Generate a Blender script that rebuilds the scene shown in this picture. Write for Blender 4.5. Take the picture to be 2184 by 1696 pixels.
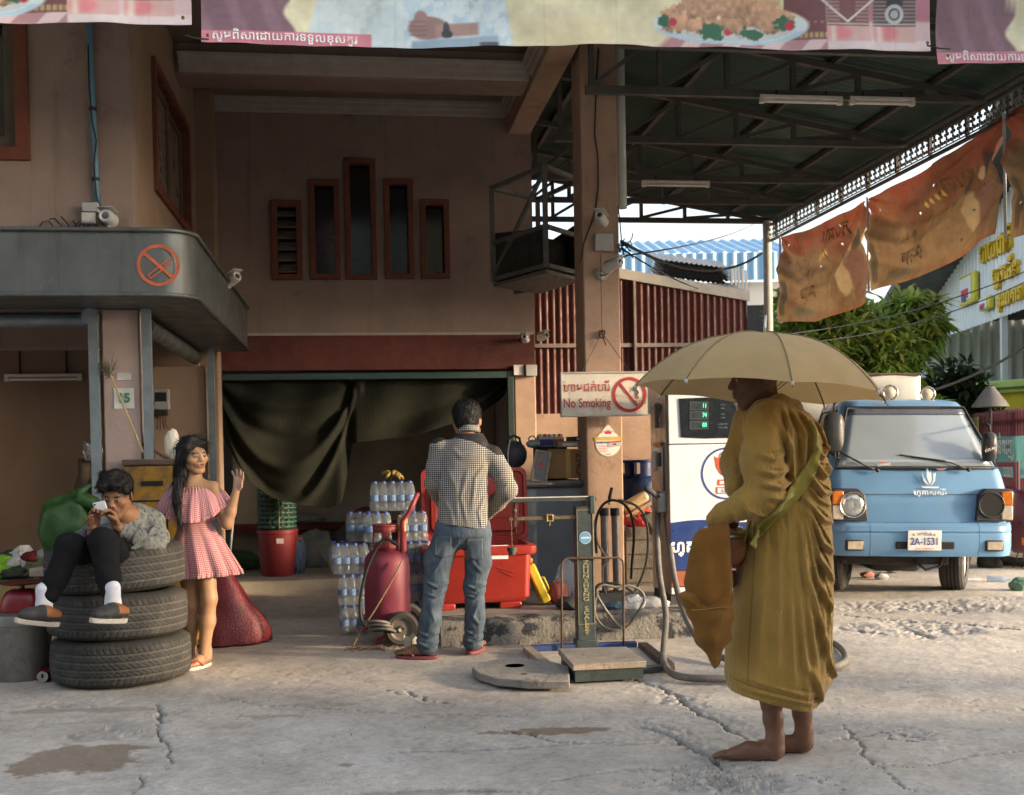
import bpy, bmesh, math, random
import numpy as np
from mathutils import Vector, Matrix, Euler
random.seed(7); rng=np.random.default_rng(7)
S=bpy.context.scene
for o in list(bpy.data.objects): bpy.data.objects.remove(o)
R=math.radians
# ------------------------------------------------------------------ camera
FPX,CXP,CYP,HC,PIT,ROL=2400.,1092.,1010.,1.27,R(1.0),R(1.1)   # photo measured on a 2184x1696 grid
cf=np.array([0,math.cos(PIT),-math.sin(PIT)]); _u0=np.cross([1.,0,0],cf)
cr=np.array([1.,0,0])*math.cos(ROL)-_u0*math.sin(ROL); cu=_u0*math.cos(ROL)+np.array([1.,0,0])*math.sin(ROL)
CAM=np.array([0,0,HC])
cd=bpy.data.cameras.new('camera'); cam=bpy.data.objects.new('camera',cd); S.collection.objects.link(cam)
cam.matrix_world=Matrix(((cr[0],cu[0],-cf[0],0),(cr[1],cu[1],-cf[1],0),(cr[2],cu[2],-cf[2],HC),(0,0,0,1)))
cd.sensor_width=36; cd.lens=36*FPX/2184; cd.shift_y=(CYP-848)/2184; cd.clip_start=.1; cd.clip_end=3000
cd.dof.use_dof=True; cd.dof.focus_distance=5.6; cd.dof.aperture_fstop=5.6
S.camera=cam
# ------------------------------------------------------------------ light
SUN_AZ,SUN_EL=R(106),R(11)      # azimuth clockwise from +Y
wd=bpy.data.worlds.new('World'); S.world=wd; wd.use_nodes=True
nt=wd.node_tree; bg=nt.nodes['Background']
sk=nt.nodes.new('ShaderNodeTexSky'); sk.sky_type='NISHITA'; sk.sun_disc=False
sk.sun_elevation=SUN_EL; sk.sun_rotation=SUN_AZ; sk.air_density=1.0; sk.dust_density=4.0; sk.ozone_density=1.0
hs=nt.nodes.new('ShaderNodeHueSaturation'); hs.inputs['Saturation'].default_value=.55
nt.links.new(sk.outputs[0],hs.inputs['Color']); nt.links.new(hs.outputs[0],bg.inputs['Color'])
bg.inputs['Strength'].default_value=.15
sd=bpy.data.lights.new('sun','SUN'); sun=bpy.data.objects.new('sun',sd); S.collection.objects.link(sun)
tosun=Vector((math.sin(SUN_AZ)*math.cos(SUN_EL),math.cos(SUN_AZ)*math.cos(SUN_EL),math.sin(SUN_EL)))
sun.rotation_euler=(-tosun).to_track_quat('-Z','Y').to_euler(); sun.location=(20,-14,12)
sd.energy=1.6; sd.angle=R(3); sd.color=(1,.74,.46)
S.view_settings.view_transform='Standard'; S.view_settings.look='None'; S.view_settings.gamma=1
S.view_settings.exposure=2.15
S.cycles.use_denoising=True; S.cycles.max_bounces=8; S.cycles.transparent_max_bounces=12
S.cycles.sample_clamp_indirect=6
# ------------------------------------------------------------------ measuring helpers
YAW=R(8); BU=np.array([math.cos(YAW),math.sin(YAW),0]); BV=np.array([-math.sin(YAW),math.cos(YAW),0])
def ray(x,y): return cf+cr*(x-CXP)/FPX-cu*(y-CYP)/FPX
def P(x,y,d): v=ray(x,y); return CAM+v*d/v[1]
def G(x,y,z=0.): v=ray(x,y); return CAM+v*(z-HC)/v[2]
def loc(p): p=np.asarray(p); return np.array([p@BU,p@BV,p[2]])      # world -> building frame
def W(b): return BU*b[0]+BV*b[1]+np.array([0,0,b[2]])                # building frame -> world
def bp(x,y,v): r=ray(x,y); p=CAM+r*(v-CAM@BV)/(r@BV); return loc(p)   # on plane v=const
def bu(x,y,u): r=ray(x,y); p=CAM+r*(u-CAM@BU)/(r@BU); return loc(p)   # on plane u=const
def bz(x,y,z): return loc(G(x,y,z))
# ------------------------------------------------------------------ mesh helpers
COL=S.collection
class MB:
 def __init__(s): s.v=[]; s.f=[]; s.n=0
 def add(s,vs,fs):
  s.v.append(np.asarray(vs,float).reshape(-1,3)); s.f+= [tuple(i+s.n for i in q) for q in fs]; s.n+=len(s.v[-1]); return s
 def box(s,x0,x1,y0,y1,z0,z1,M=None):
  c=np.array([(x,y,z) for z in (z0,z1) for y in (y0,y1) for x in (x0,x1)],float)
  if M is not None: c=np.array([M@Vector(p) for p in c])
  return s.add(c,[(0,2,3,1),(4,5,7,6),(0,1,5,4),(2,6,7,3),(0,4,6,2),(1,3,7,5)])
 def bar(s,a,b,w,h=None,up=(0,0,1)):
  h=h or w; a=np.array(a,float); b=np.array(b,float); d=b-a; L=np.linalg.norm(d); d/=L
  up=np.array(up,float); x=np.cross(d,up)
  if np.linalg.norm(x)<1e-4: x=np.cross(d,(1,0,0.))
  x/=np.linalg.norm(x); z=np.cross(x,d)
  c=[p+x*i*w/2+z*j*h/2 for p in (a,b) for j in (-1,1) for i in (-1,1)]
  return s.add(c,[(0,1,3,2),(4,6,7,5),(0,4,5,1),(2,3,7,6),(0,2,6,4),(1,5,7,3)])
 def tube(s,pts,r,n=8,closed=False,caps=True,flat=1.0):
  pts=np.array(pts,float); m=len(pts); rr=np.full(m,r,float) if np.isscalar(r) else np.array(r,float)
  t=np.roll(pts,-1,0)-np.roll(pts,1,0)
  if not closed: t[0]=pts[1]-pts[0]; t[-1]=pts[-1]-pts[-2]
  t/=np.linalg.norm(t,axis=1)[:,None]+1e-12
  a=np.cross(t[0],(0,0,1.));
  if np.linalg.norm(a)<.05: a=np.cross(t[0],(1.,0,0))
  a/=np.linalg.norm(a); vs=[]
  for i in range(m):
   a=a-t[i]*(a@t[i]); a/=np.linalg.norm(a); b=np.cross(t[i],a)
   for k in range(n):
    th=2*math.pi*k/n; vs.append(pts[i]+rr[i]*(a*math.cos(th)+b*math.sin(th)*flat))
  fs=[]
  for i in range(m if closed else m-1):
   j=(i+1)%m
   for k in range(n): fs.append((i*n+k,i*n+(k+1)%n,j*n+(k+1)%n,j*n+k))
  if caps and not closed: fs+= [tuple(range(n))[::-1],tuple((m-1)*n+k for k in range(n))]
  return s.add(vs,fs)
 def cyl(s,a,b,r0,r1=None,n=16): return s.tube([a,b],[r0,r0 if r1 is None else r1],n)
 def lathe(s,prof,n=24,c=(0,0,0),M=None,close=True):
  vs=[];m=len(prof)
  for (r,z) in prof:
   for k in range(n):
    th=2*math.pi*k/n; p=Vector((r*math.cos(th),r*math.sin(th),z))
    if M is not None: p=M@p
    vs.append((p[0]+c[0],p[1]+c[1],p[2]+c[2]))
  fs=[(i*n+k,i*n+(k+1)%n,(i+1)*n+(k+1)%n,(i+1)*n+k) for i in range(m-1) for k in range(n)]
  if close:
   if prof[0][0]>1e-5: fs.append(tuple(range(n))[::-1])
   if prof[-1][0]>1e-5: fs.append(tuple((m-1)*n+k for k in range(n)))
  return s.add(vs,fs)
 def grid(s,fn,nu,nv,cu=False,cv=False):
  vs=[fn(i/(nu if cu else nu-1),j/(nv if cv else nv-1)) for j in range(nv) for i in range(nu)]
  fs=[(j*nu+i,j*nu+(i+1)%nu,((j+1)%nv)*nu+(i+1)%nu,((j+1)%nv)*nu+i) for j in range(nv if cv else nv-1) for i in range(nu if cu else nu-1)]
  return s.add(vs,fs)
 def prism(s,poly,a,b,ax=1,M=None):
  """polygon in the two other axes, extruded along axis ax from a to b"""
  n=len(poly); vs=[]
  for t in (a,b):
   for (p,q) in poly: vs.append((t,p,q) if ax==0 else (p,t,q) if ax==1 else (p,q,t))
  if M is not None: vs=[M@Vector(p) for p in vs]
  fs=[tuple(range(n)),tuple(range(n,2*n))[::-1]]+[(i,i+n,(i+1)%n+n,(i+1)%n) for i in range(n)]
  return s.add(vs,fs)
 def ball(s,c,r,nu=16,nv=10,M=None):
  r=(r,r,r) if np.isscalar(r) else r; vs=[]
  for j in range(1,nv):
   ph=math.pi*j/nv
   for i in range(nu):
    th=2*math.pi*i/nu; vs.append(Vector((r[0]*math.sin(ph)*math.cos(th),r[1]*math.sin(ph)*math.sin(th),r[2]*math.cos(ph))))
  vs+= [Vector((0,0,r[2])),Vector((0,0,-r[2]))]
  if M is not None: vs=[M@p for p in vs]
  vs=[(p[0]+c[0],p[1]+c[1],p[2]+c[2]) for p in vs]; t=len(vs)-2
  fs=[(j*nu+i,(j+1)*nu+i,(j+1)*nu+(i+1)%nu,j*nu+(i+1)%nu) for j in range(nv-2) for i in range(nu)]
  fs+= [(t,i,(i+1)%nu) for i in range(nu)]+[(t+1,(nv-2)*nu+(i+1)%nu,(nv-2)*nu+i) for i in range(nu)]
  return s.add(vs,fs)
 def mesh(s,name):
  me=bpy.data.meshes.new(name); v=np.concatenate(s.v) if s.v else np.zeros((0,3))
  me.from_pydata(v.tolist(),[],s.f); me.update()
  bm=bmesh.new(); bm.from_mesh(me); bmesh.ops.recalc_face_normals(bm,faces=bm.faces); bm.to_mesh(me); bm.free()
  return me
 def obj(s,name,mat,parent=None,smooth=None,bevel=0,loc=(0,0,0),rot=None,solid=0):
  return mko(name,s.mesh(name),mat,parent,smooth,bevel,loc,rot,solid)
def mko(name,me,mat,parent=None,smooth=None,bevel=0,loc=(0,0,0),rot=None,solid=0):
 o=bpy.data.objects.new(name,me); COL.objects.link(o)
 if mat is not None and len(me.materials)==0:
  for m in (mat if isinstance(mat,(list,tuple)) else [mat]): me.materials.append(m)
 if parent is not None: o.parent=parent
 o.location=loc
 if rot is not None: o.rotation_euler=rot
 if smooth:
  me.shade_smooth()
  if smooth is not True: me.set_sharp_from_angle(angle=R(smooth))
 if bevel:
  b=o.modifiers.new('bevel','BEVEL'); b.width=bevel; b.segments=2; b.limit_method='ANGLE'; b.angle_limit=R(40); b.harden_normals=False
  if not smooth: me.shade_smooth(); me.set_sharp_from_angle(angle=R(50))
 if solid:
  b=o.modifiers.new('solid','SOLIDIFY'); b.thickness=solid; b.offset=0
 return o
def npmesh(name,v,f,smooth=True):
 me=bpy.data.meshes.new(name); v=np.ascontiguousarray(v,np.float32); f=np.ascontiguousarray(f,np.int32); k=f.shape[1]
 me.vertices.add(len(v)); me.vertices.foreach_set('co',v.ravel()); me.loops.add(f.size); me.loops.foreach_set('vertex_index',f.ravel())
 me.polygons.add(len(f)); me.polygons.foreach_set('loop_start',np.arange(0,f.size,k,dtype=np.int32)); me.update(calc_edges=True); me.validate()
 if smooth: me.shade_smooth()
 return me
def vcol(me,c,name='col'):
 a=me.color_attributes.new(name,'FLOAT_COLOR','POINT'); c=np.asarray(c,np.float32)
 if c.shape[1]==3: c=np.concatenate([c,np.ones((len(c),1),np.float32)],1)
 a.data.foreach_set('color',np.ascontiguousarray(c).ravel())
def gridmesh(name,X,Y,Z,smooth=True):
 nv,nu=X.shape; v=np.stack([X,Y,Z],-1).reshape(-1,3); i=np.arange(nu*nv).reshape(nv,nu)
 f=np.stack([i[:-1,:-1],i[:-1,1:],i[1:,1:],i[1:,:-1]],-1).reshape(-1,4); return npmesh(name,v,f,smooth)
def tag(o,label=None,cat=None,group=None,kind=None):
 if label: o['label']=label
 if cat: o['category']=cat
 if group: o['group']=group
 if kind: o['kind']=kind
 return o
def thing(name,label,cat,loc=(0,0,0),rz=0,group=None):
 o=bpy.data.objects.new(name,None); COL.objects.link(o); o.location=tuple(loc); o.rotation_euler=(0,0,rz); o.empty_display_size=.1
 return tag(o,label,cat,group)
def dup(root,loc=None,rz=None,label=None,group=None,parent=None):
 r=root.copy(); COL.objects.link(r)
 if loc is not None: r.location=tuple(loc)
 if rz is not None: r.rotation_euler=(0,0,rz)
 if label: r['label']=label
 if group: r['group']=group
 if parent is not None: r.parent=parent
 for ch in list(root.children): dup(ch,parent=r)
 return r
def clone(o,parent,loc=None,rot=None,scale=None):
 c=o.copy(); COL.objects.link(c); c.parent=parent
 if loc is not None: c.location=tuple(loc)
 if rot is not None: c.rotation_euler=rot
 if scale is not None: c.scale=scale
 return c
def smooth_noise(x,y,seed=0,oct=4,lac=2.03,gain=.5,f=1.):
 r=np.random.default_rng(seed); T=r.random((64,64)); out=np.zeros(np.broadcast(x,y).shape); a=1.; s=0
 for o in range(oct):
  px=x*f+17.3*o; py=y*f+9.1*o; ix=np.floor(px).astype(int); iy=np.floor(py).astype(int); fx=px-ix; fy=py-iy
  fx=fx*fx*(3-2*fx); fy=fy*fy*(3-2*fy); i0=ix%64;i1=(ix+1)%64;j0=iy%64;j1=(iy+1)%64
  out+=a*(T[j0,i0]*(1-fx)*(1-fy)+T[j0,i1]*fx*(1-fy)+T[j1,i0]*(1-fx)*fy+T[j1,i1]*fx*fy); s+=a; a*=gain; f*=lac
 return out/s
def pdist(X,Y,pl):
 """distance to a polyline and parameter along it"""
 best=np.full(X.shape,1e9); par=np.zeros(X.shape); n=len(pl)-1
 for i in range(n):
  a=np.array(pl[i][:2],float); b=np.array(pl[i+1][:2],float); d=b-a; L=d@d+1e-12
  t=np.clip(((X-a[0])*d[0]+(Y-a[1])*d[1])/L,0,1); q=np.hypot(X-a[0]-t*d[0],Y-a[1]-t*d[1])
  m=q<best; best=np.where(m,q,best); par=np.where(m,(i+t)/n,par)
 return best,par
# ------------------------------------------------------------------ materials
_M={}
def c4(c): return (c[0],c[1],c[2],1.)
def mat(name,col=(.5,.5,.5),rough=.65,var=.18,vs=5.,bump=.15,bs=60.,metal=0.,spec=.4,dirt=None,alpha=None,trans=None,sheen=0.,coat=0.,attr=None,emit=None,streak=None,glass=None,ior=1.45,sub=0.,detail=6.,crease=0.):
 if name in _M: return _M[name]
 m=bpy.data.materials.new(name); _M[name]=m; m.use_nodes=True; nt=m.node_tree; N=nt.nodes; L=nt.links; b=N['Principled BSDF']
 def new(t,**k):
  n=N.new(t)
  for a,v in k.items(): setattr(n,a,v)
  return n
 tc=new('ShaderNodeTexCoord')
 if attr:
  at=new('ShaderNodeAttribute',attribute_name=attr); base=at.outputs['Color']
 else:
  rgb=new('ShaderNodeRGB'); rgb.outputs[0].default_value=c4(col); base=rgb.outputs[0]
 if var:
  nz=new('ShaderNodeTexNoise'); nz.inputs['Scale'].default_value=vs; nz.inputs['Detail'].default_value=detail; nz.inputs['Roughness'].default_value=.62
  L.new(tc.outputs['Object'],nz.inputs['Vector'])
  mr=new('ShaderNodeMapRange'); mr.inputs[1].default_value=.3; mr.inputs[2].default_value=.7; mr.inputs[3].default_value=1-var; mr.inputs[4].default_value=1+var
  L.new(nz.outputs['Fac'],mr.inputs[0])
  mx=new('ShaderNodeMix',data_type='RGBA',blend_type='MULTIPLY'); mx.inputs[0].default_value=1
  L.new(base,mx.inputs[6]); L.new(mr.outputs[0],mx.inputs[7]); base=mx.outputs[2]
 if dirt:
  for (dc,thr,ds,soft) in (dirt if isinstance(dirt,list) else [dirt]):
   nz=new('ShaderNodeTexNoise'); nz.inputs['Scale'].default_value=ds; nz.inputs['Detail'].default_value=9; nz.inputs['Roughness'].default_value=.7
   L.new(tc.outputs['Object'],nz.inputs['Vector'])
   mr=new('ShaderNodeMapRange'); mr.inputs[1].default_value=thr; mr.inputs[2].default_value=thr+soft
   L.new(nz.outputs['Fac'],mr.inputs[0]); mx=new('ShaderNodeMix',data_type='RGBA'); L.new(mr.outputs[0],mx.inputs[0])
   L.new(base,mx.inputs[6]); mx.inputs[7].default_value=c4(dc); base=mx.outputs[2]
 if streak:
  (dc,thr,sx,soft)=streak
  mp=new('ShaderNodeMapping'); mp.inputs['Scale'].default_value=(sx,sx,sx*.06); L.new(tc.outputs['Object'],mp.inputs[0])
  nz=new('ShaderNodeTexNoise'); nz.inputs['Scale'].default_value=1; nz.inputs['Detail'].default_value=7; nz.inputs['Roughness'].default_value=.65; L.new(mp.outputs[0],nz.inputs['Vector'])
  mr=new('ShaderNodeMapRange'); mr.inputs[1].default_value=thr; mr.inputs[2].default_value=thr+soft; mr.inputs[4].default_value=.85
  L.new(nz.outputs['Fac'],mr.inputs[0]); mx=new('ShaderNodeMix',data_type='RGBA'); L.new(mr.outputs[0],mx.inputs[0])
  L.new(base,mx.inputs[6]); mx.inputs[7].default_value=c4(dc); base=mx.outputs[2]
 L.new(base,b.inputs['Base Color']); m['_base']=1
 b.inputs['Roughness'].default_value=rough; b.inputs['Metallic'].default_value=metal; b.inputs['Specular IOR Level'].default_value=spec
 if rough<.9 and var:
  nr=new('ShaderNodeTexNoise'); nr.inputs['Scale'].default_value=vs*2.3; nr.inputs['Detail'].default_value=5; L.new(tc.outputs['Object'],nr.inputs['Vector'])
  mr=new('ShaderNodeMapRange'); mr.inputs[1].default_value=.3; mr.inputs[2].default_value=.7; mr.inputs[3].default_value=max(.03,rough*.75); mr.inputs[4].default_value=min(1,rough*1.3)
  L.new(nr.outputs['Fac'],mr.inputs[0]); L.new(mr.outputs[0],b.inputs['Roughness'])
 if crease:
  mp=new('ShaderNodeMapping'); mp.inputs['Scale'].default_value=(26,26,7); L.new(tc.outputs['Object'],mp.inputs[0]); nb=new('ShaderNodeTexNoise'); nb.inputs['Scale'].default_value=1; nb.inputs['Detail'].default_value=4; nb.inputs['Distortion'].default_value=1.2; L.new(mp.outputs[0],nb.inputs['Vector'])
  bn=new('ShaderNodeBump'); bn.inputs['Strength'].default_value=crease; bn.inputs['Distance'].default_value=.02; L.new(nb.outputs['Fac'],bn.inputs['Height']); L.new(bn.outputs[0],b.inputs['Normal'])
 elif bump:
  nb=new('ShaderNodeTexNoise'); nb.inputs['Scale'].default_value=bs; nb.inputs['Detail'].default_value=5; L.new(tc.outputs['Object'],nb.inputs['Vector'])
  bn=new('ShaderNodeBump'); bn.inputs['Strength'].default_value=bump; bn.inputs['Distance'].default_value=.02; L.new(nb.outputs['Fac'],bn.inputs['Height']); L.new(bn.outputs[0],b.inputs['Normal'])
 if coat: b.inputs['Coat Weight'].default_value=coat; b.inputs['Coat Roughness'].default_value=.12
 if sheen: b.inputs['Sheen Weight'].default_value=sheen; b.inputs['Sheen Roughness'].default_value=.5
 if sub: b.inputs['Subsurface Weight'].default_value=sub; b.inputs['Subsurface Radius'].default_value=(.012,.005,.003); b.inputs['Subsurface Scale'].default_value=1.
 if alpha is not None: b.inputs['Alpha'].default_value=alpha
 if glass is not None: b.inputs['Transmission Weight'].default_value=glass; b.inputs['IOR'].default_value=ior
 if emit: b.inputs['Emission Color'].default_value=c4(emit[0]); b.inputs['Emission Strength'].default_value=emit[1]
 if trans:
  t=new('ShaderNodeBsdfTranslucent'); L.new(base,t.inputs['Color']); ms=new('ShaderNodeMixShader'); ms.inputs[0].default_value=trans
  out=N['Material Output']; L.new(b.outputs[0],ms.inputs[1]); L.new(t.outputs[0],ms.inputs[2]); L.new(ms.outputs[0],out.inputs['Surface'])
 return m
def attr_mat(name,**k): return mat(name,attr='col',**k)
# ------------------------------------------------------------------ lettering
_tc={}
def text_me(s,size,extrude=.0,bold=0.,sx=1.,align='CENTER'):
 cu_=bpy.data.curves.new('text','FONT'); cu_.body=s; cu_.size=size; cu_.extrude=extrude; cu_.offset=bold; cu_.align_x=align; cu_.align_y='CENTER'; cu_.resolution_u=3
 o=bpy.data.objects.new('text',cu_); COL.objects.link(o); bpy.context.view_layer.update()
 dg=bpy.context.evaluated_depsgraph_get(); me=bpy.data.meshes.new_from_object(o.evaluated_get(dg)); bpy.data.objects.remove(o); bpy.data.curves.remove(cu_)
 bm=bmesh.new(); bm.from_mesh(me); seen=set(); k=0
 for v in bm.verts:
  if v in seen: continue
  st=[v]; seen.add(v); isl=[]
  while st:
   q=st.pop(); isl.append(q)
   for e in q.link_edges:
    w=e.other_vert(q)
    if w not in seen: seen.add(w); st.append(w)
  for q in isl: q.co.z+=.0004*(k%3)
  k+=1
 bm.to_mesh(me); bm.free()
 if sx!=1:
  me.transform(Matrix.Diagonal((sx,1,1,1)))
 return me
def lettering(s,size,c,mt,parent,right=(1,0,0),up=(0,0,1),bold=0.,sx=1.,name='lettering',align='CENTER',lift=.002,warp=None,extrude=0.):
 me=text_me(s,size,extrude,bold,sx,align); r=Vector(right).normalized(); u=Vector(up).normalized(); n=r.cross(u)
 M=Matrix(((r[0],u[0],n[0],c[0]+n[0]*lift),(r[1],u[1],n[1],c[1]+n[1]*lift),(r[2],u[2],n[2],c[2]+n[2]*lift),(0,0,0,1))); me.transform(M)
 if warp:
  for v in me.vertices: v.co=warp(v.co)
 me.materials.clear(); return mko(name,me,mt,parent)
# ================================================================== materials
M_wall=mat('pink_beige_plaster',(.265,.196,.163),.85,.14,2.2,.12,35,dirt=[((.13,.095,.075),.57,2.6,.22),((.27,.20,.17),.60,7,.1)],streak=((.15,.11,.09),.57,9,.25))
M_wall2=mat('beige_plaster',(.27,.185,.13),.85,.12,2.,.1,35,dirt=((.30,.21,.14),.64,3,.3))
M_pil=mat('pillar_plaster',(.37,.25,.18),.8,.14,4,.15,50,dirt=((.17,.12,.085),.57,5,.2),streak=((.33,.23,.17),.60,11,.2))
M_red=mat('red_brown_paint',(.105,.028,.021),.7,.25,4,.15,40,dirt=((.12,.06,.045),.6,5,.2))
M_frame=mat('red_frame_paint',(.14,.042,.024),.6,.2,8,.1,50,dirt=((.14,.06,.04),.62,9,.2))
M_white=mat('white_moulding',(.37,.335,.30),.75,.12,8,.1,60,dirt=((.40,.33,.27),.58,7,.2))
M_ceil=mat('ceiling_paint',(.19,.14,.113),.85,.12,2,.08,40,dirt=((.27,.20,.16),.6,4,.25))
M_fasc=mat('grey_green_metal',(.10,.108,.104),.42,.2,2.5,.05,20,metal=.35,dirt=((.17,.15,.12),.60,4,.25),streak=((.055,.045,.035),.52,14,.22))
M_gal=mat('galvanised_steel',(.22,.255,.27),.45,.18,9,.06,50,metal=.5,dirt=((.20,.15,.11),.63,11,.15))
M_dark=mat('dark_glass',(.012,.013,.015),.12,.1,3,0,spec=.5)
M_int=mat('storeroom_plaster',(.24,.22,.19),.9,.18,1.6,.1,30,dirt=((.17,.14,.11),.56,2.2,.3))
M_conc=mat('kerb_concrete',(.17,.16,.145),.9,.2,6,.5,45,dirt=[((.025,.028,.035),.52,5.5,.05),((.24,.22,.19),.62,9,.08)])
M_blackm=mat('black_rubber',(.018,.018,.018),.6,.25,12,.1,60)
M_cable=mat('cable_black',(.02,.02,.02),.55,.1,10,0)
M_grey=mat('grey_plastic',(.36,.36,.35),.5,.12,9,.05,60,dirt=((.2,.17,.13),.64,12,.2))
M_whp=mat('white_plastic',(.70,.68,.62),.4,.1,9,.03,60,dirt=((.42,.36,.28),.62,12,.2))
M_glass=mat('lens_glass',(.05,.05,.06),.08,0,bump=0,spec=.8)
M_wood=mat('old_wood',(.33,.27,.20),.85,.3,9,.4,50,dirt=((.12,.10,.08),.58,8,.2))
M_rust=mat('rusty_iron',(.11,.075,.055),.75,.4,22,.3,70,metal=.3)
M_iron=mat('dark_green_iron',(.035,.05,.05),.55,.3,12,.15,60,dirt=((.10,.075,.05),.60,15,.15))
# ================================================================== ground
def build_ground():
 rows=[3.1]
 while rows[-1]<15: rows.append(rows[-1]*1.0030)
 ys=np.array(rows); sx=np.linspace(-1,1,880); X=sx[None,:]*(ys[:,None]*.66+.4)+.25; Y=np.repeat(ys[:,None],880,1)
 n1=smooth_noise(X,Y,1,5,f=.7); n2=smooth_noise(X,Y,2,5,f=3.); n3=smooth_noise(X,Y,3,4,f=14.); n4=smooth_noise(X,Y,4,3,f=40.)
 n5=smooth_noise(X,Y,5,3,f=95.)
 Z=(n1-.5)*.030+(n2-.5)*.009+(n3-.5)*.004+(n4-.5)*.0024+(n5-.5)*.0013
 inside=np.clip((Y-6.9)/.8,0,1)*np.clip((1.0-X)/.8,0,1)
 Z*=(1-.75*inside)
 def g(*p): return [G(a,b)[:2] for a,b in p]
 wob=(n2-.5)*.09+(n3-.5)*.05
 dk=np.zeros_like(Z); dirt=np.zeros_like(Z); rub=np.zeros_like(Z)
 def crack(pts,w,dep,rough=.5):
  d,t=pdist(X+wob+(n4-.5)*.03,Y+wob*.7+(n4-.5)*.02,g(*pts)); ww=.55*w*(.15+2.*n3*n2)*np.clip(np.minimum(t,1-t)*8+.25,0,1)
  k=np.clip(1-d/(ww+1e-4),0,1); Z[...]-=dep*.8*np.clip(k*2.5,0,1); dk[...]=np.maximum(dk,np.clip(k*2,0,1)*.8)
  e=np.exp(-(d/(w*3.))**2)*np.clip(n2*3-.9,0,1); rub[...]=np.maximum(rub,e*rough*.8)
 # cracks followed from the photograph
 crack([(1360,1445),(1440,1480),(1475,1510),(1530,1540),(1590,1575)],.035,.045,.8)
 crack([(1370,1545),(1420,1560),(1470,1590),(1525,1610),(1545,1640)],.04,.05,.9)
 crack([(1080,1550),(1200,1580),(1320,1590),(1400,1585)],.016,.014,.3)
 crack([(860,1600),(1000,1596),(1150,1588),(1330,1582)],.022,.014,.4)
 crack([(1180,1665),(1260,1652),(1340,1640),(1450,1638),(1560,1622)],.03,.03,1.)
 crack([(820,1690),(920,1683),(1060,1688),(1160,1694)],.014,.014,.3)
 crack([(1790,1545),(1830,1580),(1850,1625),(1900,1660),(1950,1692)],.016,.018,.3)
 crack([(1850,1625),(1930,1640),(1990,1632),(2080,1612),(2184,1600)],.007,.01,.2)
 crack([(1700,1650),(1760,1672),(1800,1690)],.010,.012,.3)
 crack([(340,1495),(350,1530),(345,1560),(360,1590),(350,1640)],.026,.022,.5)
 crack([(250,1650),(300,1648),(290,1690)],.03,.03,.5)
 crack([(440,1480),(560,1500),(720,1510),(900,1520),(1100,1525)],.012,.010,.3)
 crack([(640,1440),(760,1452),(860,1478),(960,1490)],.008,.007,.2)
 crack([(880,1470),(905,1490),(960,1500)],.02,.02,.4)
 crack([(1830,1345),(1880,1352),(1950,1350),(1990,1362)],.05,.04,.8)
 crack([(1790,1310),(1900,1322),(2060,1332),(2184,1345)],.035,.025,.8)
 crack([(1765,1580),(1830,1570),(1880,1560),(1960,1572)],.03,.02,.6)
 crack([(1895,1560),(1945,1553),(2000,1565),(1960,1582),(1900,1575),(1895,1560)],.010,.012,.2)
 # broken rubble areas
 for (a,b,rx,ry,s) in [(1540,1665,.28,.16,1.),(1600,1600,.14,.12,.8),(1930,1340,.5,.35,.9),(2010,1290,.9,.35,.9),(1440,1490,.1,.12,.7),(150,1500,.35,.12,.6),(250,1565,.3,.13,.5)]:
  c=G(a,b); q=((X-c[0])/rx)**2+((Y-c[1])/ry)**2; rub=np.maximum(rub,s*np.clip(1.3-q-(n2-.5)*2.4,0,1))
 pit=np.clip(n4*1.6-.55,0,1)*rub; Z-=rub*.010; Z+=rub*(n3-.5)*.022+rub*(n4-.5)*.026+rub*(n5-.5)*.014
 # small chips over the whole slab
 chips=np.clip((smooth_noise(X,Y,9,2,f=26.)-.70)*6,0,1)*np.clip(smooth_noise(X,Y,10,3,f=1.2)*2-.6,0,1); Z-=chips*.005; dk=np.maximum(dk,chips*.28)
 # mud and oil patches
 for (a,b,rx,ry,s) in [(1165,1557,.36,.075,1.),(150,1615,.26,.25,.9),(170,1512,.5,.07,.55),(560,1525,.22,.05,.5),(740,1632,.07,.05,.8),(900,1690,.3,.05,.5),(1330,1438,.30,.07,.6),(690,1500,.2,.04,.4),(1290,1385,.3,.2,.4)]:
  c=G(a,b); q=((X-c[0])/rx)**2+((Y-c[1])/ry)**2; dirt=np.maximum(dirt,s*np.clip((1.05-q-(n2-.5)*2.4-(n3-.5)*1.2-(n4-.5)*.7)*3.5,0,1))
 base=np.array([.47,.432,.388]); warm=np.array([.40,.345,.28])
 wmix=np.clip((Y-4.9)/1.9,0,1)*np.clip((1.7-X)/1.6,0,1)*.75+(n1-.5)*.5; wmix=np.clip(wmix,0,1)[...,None]  # warm sunlight tint painted into the left and middle of the slab
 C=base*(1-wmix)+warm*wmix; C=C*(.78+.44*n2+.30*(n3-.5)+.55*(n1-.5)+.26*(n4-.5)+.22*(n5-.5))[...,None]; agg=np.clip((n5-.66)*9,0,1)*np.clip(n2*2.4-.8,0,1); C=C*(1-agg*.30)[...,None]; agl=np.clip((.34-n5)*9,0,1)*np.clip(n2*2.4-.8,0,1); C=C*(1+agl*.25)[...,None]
 lightp=np.clip(smooth_noise(X,Y,12,4,f=1.7)*3-1.7,0,1)[...,None]; C=C*(1-lightp*.35)+np.array([.52,.51,.49])*lightp*.35
 C=C*(1-dirt[...,None]*.85)+np.array([.20,.145,.095])*dirt[...,None]*.85
 rb=np.clip(rub,0,1)[...,None]*.5; C=C*(1-rb)+np.array([.30,.29,.28])*(.55+.9*n4)[...,None]*rb
 C=C*(1-dk[...,None]*.75);
 me=gridmesh('ground',X,Y,Z); vcol(me,np.clip(C,0.01,1).reshape(-1,3))
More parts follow.
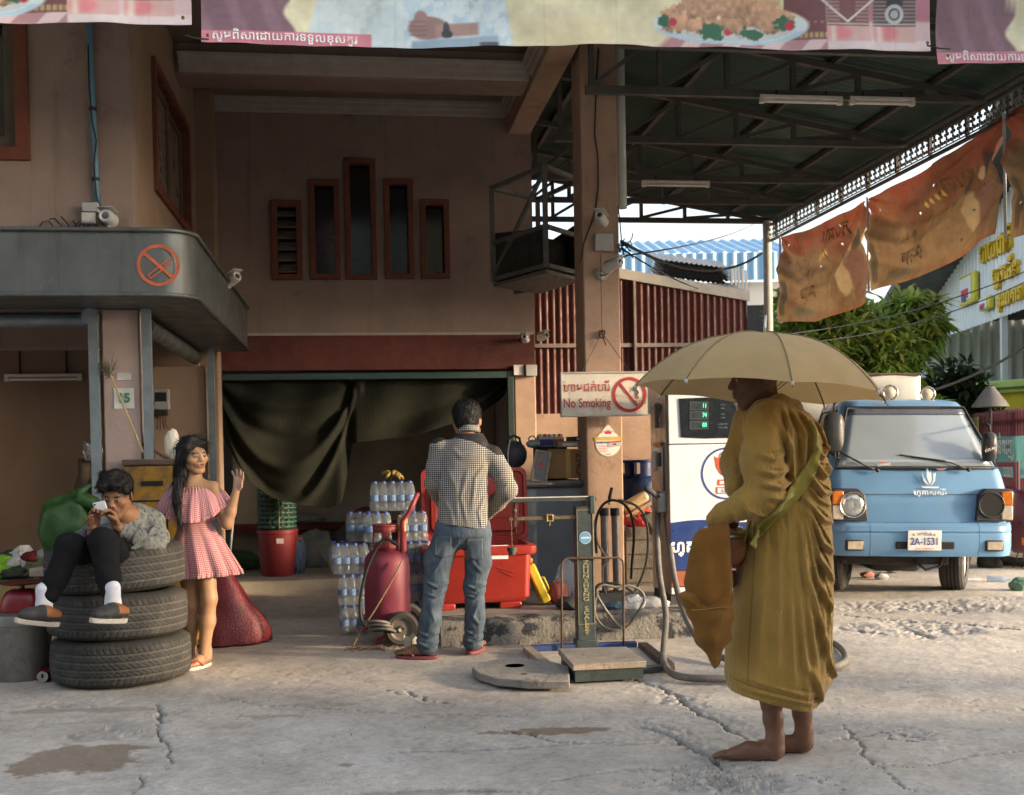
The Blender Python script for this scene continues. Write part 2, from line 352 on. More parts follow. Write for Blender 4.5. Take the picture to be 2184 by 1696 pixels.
 o=mko('forecourt',me,attr_mat('broken_concrete',rough=.92,var=.12,vs=42,bump=.18,bs=130,spec=.25)); tag(o,kind='structure')
 far=MB(); far.box(-900,900,-400,1500,-.12,-.07); tag(far.obj('ground',mat('dusty_earth',(.31,.285,.25),.95,.2,.6,.2,8,dirt=((.36,.33,.30),.5,.35,.25))),kind='structure')
build_ground()
# pebbles and grit on the slab
def build_grit():
 m=MB()
 for i in range(760):
  c=random.random()
  if c<.45: a=random.gauss(1545,70); b=random.gauss(1660,16)
  elif c<.7: a=random.gauss(1960,120); b=random.gauss(1320,25)
  elif c<.8: a=random.gauss(1430,60); b=random.gauss(1500,20)
  else: a=random.uniform(0,2184); b=random.uniform(1420,1695); c=.5
  if b<1200: continue
  p=G(a,b); r=random.uniform(.0015,.0055)*(1.4 if c<.45 else .7)
  t=[(p[0]+r*random.uniform(.6,1.4)*math.cos(k*2.1+i),p[1]+r*random.uniform(.6,1.3)*math.sin(k*2.1+i),p[2]-.006) for k in range(3)]
  m.add(t+[(p[0],p[1],p[2]+r*1.3)],[(0,1,3),(1,2,3),(2,0,3)])
 tag(m.obj('grit',mat('grit_stone',(.36,.34,.31),.9,.5,30,0)),'loose grit and small stones on the broken concrete','grit',kind='stuff')
build_grit()
# ================================================================== pump island (kerb)
isl=bp(941,1381,7.5);
K0=bz(941,1381,0.)      # left end of the kerb face, building frame
KV=K0[1]; KU=K0[0]
ISZ=.17
def build_island():
 t=thing('pump_island','worn concrete kerb island with peeling black paint under the fuel pump','kerb',W((KU,KV,0)),YAW)
 def f(i,j):
  return None
 # kerb body with rough uneven edge
 nx=150; prof=[(0,-.05),(0,.03),(.002,ISZ-.03),(.012,ISZ-.008),(.03,ISZ),(.25,ISZ+.002),(1.2,ISZ),(2.6,ISZ)]
 xs=np.linspace(0,bz(1428,1292,ISZ)[0]+.92-KU,nx); X=[];Y=[];Z=[]
 nn=smooth_noise(xs,xs*0,21,4,f=5.)
 for k,(y,z) in enumerate(prof):
  e=.010*(smooth_noise(xs,xs*0+k*3.1,22,4,f=9.)-.5)*2
  chip=np.clip(smooth_noise(xs,xs*0+.5,23,3,f=4.)-.62,0,1)*.12 if k in (3,4) else 0*xs
  X.append(xs-(0)); Y.append(y+e*(k<5)+chip); Z.append(z+e*.5*(k in (2,3,4))-chip*.7)
 me=gridmesh('kerb',np.array(X)[:6],np.array(Y)[:6],np.array(Z)[:6]); mko('kerb_body',me,M_conc,t)
 me=gridmesh('kerb',np.array(X)[5:],np.array(Y)[5:],np.array(Z)[5:]); mko('island_top',me,mat('island_concrete',(.25,.23,.20),.9,.25,5,.4,40,dirt=((.12,.10,.085),.55,4,.2)),t)
 m=MB(); m.box(-.002,.02,0.004,2.6,-.05,ISZ-.006); m.obj('kerb_end',M_conc,t); m=MB(); m.box(xs[-1]-.02,xs[-1]+.002,0.004,2.6,-.05,ISZ-.006); m.obj('kerb_end',M_conc,t)
 return t
isl=build_island()
# ================================================================== shop building
bd=thing('shop_building','pink plastered two-storey shop building with dark red window frames and deep porch','building',(0,0,0),YAW)
VB=10.9
def slab(name,m,ax,p0,p1,a0,a1,b0,b1,holes=(),parent=bd):
 """wall slab with rectangular openings. ax=1: plane of constant v (a=u,b=z); ax=0: plane of constant u (a=v,b=z); ax=2: a=u,b=v"""
 A=sorted(set([a0,a1]+[h[i] for h in holes for i in (0,1)])); Bq=sorted(set([b0,b1]+[h[i] for h in holes for i in (2,3)]))
 na,nb=len(A),len(Bq); solid=[[not any(h[0]<=(A[i]+A[i+1])/2<=h[1] and h[2]<=(Bq[j]+Bq[j+1])/2<=h[3] for h in holes) for i in range(na-1)] for j in range(nb-1)]
 def pt(a,b,p): return (a,p,b) if ax==1 else (p,a,b) if ax==0 else (a,b,p)
 V=[pt(a,b,p) for p in (p0,p1) for b in Bq for a in A]; n=na*nb; F=[]
 ok=lambda i,j:0<=i<na-1 and 0<=j<nb-1 and solid[j][i]
 for j in range(nb-1):
  for i in range(na-1):
   if not solid[j][i]: continue
   q=[j*na+i,j*na+i+1,(j+1)*na+i+1,(j+1)*na+i]; F.append(tuple(q)); F.append(tuple(x+n for x in q[::-1]))
   for (di,dj,e) in ((0,-1,(0,1)),(1,0,(1,2)),(0,1,(2,3)),(-1,0,(3,0))):
    if not ok(i+di,j+dj): a,b=q[e[0]],q[e[1]]; F.append((a,b,b+n,a+n))
 mb=MB(); mb.add(V,F); return mb.obj(name,m,parent)
# measured features on the back wall
uR=bp(1138,600,VB)[0]; uL=bp(428,600,VB)[0]
zBand=bp(800,713,VB)[2]; zOpen=bp(800,789,VB)[2]; zCeil=bp(760,215,VB)[2]; zBeam=zCeil-.26
slits=[]
for (x0,x1,y0,y1) in [(581,643,430,598),(662,723,385,597),(738,800,340,597),(822,880,383,596),(898,957,427,595)]:
 a=bp(x0,y1,VB); b=bp(x1,y0,VB); slits.append((a[0],b[0],a[2],b[2]))
openU=(bp(456,900,VB)[0],bp(1096,900,VB)[0])
VT=.18
slab('back_wall',M_wall,1,VB,VB+VT,uL-.3,uR,zBand,zCeil+.4,[(s[0]+.03,s[1]-.03,s[2]+.03,s[3]-.03) for s in slits])
MB().box(uL-.3,uR-.002,VB-.012,VB+VT-.01,zOpen,zBand-.002).obj('red_lintel_band',M_red,bd,bevel=.004)
MB().box(bp(520,713,VB)[0],uR-.02,VB-.03,VB-.013,zBand-.012,zBand+.012).obj('white_strip',M_white,bd)
MB().box(openU[1]+.01,uR-.002,VB-.02,VB+VT,0,zOpen-.002).obj('door_pier',M_pil,bd,bevel=.01)
MB().box(uL-.3,openU[0],VB-.01,VB+VT,0,zOpen-.002).obj('door_pier',M_wall,bd,bevel=.01)
# slit windows
for k,s in enumerate(slits):
 w=thing_part=bpy.data.objects.new('slit_window',None); COL.objects.link(w); w.parent=bd; w.empty_display_size=.05
 fw=.055; y0,y1=VB-.035,VB+.05
 m=MB(); m.box(s[0],s[0]+fw,y0,y1,s[2],s[3]); m.box(s[1]-fw,s[1],y0,y1,s[2],s[3]); m.box(s[0]+fw,s[1]-fw,y0,y1,s[3]-fw,s[3]); m.box(s[0]+fw,s[1]-fw,y0,y1,s[2],s[2]+fw)
 # connected ring frame
 ro=[(s[0],s[2]),(s[1],s[2]),(s[1],s[3]),(s[0],s[3])]; ri=[(s[0]+fw,s[2]+fw),(s[1]-fw,s[2]+fw),(s[1]-fw,s[3]-fw),(s[0]+fw,s[3]-fw)]
 V=[(p,y,q) for y in (y0,y1) for (p,q) in ro+ri]; F=[]
 for i in range(4):
  j=(i+1)%4; F+= [(i,j,4+j,4+i),(8+i,12+i,12+j,8+j),(i,8+i,8+j,j),(4+i,4+j,12+j,12+i)]
 MB().add(V,F).obj('frame',M_frame,w,bevel=.006)
 MB().box(s[0]+.032,s[1]-.032,VB+.09,VB+.10,s[2]+.032,s[3]-.032).obj('pane',M_dark,w)
 if k==0:
  nz=6
  for q in range(nz):
   z=s[2]+fw+(s[3]-s[2]-2*fw)*(q+.5)/nz
   MB().box(-(s[1]-s[0])/2+fw+.004,(s[1]-s[0])/2-fw-.004,-.05,.05,-.003,.003).obj('louvre_slat',mat('frosted_louvre',(.24,.22,.19),.35,.1,4,0),w,loc=((s[0]+s[1])/2,VB+.045,z),rot=(R(38),0,0))
def ringframe(name,parent,ax,p0,p1,a0,a1,b0,b1,fw,m,bev=.006):
 ro=[(a0,b0),(a1,b0),(a1,b1),(a0,b1)]; ri=[(a0+fw,b0+fw),(a1-fw,b0+fw),(a1-fw,b1-fw),(a0+fw,b1-fw)]
 V=[((p,y,q) if ax==1 else (y,p,q) if ax==0 else (p,q,y)) for y in (p0,p1) for (p,q) in ro+ri]; F=[]
 for i in range(4):
  j=(i+1)%4; F+= [(i,j,4+j,4+i),(8+i,12+i,12+j,8+j),(i,8+i,8+j,j),(4+i,4+j,12+j,12+i)]
 return MB().add(V,F).obj(name,m,parent,bevel=bev)
# mouldings, ceiling, beams
vb0=bp(760,170,VB)[1];
def at_z(x,y,z): return bz(x,y,z)
b_front=at_z(760,168,zBeam)[1]; b_back=at_z(760,197,zBeam)[1]
sbL=bp(1082,268,VB)[0]; sbR=bp(1130,268,VB)[0]
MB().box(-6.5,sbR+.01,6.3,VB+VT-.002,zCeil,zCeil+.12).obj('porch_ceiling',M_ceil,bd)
MB().box(uL-.1,sbL-.002,b_front,b_back,zBeam,zCeil-.001).obj('cross_beam',M_wall,bd,bevel=.008)
MB().box(sbL,sbR,6.32,VB-.001,zBeam-.03,zCeil-.001).obj('side_beam',M_pil,bd,bevel=.008)
def moulding(u0,u1,v,sgn,z1,h=.11,d=.06):
 pr=[(0,0),(d,0),(d,-h*.22),(d*.72,-h*.28),(d*.72,-h*.55),(d*.4,-h*.62),(d*.4,-h*.92),(0,-h)]
 MB().prism([(v-sgn*p,z1+q) for p,q in pr],u0,u1,0).obj('moulding',M_white,bd)
moulding(uL+.05,sbL-.01,VB-.002,1,zCeil-.002,.13,.08)
moulding(uL+.05,sbL-.01,b_front-.002,1,zBeam+.155,.14,.09)
def moulding_v(u,sgn,v0,v1,z1,h=.11,d=.06):
 pr=[(0,0),(d,0),(d,-h*.22),(d*.72,-h*.28),(d*.72,-h*.55),(d*.4,-h*.62),(d*.4,-h*.92),(0,-h)]
 MB().prism([(u-sgn*p,z1+q) for p,q in pr],v0,v1,1).obj('moulding',M_white,bd)
moulding_v(sbL-.002,1,6.4,b_front-.1,zBeam+.155,.13,.08); moulding_v(sbL-.002,1,b_back+.02,VB-.1,zCeil-.004,.12,.07)
# storeroom behind the opening
FZ=.1
MB().box(openU[0]-3.2,uR-.145,VB+.02,14.2,-.1,FZ).obj('storeroom_floor',mat('storeroom_floor_concrete',(.27,.24,.20),.9,.2,3,.2,40),bd)
MB().box(-6.2,uR-.01,14.0,14.15,FZ+.001,2.9).obj('storeroom_back_wall',M_int,bd)
MB().box(uR-.14,uR-.004,VB+.2,13.99,FZ+.001,2.9).obj('storeroom_side_wall',M_wall,bd)
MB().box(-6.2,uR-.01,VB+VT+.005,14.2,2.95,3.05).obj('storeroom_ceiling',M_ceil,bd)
MB().box(-1.35,uR-.15,13.0,13.12,FZ+.001,2.1).obj('storeroom_partition',mat('partition_plaster',(.47,.40,.30),.9,.2,2,.1,30,dirt=((.26,.21,.16),.55,2.6,.3)),bd)
# ---------------- left wing
uC=bp(284,470,7.55)[0]            # front corner of the upper storey
vF=7.55
wl=[bp(-30,342,vF),bp(57,20,vF)]
slab('upper_front_wall',M_wall,1,vF,vF+.16,-6.5,uC,2.5,zCeil-.002,[(wl[0][0]-.6,wl[1][0]-.07,wl[0][2]+.07,zCeil-.5)])
ww=bpy.data.objects.new('upper_window',None); COL.objects.link(ww); ww.parent=bd
ringframe('frame',ww,1,vF-.03,vF+.08,wl[0][0]-.6,wl[1][0],wl[0][2],zCeil-.43,.085,M_frame)
ringframe('sash',ww,1,vF+.035,vF+.075,wl[0][0]-.512,wl[1][0]-.087,wl[0][2]+.087,zCeil-.52,.075,mat('brown_sash',(.10,.075,.055),.6,.2,6,.05))
MB().box(wl[0][0]-.55,wl[1][0]-.1,vF+.09,vF+.10,wl[0][2]+.1,zCeil-.5).obj('pane',M_dark,ww)
# side wall of the wing with a tall window (plane of constant u)
w0=bu(322,430,uC); w1=bu(402,590,uC); wz0=w1[2];
sv0=bu(326,300,uC)[1]; sv1=bu(404,500,uC)[1]; sz0=bu(404,592-90,uC)[2]
zw0=bu(330,408,uC)[2];
slab('wing_side_wall',M_wall2,0,uC-.16,uC-.001,vF+.161,VB+.1,2.5,zCeil-.004,[(sv0+.05,sv1-.05,zw0+.05,zCeil-.55)])
sw=bpy.data.objects.new('side_window',None); COL.objects.link(sw); sw.parent=bd
ringframe('frame',sw,0,uC-.06,uC+.03,sv0,sv1,zw0,zCeil-.5,.07,M_frame)
for q in range(2):
 a=sv0+.08+(sv1-sv0-.16)*q/2; b=sv0+.08+(sv1-sv0-.16)*(q+1)/2
 ringframe('sash',sw,0,uC-.05-.02*q,uC-.015-.02*q,a,b-.005,zw0+.08,zCeil-.58,.05,mat('brown_sash'))
 MB().box(uC-.045-.02*q,uC-.04-.02*q,a+.05,b-.055,zw0+.13,zCeil-.63).obj('pane',mat('curtained_pane',(.20,.16,.12),.3,.15,3,0),sw)
# pilaster where the wing meets the back wall and along the corner
MB().box(uC-.02,uC+.16,VB-.28,VB-.002,0,zCeil-.006).obj('pilaster',M_wall2,bd,bevel=.01)
# fascia box with rounded corner: plan outline
fz0,fz1=2.25,2.66
ufr=bp(416,600,7.1)[0]; vfr=6.98; vbk=10.55
rad=.2; arc=[(ufr-rad+rad*math.sin(t),vfr+rad-rad*math.cos(t)) for t in np.linspace(0,math.pi/2,12)]
plan=[(-6.5,vfr)]+arc+[(ufr,vbk),(uC+.02,vbk),(uC+.02,vF-.002),(-6.5,vF-.002)]
MB().prism(plan,fz0,fz1,2).obj('canopy_fascia',M_fasc,bd,smooth=30)
rim=[(-6.5,vfr-.012)]+[(ufr-rad+(rad+.012)*math.sin(t),vfr+rad-(rad+.012)*math.cos(t)) for t in np.linspace(0,math.pi/2,12)]+[(ufr+.012,vbk)]
for z in (fz0+.012,fz1-.012):
 MB().tube([(a,b,z) for a,b in rim],.014,6).obj('fascia_trim',M_fasc,bd,smooth=True)
# painted no smoking mark on the fascia
def disc_pts(c,r,n=40): return [(c[0]+r*math.cos(2*math.pi*k/n),c[1]+r*math.sin(2*math.pi*k/n)) for k in range(n)]
def ring2(m,c,r0,r1,y,n=48,sx=1.):
 V=[(c[0]+sx*r*math.cos(2*math.pi*k/n),y,c[1]+r*math.sin(2*math.pi*k/n)) for r in (r0,r1) for k in range(n)]
 m.add(V,[(k,(k+1)%n,n+(k+1)%n,n+k) for k in range(n)])
def strip2(m,a,b,w,y):
 a=np.array(a,float);b=np.array(b,float); d=(b-a)/np.linalg.norm(b-a); p=np.array([-d[1],d[0]])*w/2
 m.add([(q[0],y,q[1]) for q in (a-p,b-p,b+p,a+p)],[(0,1,2,3)])
M_orange=mat('faded_orange_paint',(.42,.10,.045),.75,.25,14,.05,60,dirt=((.25,.17,.13),.62,16,.2))
nc=bp(338,566,vfr); m=MB(); ry=vfr-.004; rr=.125; c=(nc[0],nc[2])
ring2(m,c,rr*.84,rr,ry); strip2(m,(c[0]-.085,c[1]+.075),(c[0]+.085,c[1]-.075),.02,ry)
M_=[((-.06,-.06),(.07,.045)),((-.045,-.08),(.085,.022))]
for a,b in M_: strip2(m,(c[0]+a[0],c[1]+a[1]),(c[0]+b[0],c[1]+b[1]),.008,ry-.001)
strip2(m,(c[0]-.06,c[1]-.06),(c[0]-.045,c[1]-.08),.008,ry-.001); strip2(m,(c[0]+.03,c[1]+.012),(c[0]+.045,c[1]-.008),.008,ry-.001)
m.obj('no_smoking_mark',M_orange,bd)
# front column, shutter tracks, shutter boxes
cu0=bp(222,900,7.55)[0]; cu1=bp(301,900,7.55)[0]
MB().box(cu0,cu1,7.55,7.8,0,fz0-.001).obj('corner_column',mat('pale_pink_plaster',(.36,.27,.235),.82,.12,3,.12,45,dirt=((.33,.24,.2),.6,4,.2),streak=((.36,.27,.23),.62,12,.2)),bd,bevel=.008)
pw=.058
def channel(u,v,lean=0,z1=fz0-.001):
 m=MB(); m.box(u,u+pw,v,v+.006,0,z1); m.box(u,u+.006,v+.0061,v+.05,0,z1); m.box(u+pw-.006,u+pw,v+.0061,v+.05,0,z1)
 V=[(0,0),(pw,0),(pw,.05),(pw-.008,.05),(pw-.008,.008),(.008,.008),(.008,.05),(0,.05)]
 return MB().prism([(u+a,v+b) for a,b in V],0,z1,2).obj('shutter_track',M_gal,bd)
channel(cu0-.075,7.5); channel(cu1+.02,7.52)
channel(bp(446,900,10.2)[0],10.15)
MB().cyl((-6,7.62,fz0-.06),(cu0-.09,7.62,fz0-.06),.045,n=14).obj('shutter_roll',M_gal,bd,smooth=40)
MB().box(-6,cu0-.08,7.66,7.70,fz0-.10,fz0-.002).obj('shutter_head',M_gal,bd)
MB().cyl((cu1-.02,7.9,fz0-.07),(cu1-.02,10.3,fz0-.07),.06,n=14).obj('shutter_roll',M_fasc,bd,smooth=40)
MB().cyl((cu0-.06,7.48,fz0-.05),(cu0-.06,7.6,fz0-.05),.05,n=16).obj('shutter_pulley',M_gal,bd,smooth=40)
MB().box(uC-.45,uC+.10,10.2,10.5,0,fz0-.15).obj('inner_column',M_wall2,bd,bevel=.01)
MB().box(-6.5,uC-.02,10.9,11.05,0,2.6).obj('wing_back_wall',M_wall2,bd)
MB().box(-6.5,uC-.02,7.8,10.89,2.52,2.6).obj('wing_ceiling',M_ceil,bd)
MB().box(-6.5,uC-.5,9.4,9.62,2.18,2.50).obj('wing_beam',M_wall,bd,bevel=.01)
MB().box(-6.6,-6.45,7.0,11.0,0,5).obj('wing_far_wall',M_wall2,bd)
MB().box(uC-.44,uC+.0,10.52,10.88,0,2.5).obj('wing_return_wall',M_wall2,bd)
# upper void closures so no sky leaks behind the storey
MB().box(-6.5,uR,VB+VT+.002,VB+VT+3.3,zCeil+.05,zCeil+.12).obj('upper_slab',M_ceil,bd)
MB().box(-6.5,uC-.17,VB+.05,VB+.17,2.62,zCeil-.01).obj('upper_back_wall',M_wall2,bd)
MB().box(uR-.12,uR-.003,VB+VT+.003,VB+3.4,zBand,zCeil+.04).obj('upper_end_wall',M_wall,bd)
MB().box(uR-.12,uR-.003,VB+VT+.003,VB+3.4,3.06,zBand-.001).obj('upper_end_wall',M_wall,bd) if zBand>3.1 else None
# ================================================================== main pillar
PV=8.75
pu0=bp(1251,1000,PV)[0]; pu1=bp(1329,1000,PV)[0]; pz=5.4
def build_pillar():
 t=thing('concrete_pillar','tall pink plaster pillar standing on the pump island behind the weighing scale','pillar',W(((pu0+pu1)/2,PV+.14,ISZ)),YAW)
 hw=(pu1-pu0)/2
 MB().box(-hw,hw,-.14,.20,-.02,pz).obj('shaft',M_pil,t,bevel=.012)
 m=MB(); m.tube([(hw+.045,-.05,3.05),(hw+.045,-.05,pz)],.045,14); m.obj('downpipe',mat('grey_pvc',(.42,.44,.42),.45,.12,5,.05),t,smooth=40)
 c=bp(1253,540,PV-.0); c=bp(1286,520,PV)
 def L(x,y,v=PV,dz=0): q=bp(x,y,v); return (q[0]-(pu0+pu1)/2,q[1]-PV-.14,q[2]-ISZ)
 a=L(1286,519); MB().box(a[0]-.075,a[0]+.075,a[1]-.055,a[1]-.001,a[2]-.07,a[2]+.07).obj('junction_box',M_grey,t,bevel=.008)
 a=L(1284,585); MB().cyl((a[0],a[1]-.02,a[2]),(a[0],a[1]-.001,a[2]),.05,n=24).obj('cover_plate',M_grey,t,smooth=40)
 pts=[L(x,y,PV-.012) for x,y in [(1277,105),(1272,170),(1270,230),(1268,290),(1275,330),(1276,400),(1270,450),(1256,490),(1245,520),(1238,560)]]
 MB().tube(pts,.006,6).obj('cable',M_cable,t,smooth=True)
 pts=[L(x,y,PV-.02) for x,y in [(1318,440),(1322,470),(1326,520),(1330,545),(1316,560),(1300,570),(1292,580)]]
 MB().tube(pts,.005,6).obj('cable',M_cable,t,smooth=True)
 # tangle of wire ends at the corner
 m=MB()
 for i in range(9):
  p=np.array(L(1325+random.uniform(-8,10),535+random.uniform(-12,25),PV-.03)); q=[p]
  for k in range(5): q.append(q[-1]+np.array([random.uniform(-.05,.06),random.uniform(-.03,.02),random.uniform(-.05,.06)]))
  m.tube(q,.0045,5)
 tag(m.obj('wire_tangle',M_cable,t,smooth=True),kind='stuff')
 # round paper sticker with crown and lettering
 a=L(1297,946); s=bpy.data.objects.new('sticker',None); COL.objects.link(s); s.parent=t
 y=a[1]-.003; r=.105
 MB().add([(a[0]+p,y,a[2]+q) for p,q in disc_pts((0,0),r*1.0)],[tuple(range(40))]).obj('rim',mat('sticker_gold',(.62,.45,.13),.5,.1,20,0),s)
 MB().add([(a[0]+p,y-.001,a[2]+q) for p,q in disc_pts((0,0),r*.95)],[tuple(range(40))]).obj('paper',mat('sticker_white',(.74,.74,.72),.5,.08,20,0),s)
 Mr=mat('print_red',(.55,.04,.06),.5,.08,20,0); Mb=mat('print_blue',(.04,.07,.28),.5,.08,20,0); Mg=mat('print_gold',(.6,.42,.08),.5,.1,20,0)
 cx,cz=a[0],a[2]
 MB().add([(cx+p,y-.001,cz+.105+q) for p,q in [(-.05,-.01),(.05,-.01),(.0,.055)]],[(0,1,2)]).obj('peak',mat('sticker_white'),s)
 cr_=[(-.032,0),(-.042,.035),(-.02,.018),(-.012,.045),(0,.022),(.012,.045),(.02,.018),(.042,.035),(.032,0)]
 MB().add([(cx+p*.8,y-.002,cz+.075+q*.8) for p,q in cr_],[tuple(range(9))]).obj('crown',Mr,s)
 V=[(-.115,.052),(.115,.052),(.108,.038),(.115,.025),(-.115,.025),(-.108,.038)]
 MB().add([(cx+p,y-.003,cz+q) for p,q in V],[tuple(range(6))]).obj('ribbon',Mg,s)
 lettering('SAMSUNG',.022,(cx-.045,y-.003,cz+.008),Mb,s,bold=.0008)
 for k in range(3): lettering('ឈ្នះរង្វាន់',.017,(cx-.045,y-.003,cz-.02-.02*k),Mr,s)
 V=[(.0,.015),(.105,.022),(.105,-.02),(.0,-.03)]
 MB().add([(cx+p,y-.003,cz+q) for p,q in V],[(0,1,2,3)]).obj('printed_box',Mr,s)
 MB().add([(cx+p,y-.004,cz+q) for p,q in [(.0,.003),(.105,.01),(.105,-.018),(.0,-.028)]],[(0,1,2,3)]).obj('printed_box_front',mat('print_grey',(.5,.5,.5),.5,.3,60,0),s)
 lettering('100',.02,(cx+.05,y-.005,cz-.007),mat('print_black',(.03,.03,.03),.5,0,1,0),s,bold=.0008)
 lettering('ភ្នំពេញ',.016,(cx,y-.003,cz-.085),mat('print_blue'),s)
build_pillar()
# ================================================================== station canopy
M_roof=mat('green_roof_sheet',(.032,.06,.047),.5,.2,2,.05,30,metal=.2,dirt=((.07,.065,.05),.58,3,.25))
M_truss=mat('grey_truss_paint',(.085,.08,.075),.6,.2,5,.08,50,dirt=((.075,.055,.04),.58,8,.2))
EU=5.2; ZC=4.1
def roof_z(u): return 4.14+.17*(EU-u)
def build_canopy():
 t=thing('station_canopy','dark green corrugated steel canopy on trusses over the pumps','canopy',(0,0,0),YAW)
 v0,v1=6.35,13.7; vs=np.arange(v0,v1,.076/8); w=.010*np.sin(2*np.pi*vs/.076)
 us=[sbR+.03,2.0,3.5,5.0]; prof=[(u,roof_z(u)) for u in us]
 X=np.array([[u]*len(vs) for u,z in prof]); Z=np.array([z+.05+w for u,z in prof]); Y=np.array([vs]*len(prof))
 mko('roof_sheet',gridmesh('roof_sheet',X,Y,Z),M_roof,t)
 prof=[(4.99+.34*math.sin(a),roof_z(4.99)+.052-.13*(1-math.cos(a))) for a in np.linspace(0,math.pi/2,9)]
 X=np.array([[u]*len(vs) for u,z in prof]); Y=np.array([vs]*len(prof)); Z=np.array([z+w for u,z in prof])
 mko('curved_eave_sheet',gridmesh('curved_eave_sheet',X,Y,Z),M_roof,t)
 vt=[bz(1650,y,ZC)[1] for y in (202,304,385,432)]+[bz(1500,471,ZC)[1]]
 vt=[vt[0]-2.1,vt[0]-1.0]+vt
 u0_=sbR+.08; uu=np.linspace(u0_+.05,EU,7)
 for k,v in enumerate(vt):
  tr=bpy.data.objects.new('roof_truss',None); COL.objects.link(tr); tr.parent=t
  MB().bar((u0_,v,ZC),(EU,v,ZC),.05,.06).obj('bottom_chord',M_truss,tr)
  MB().bar((u0_,v,roof_z(u0_)-.035),(EU-.05,v,roof_z(EU-.05)-.035),.05,.05).obj('top_chord',M_truss,tr)
  for i in range(len(uu)-1):
   u=uu[i]
   MB().bar((u,v+.003,ZC+.03),(u,v+.003,roof_z(u)-.06),.04,.04,up=(0,1,0)).obj('strut',M_truss,tr)
   a=(uu[i],v-.003,ZC+.03); b=(uu[i+1],v-.003,roof_z(uu[i+1])-.06)
   if i<5: MB().bar(a,b,.032,.032,up=(0,1,0)).obj('brace',M_truss,tr)
 for u in (1.2,2.1,3.0,3.9,4.75):
  MB().bar((u,v0,roof_z(u)+.008),(u,v1,roof_z(u)+.008),.045,.045).obj('purlin',M_truss,t)
 # right-hand edge beam, openwork trim and hanging pipe
 for (u,z,r) in ((EU+.0,ZC+.02,.024),(EU+.0,ZC-.045,.02),(EU,3.86,.02)):
  MB().tube([(u,v0,z),(u,v1-.2,z)],r,8).obj('edge_pipe',M_truss,t,smooth=True)
 v=v0+.1
 while v<v1-.3:
  MB().bar((EU,v,3.88),(EU,v,ZC-.06),.03,.03).obj('edge_upright',M_truss,t); v+=.62
 # a single openwork motif: stem with three rounded leaves, repeated
 m=MB();
 def dsk(c,r,n=8): m.add([(.004*s,c[0]+r*math.cos(6.283*k/n),c[1]+r*math.sin(6.283*k/n)) for s in (-1,1) for k in range(n)],[tuple(range(n)),tuple(range(2*n-1,n-1,-1))]+[(k,(k+1)%n,n+(k+1)%n,n+k) for k in range(n)])
 m.box(-.004,.004,-.005,.005,-.09,.02); m.box(-.0045,.0045,-.052,.052,-.095,-.085)
 dsk((0,.035),.020); dsk((-.024,.005),.016); dsk((.024,.005),.016); dsk((-.032,-.055),.018); dsk((.032,-.055),.018); dsk((0,-.03),.014)
 me=m.mesh('trim_motif'); v=v0+.08; first=None
 while v<v1-.25:
  o=mko('trim_motif',me,M_truss,t,loc=(EU,v,3.985)); v+=.105
 for (u,v) in ((EU-.05,v1-.25),):
  MB().tube([(u,v,-.05),(u,v,ZC)],.055,12).obj('post',mat('weathered_post',(.33,.32,.29),.6,.15,5,.1,dirt=((.2,.16,.12),.6,6,.2)),t,smooth=40)
  MB().bar((u,v,ZC-.75),(u-.6,v,ZC-.03),.05,.05,up=(0,1,0)).obj('knee_brace',M_truss,t) if False else None
 # gutter beam at the building side
 MB().bar((sbR+.06,v0,4.72),(sbR+.06,v1,4.72),.08,.1).obj('wall_plate',M_truss,t)
 return vt
VTR=build_canopy()
def tube_light(x0,x1,y,v,label,loc_z=ZC-.05):
 a=bp(x0,y,v); b=bp(x1,y,v); L=b[0]-a[0]; c=(a+b)/2
 t=thing('fluorescent_light',label,'light',W(c),YAW)
 MB().box(-L/2,L/2,-.02,.02,.008,.036).obj('batten',M_whp,t,bevel=.004)
 MB().tube([(-L/2+.03,0,-.012),(L/2-.03,0,-.012)],.014,10).obj('tube',mat('unlit_tube',(.72,.70,.65),.3,.04,5,0),t,smooth=40)
 for s in (-1,1):
  MB().box(s*(L/2-.02)-.02,s*(L/2-.02)+.02,-.02,.02,-.03,.011).obj('end_cap',M_whp,t,bevel=.003)
  MB().bar((s*L*.3,0,.037),(s*L*.3,0,max(.08,ZC-c[2]-.03)),.012,.02).obj('hanger',M_blackm,t)
 return t
tube_light(1620,1796,214,VTR[2]-.02,'longest unlit fluorescent batten under the nearest visible roof truss')
tube_light(1812,1950,217,VTR[2]-.02,'thin unlit fluorescent batten at the right end of the near truss')
tube_light(1369,1513,393,VTR[4]-.02,'unlit fluorescent batten hanging far back beside the pink pillar')
tube_light(10,176,806,10.86,'pale fluorescent batten on the beige wall inside the left shop')
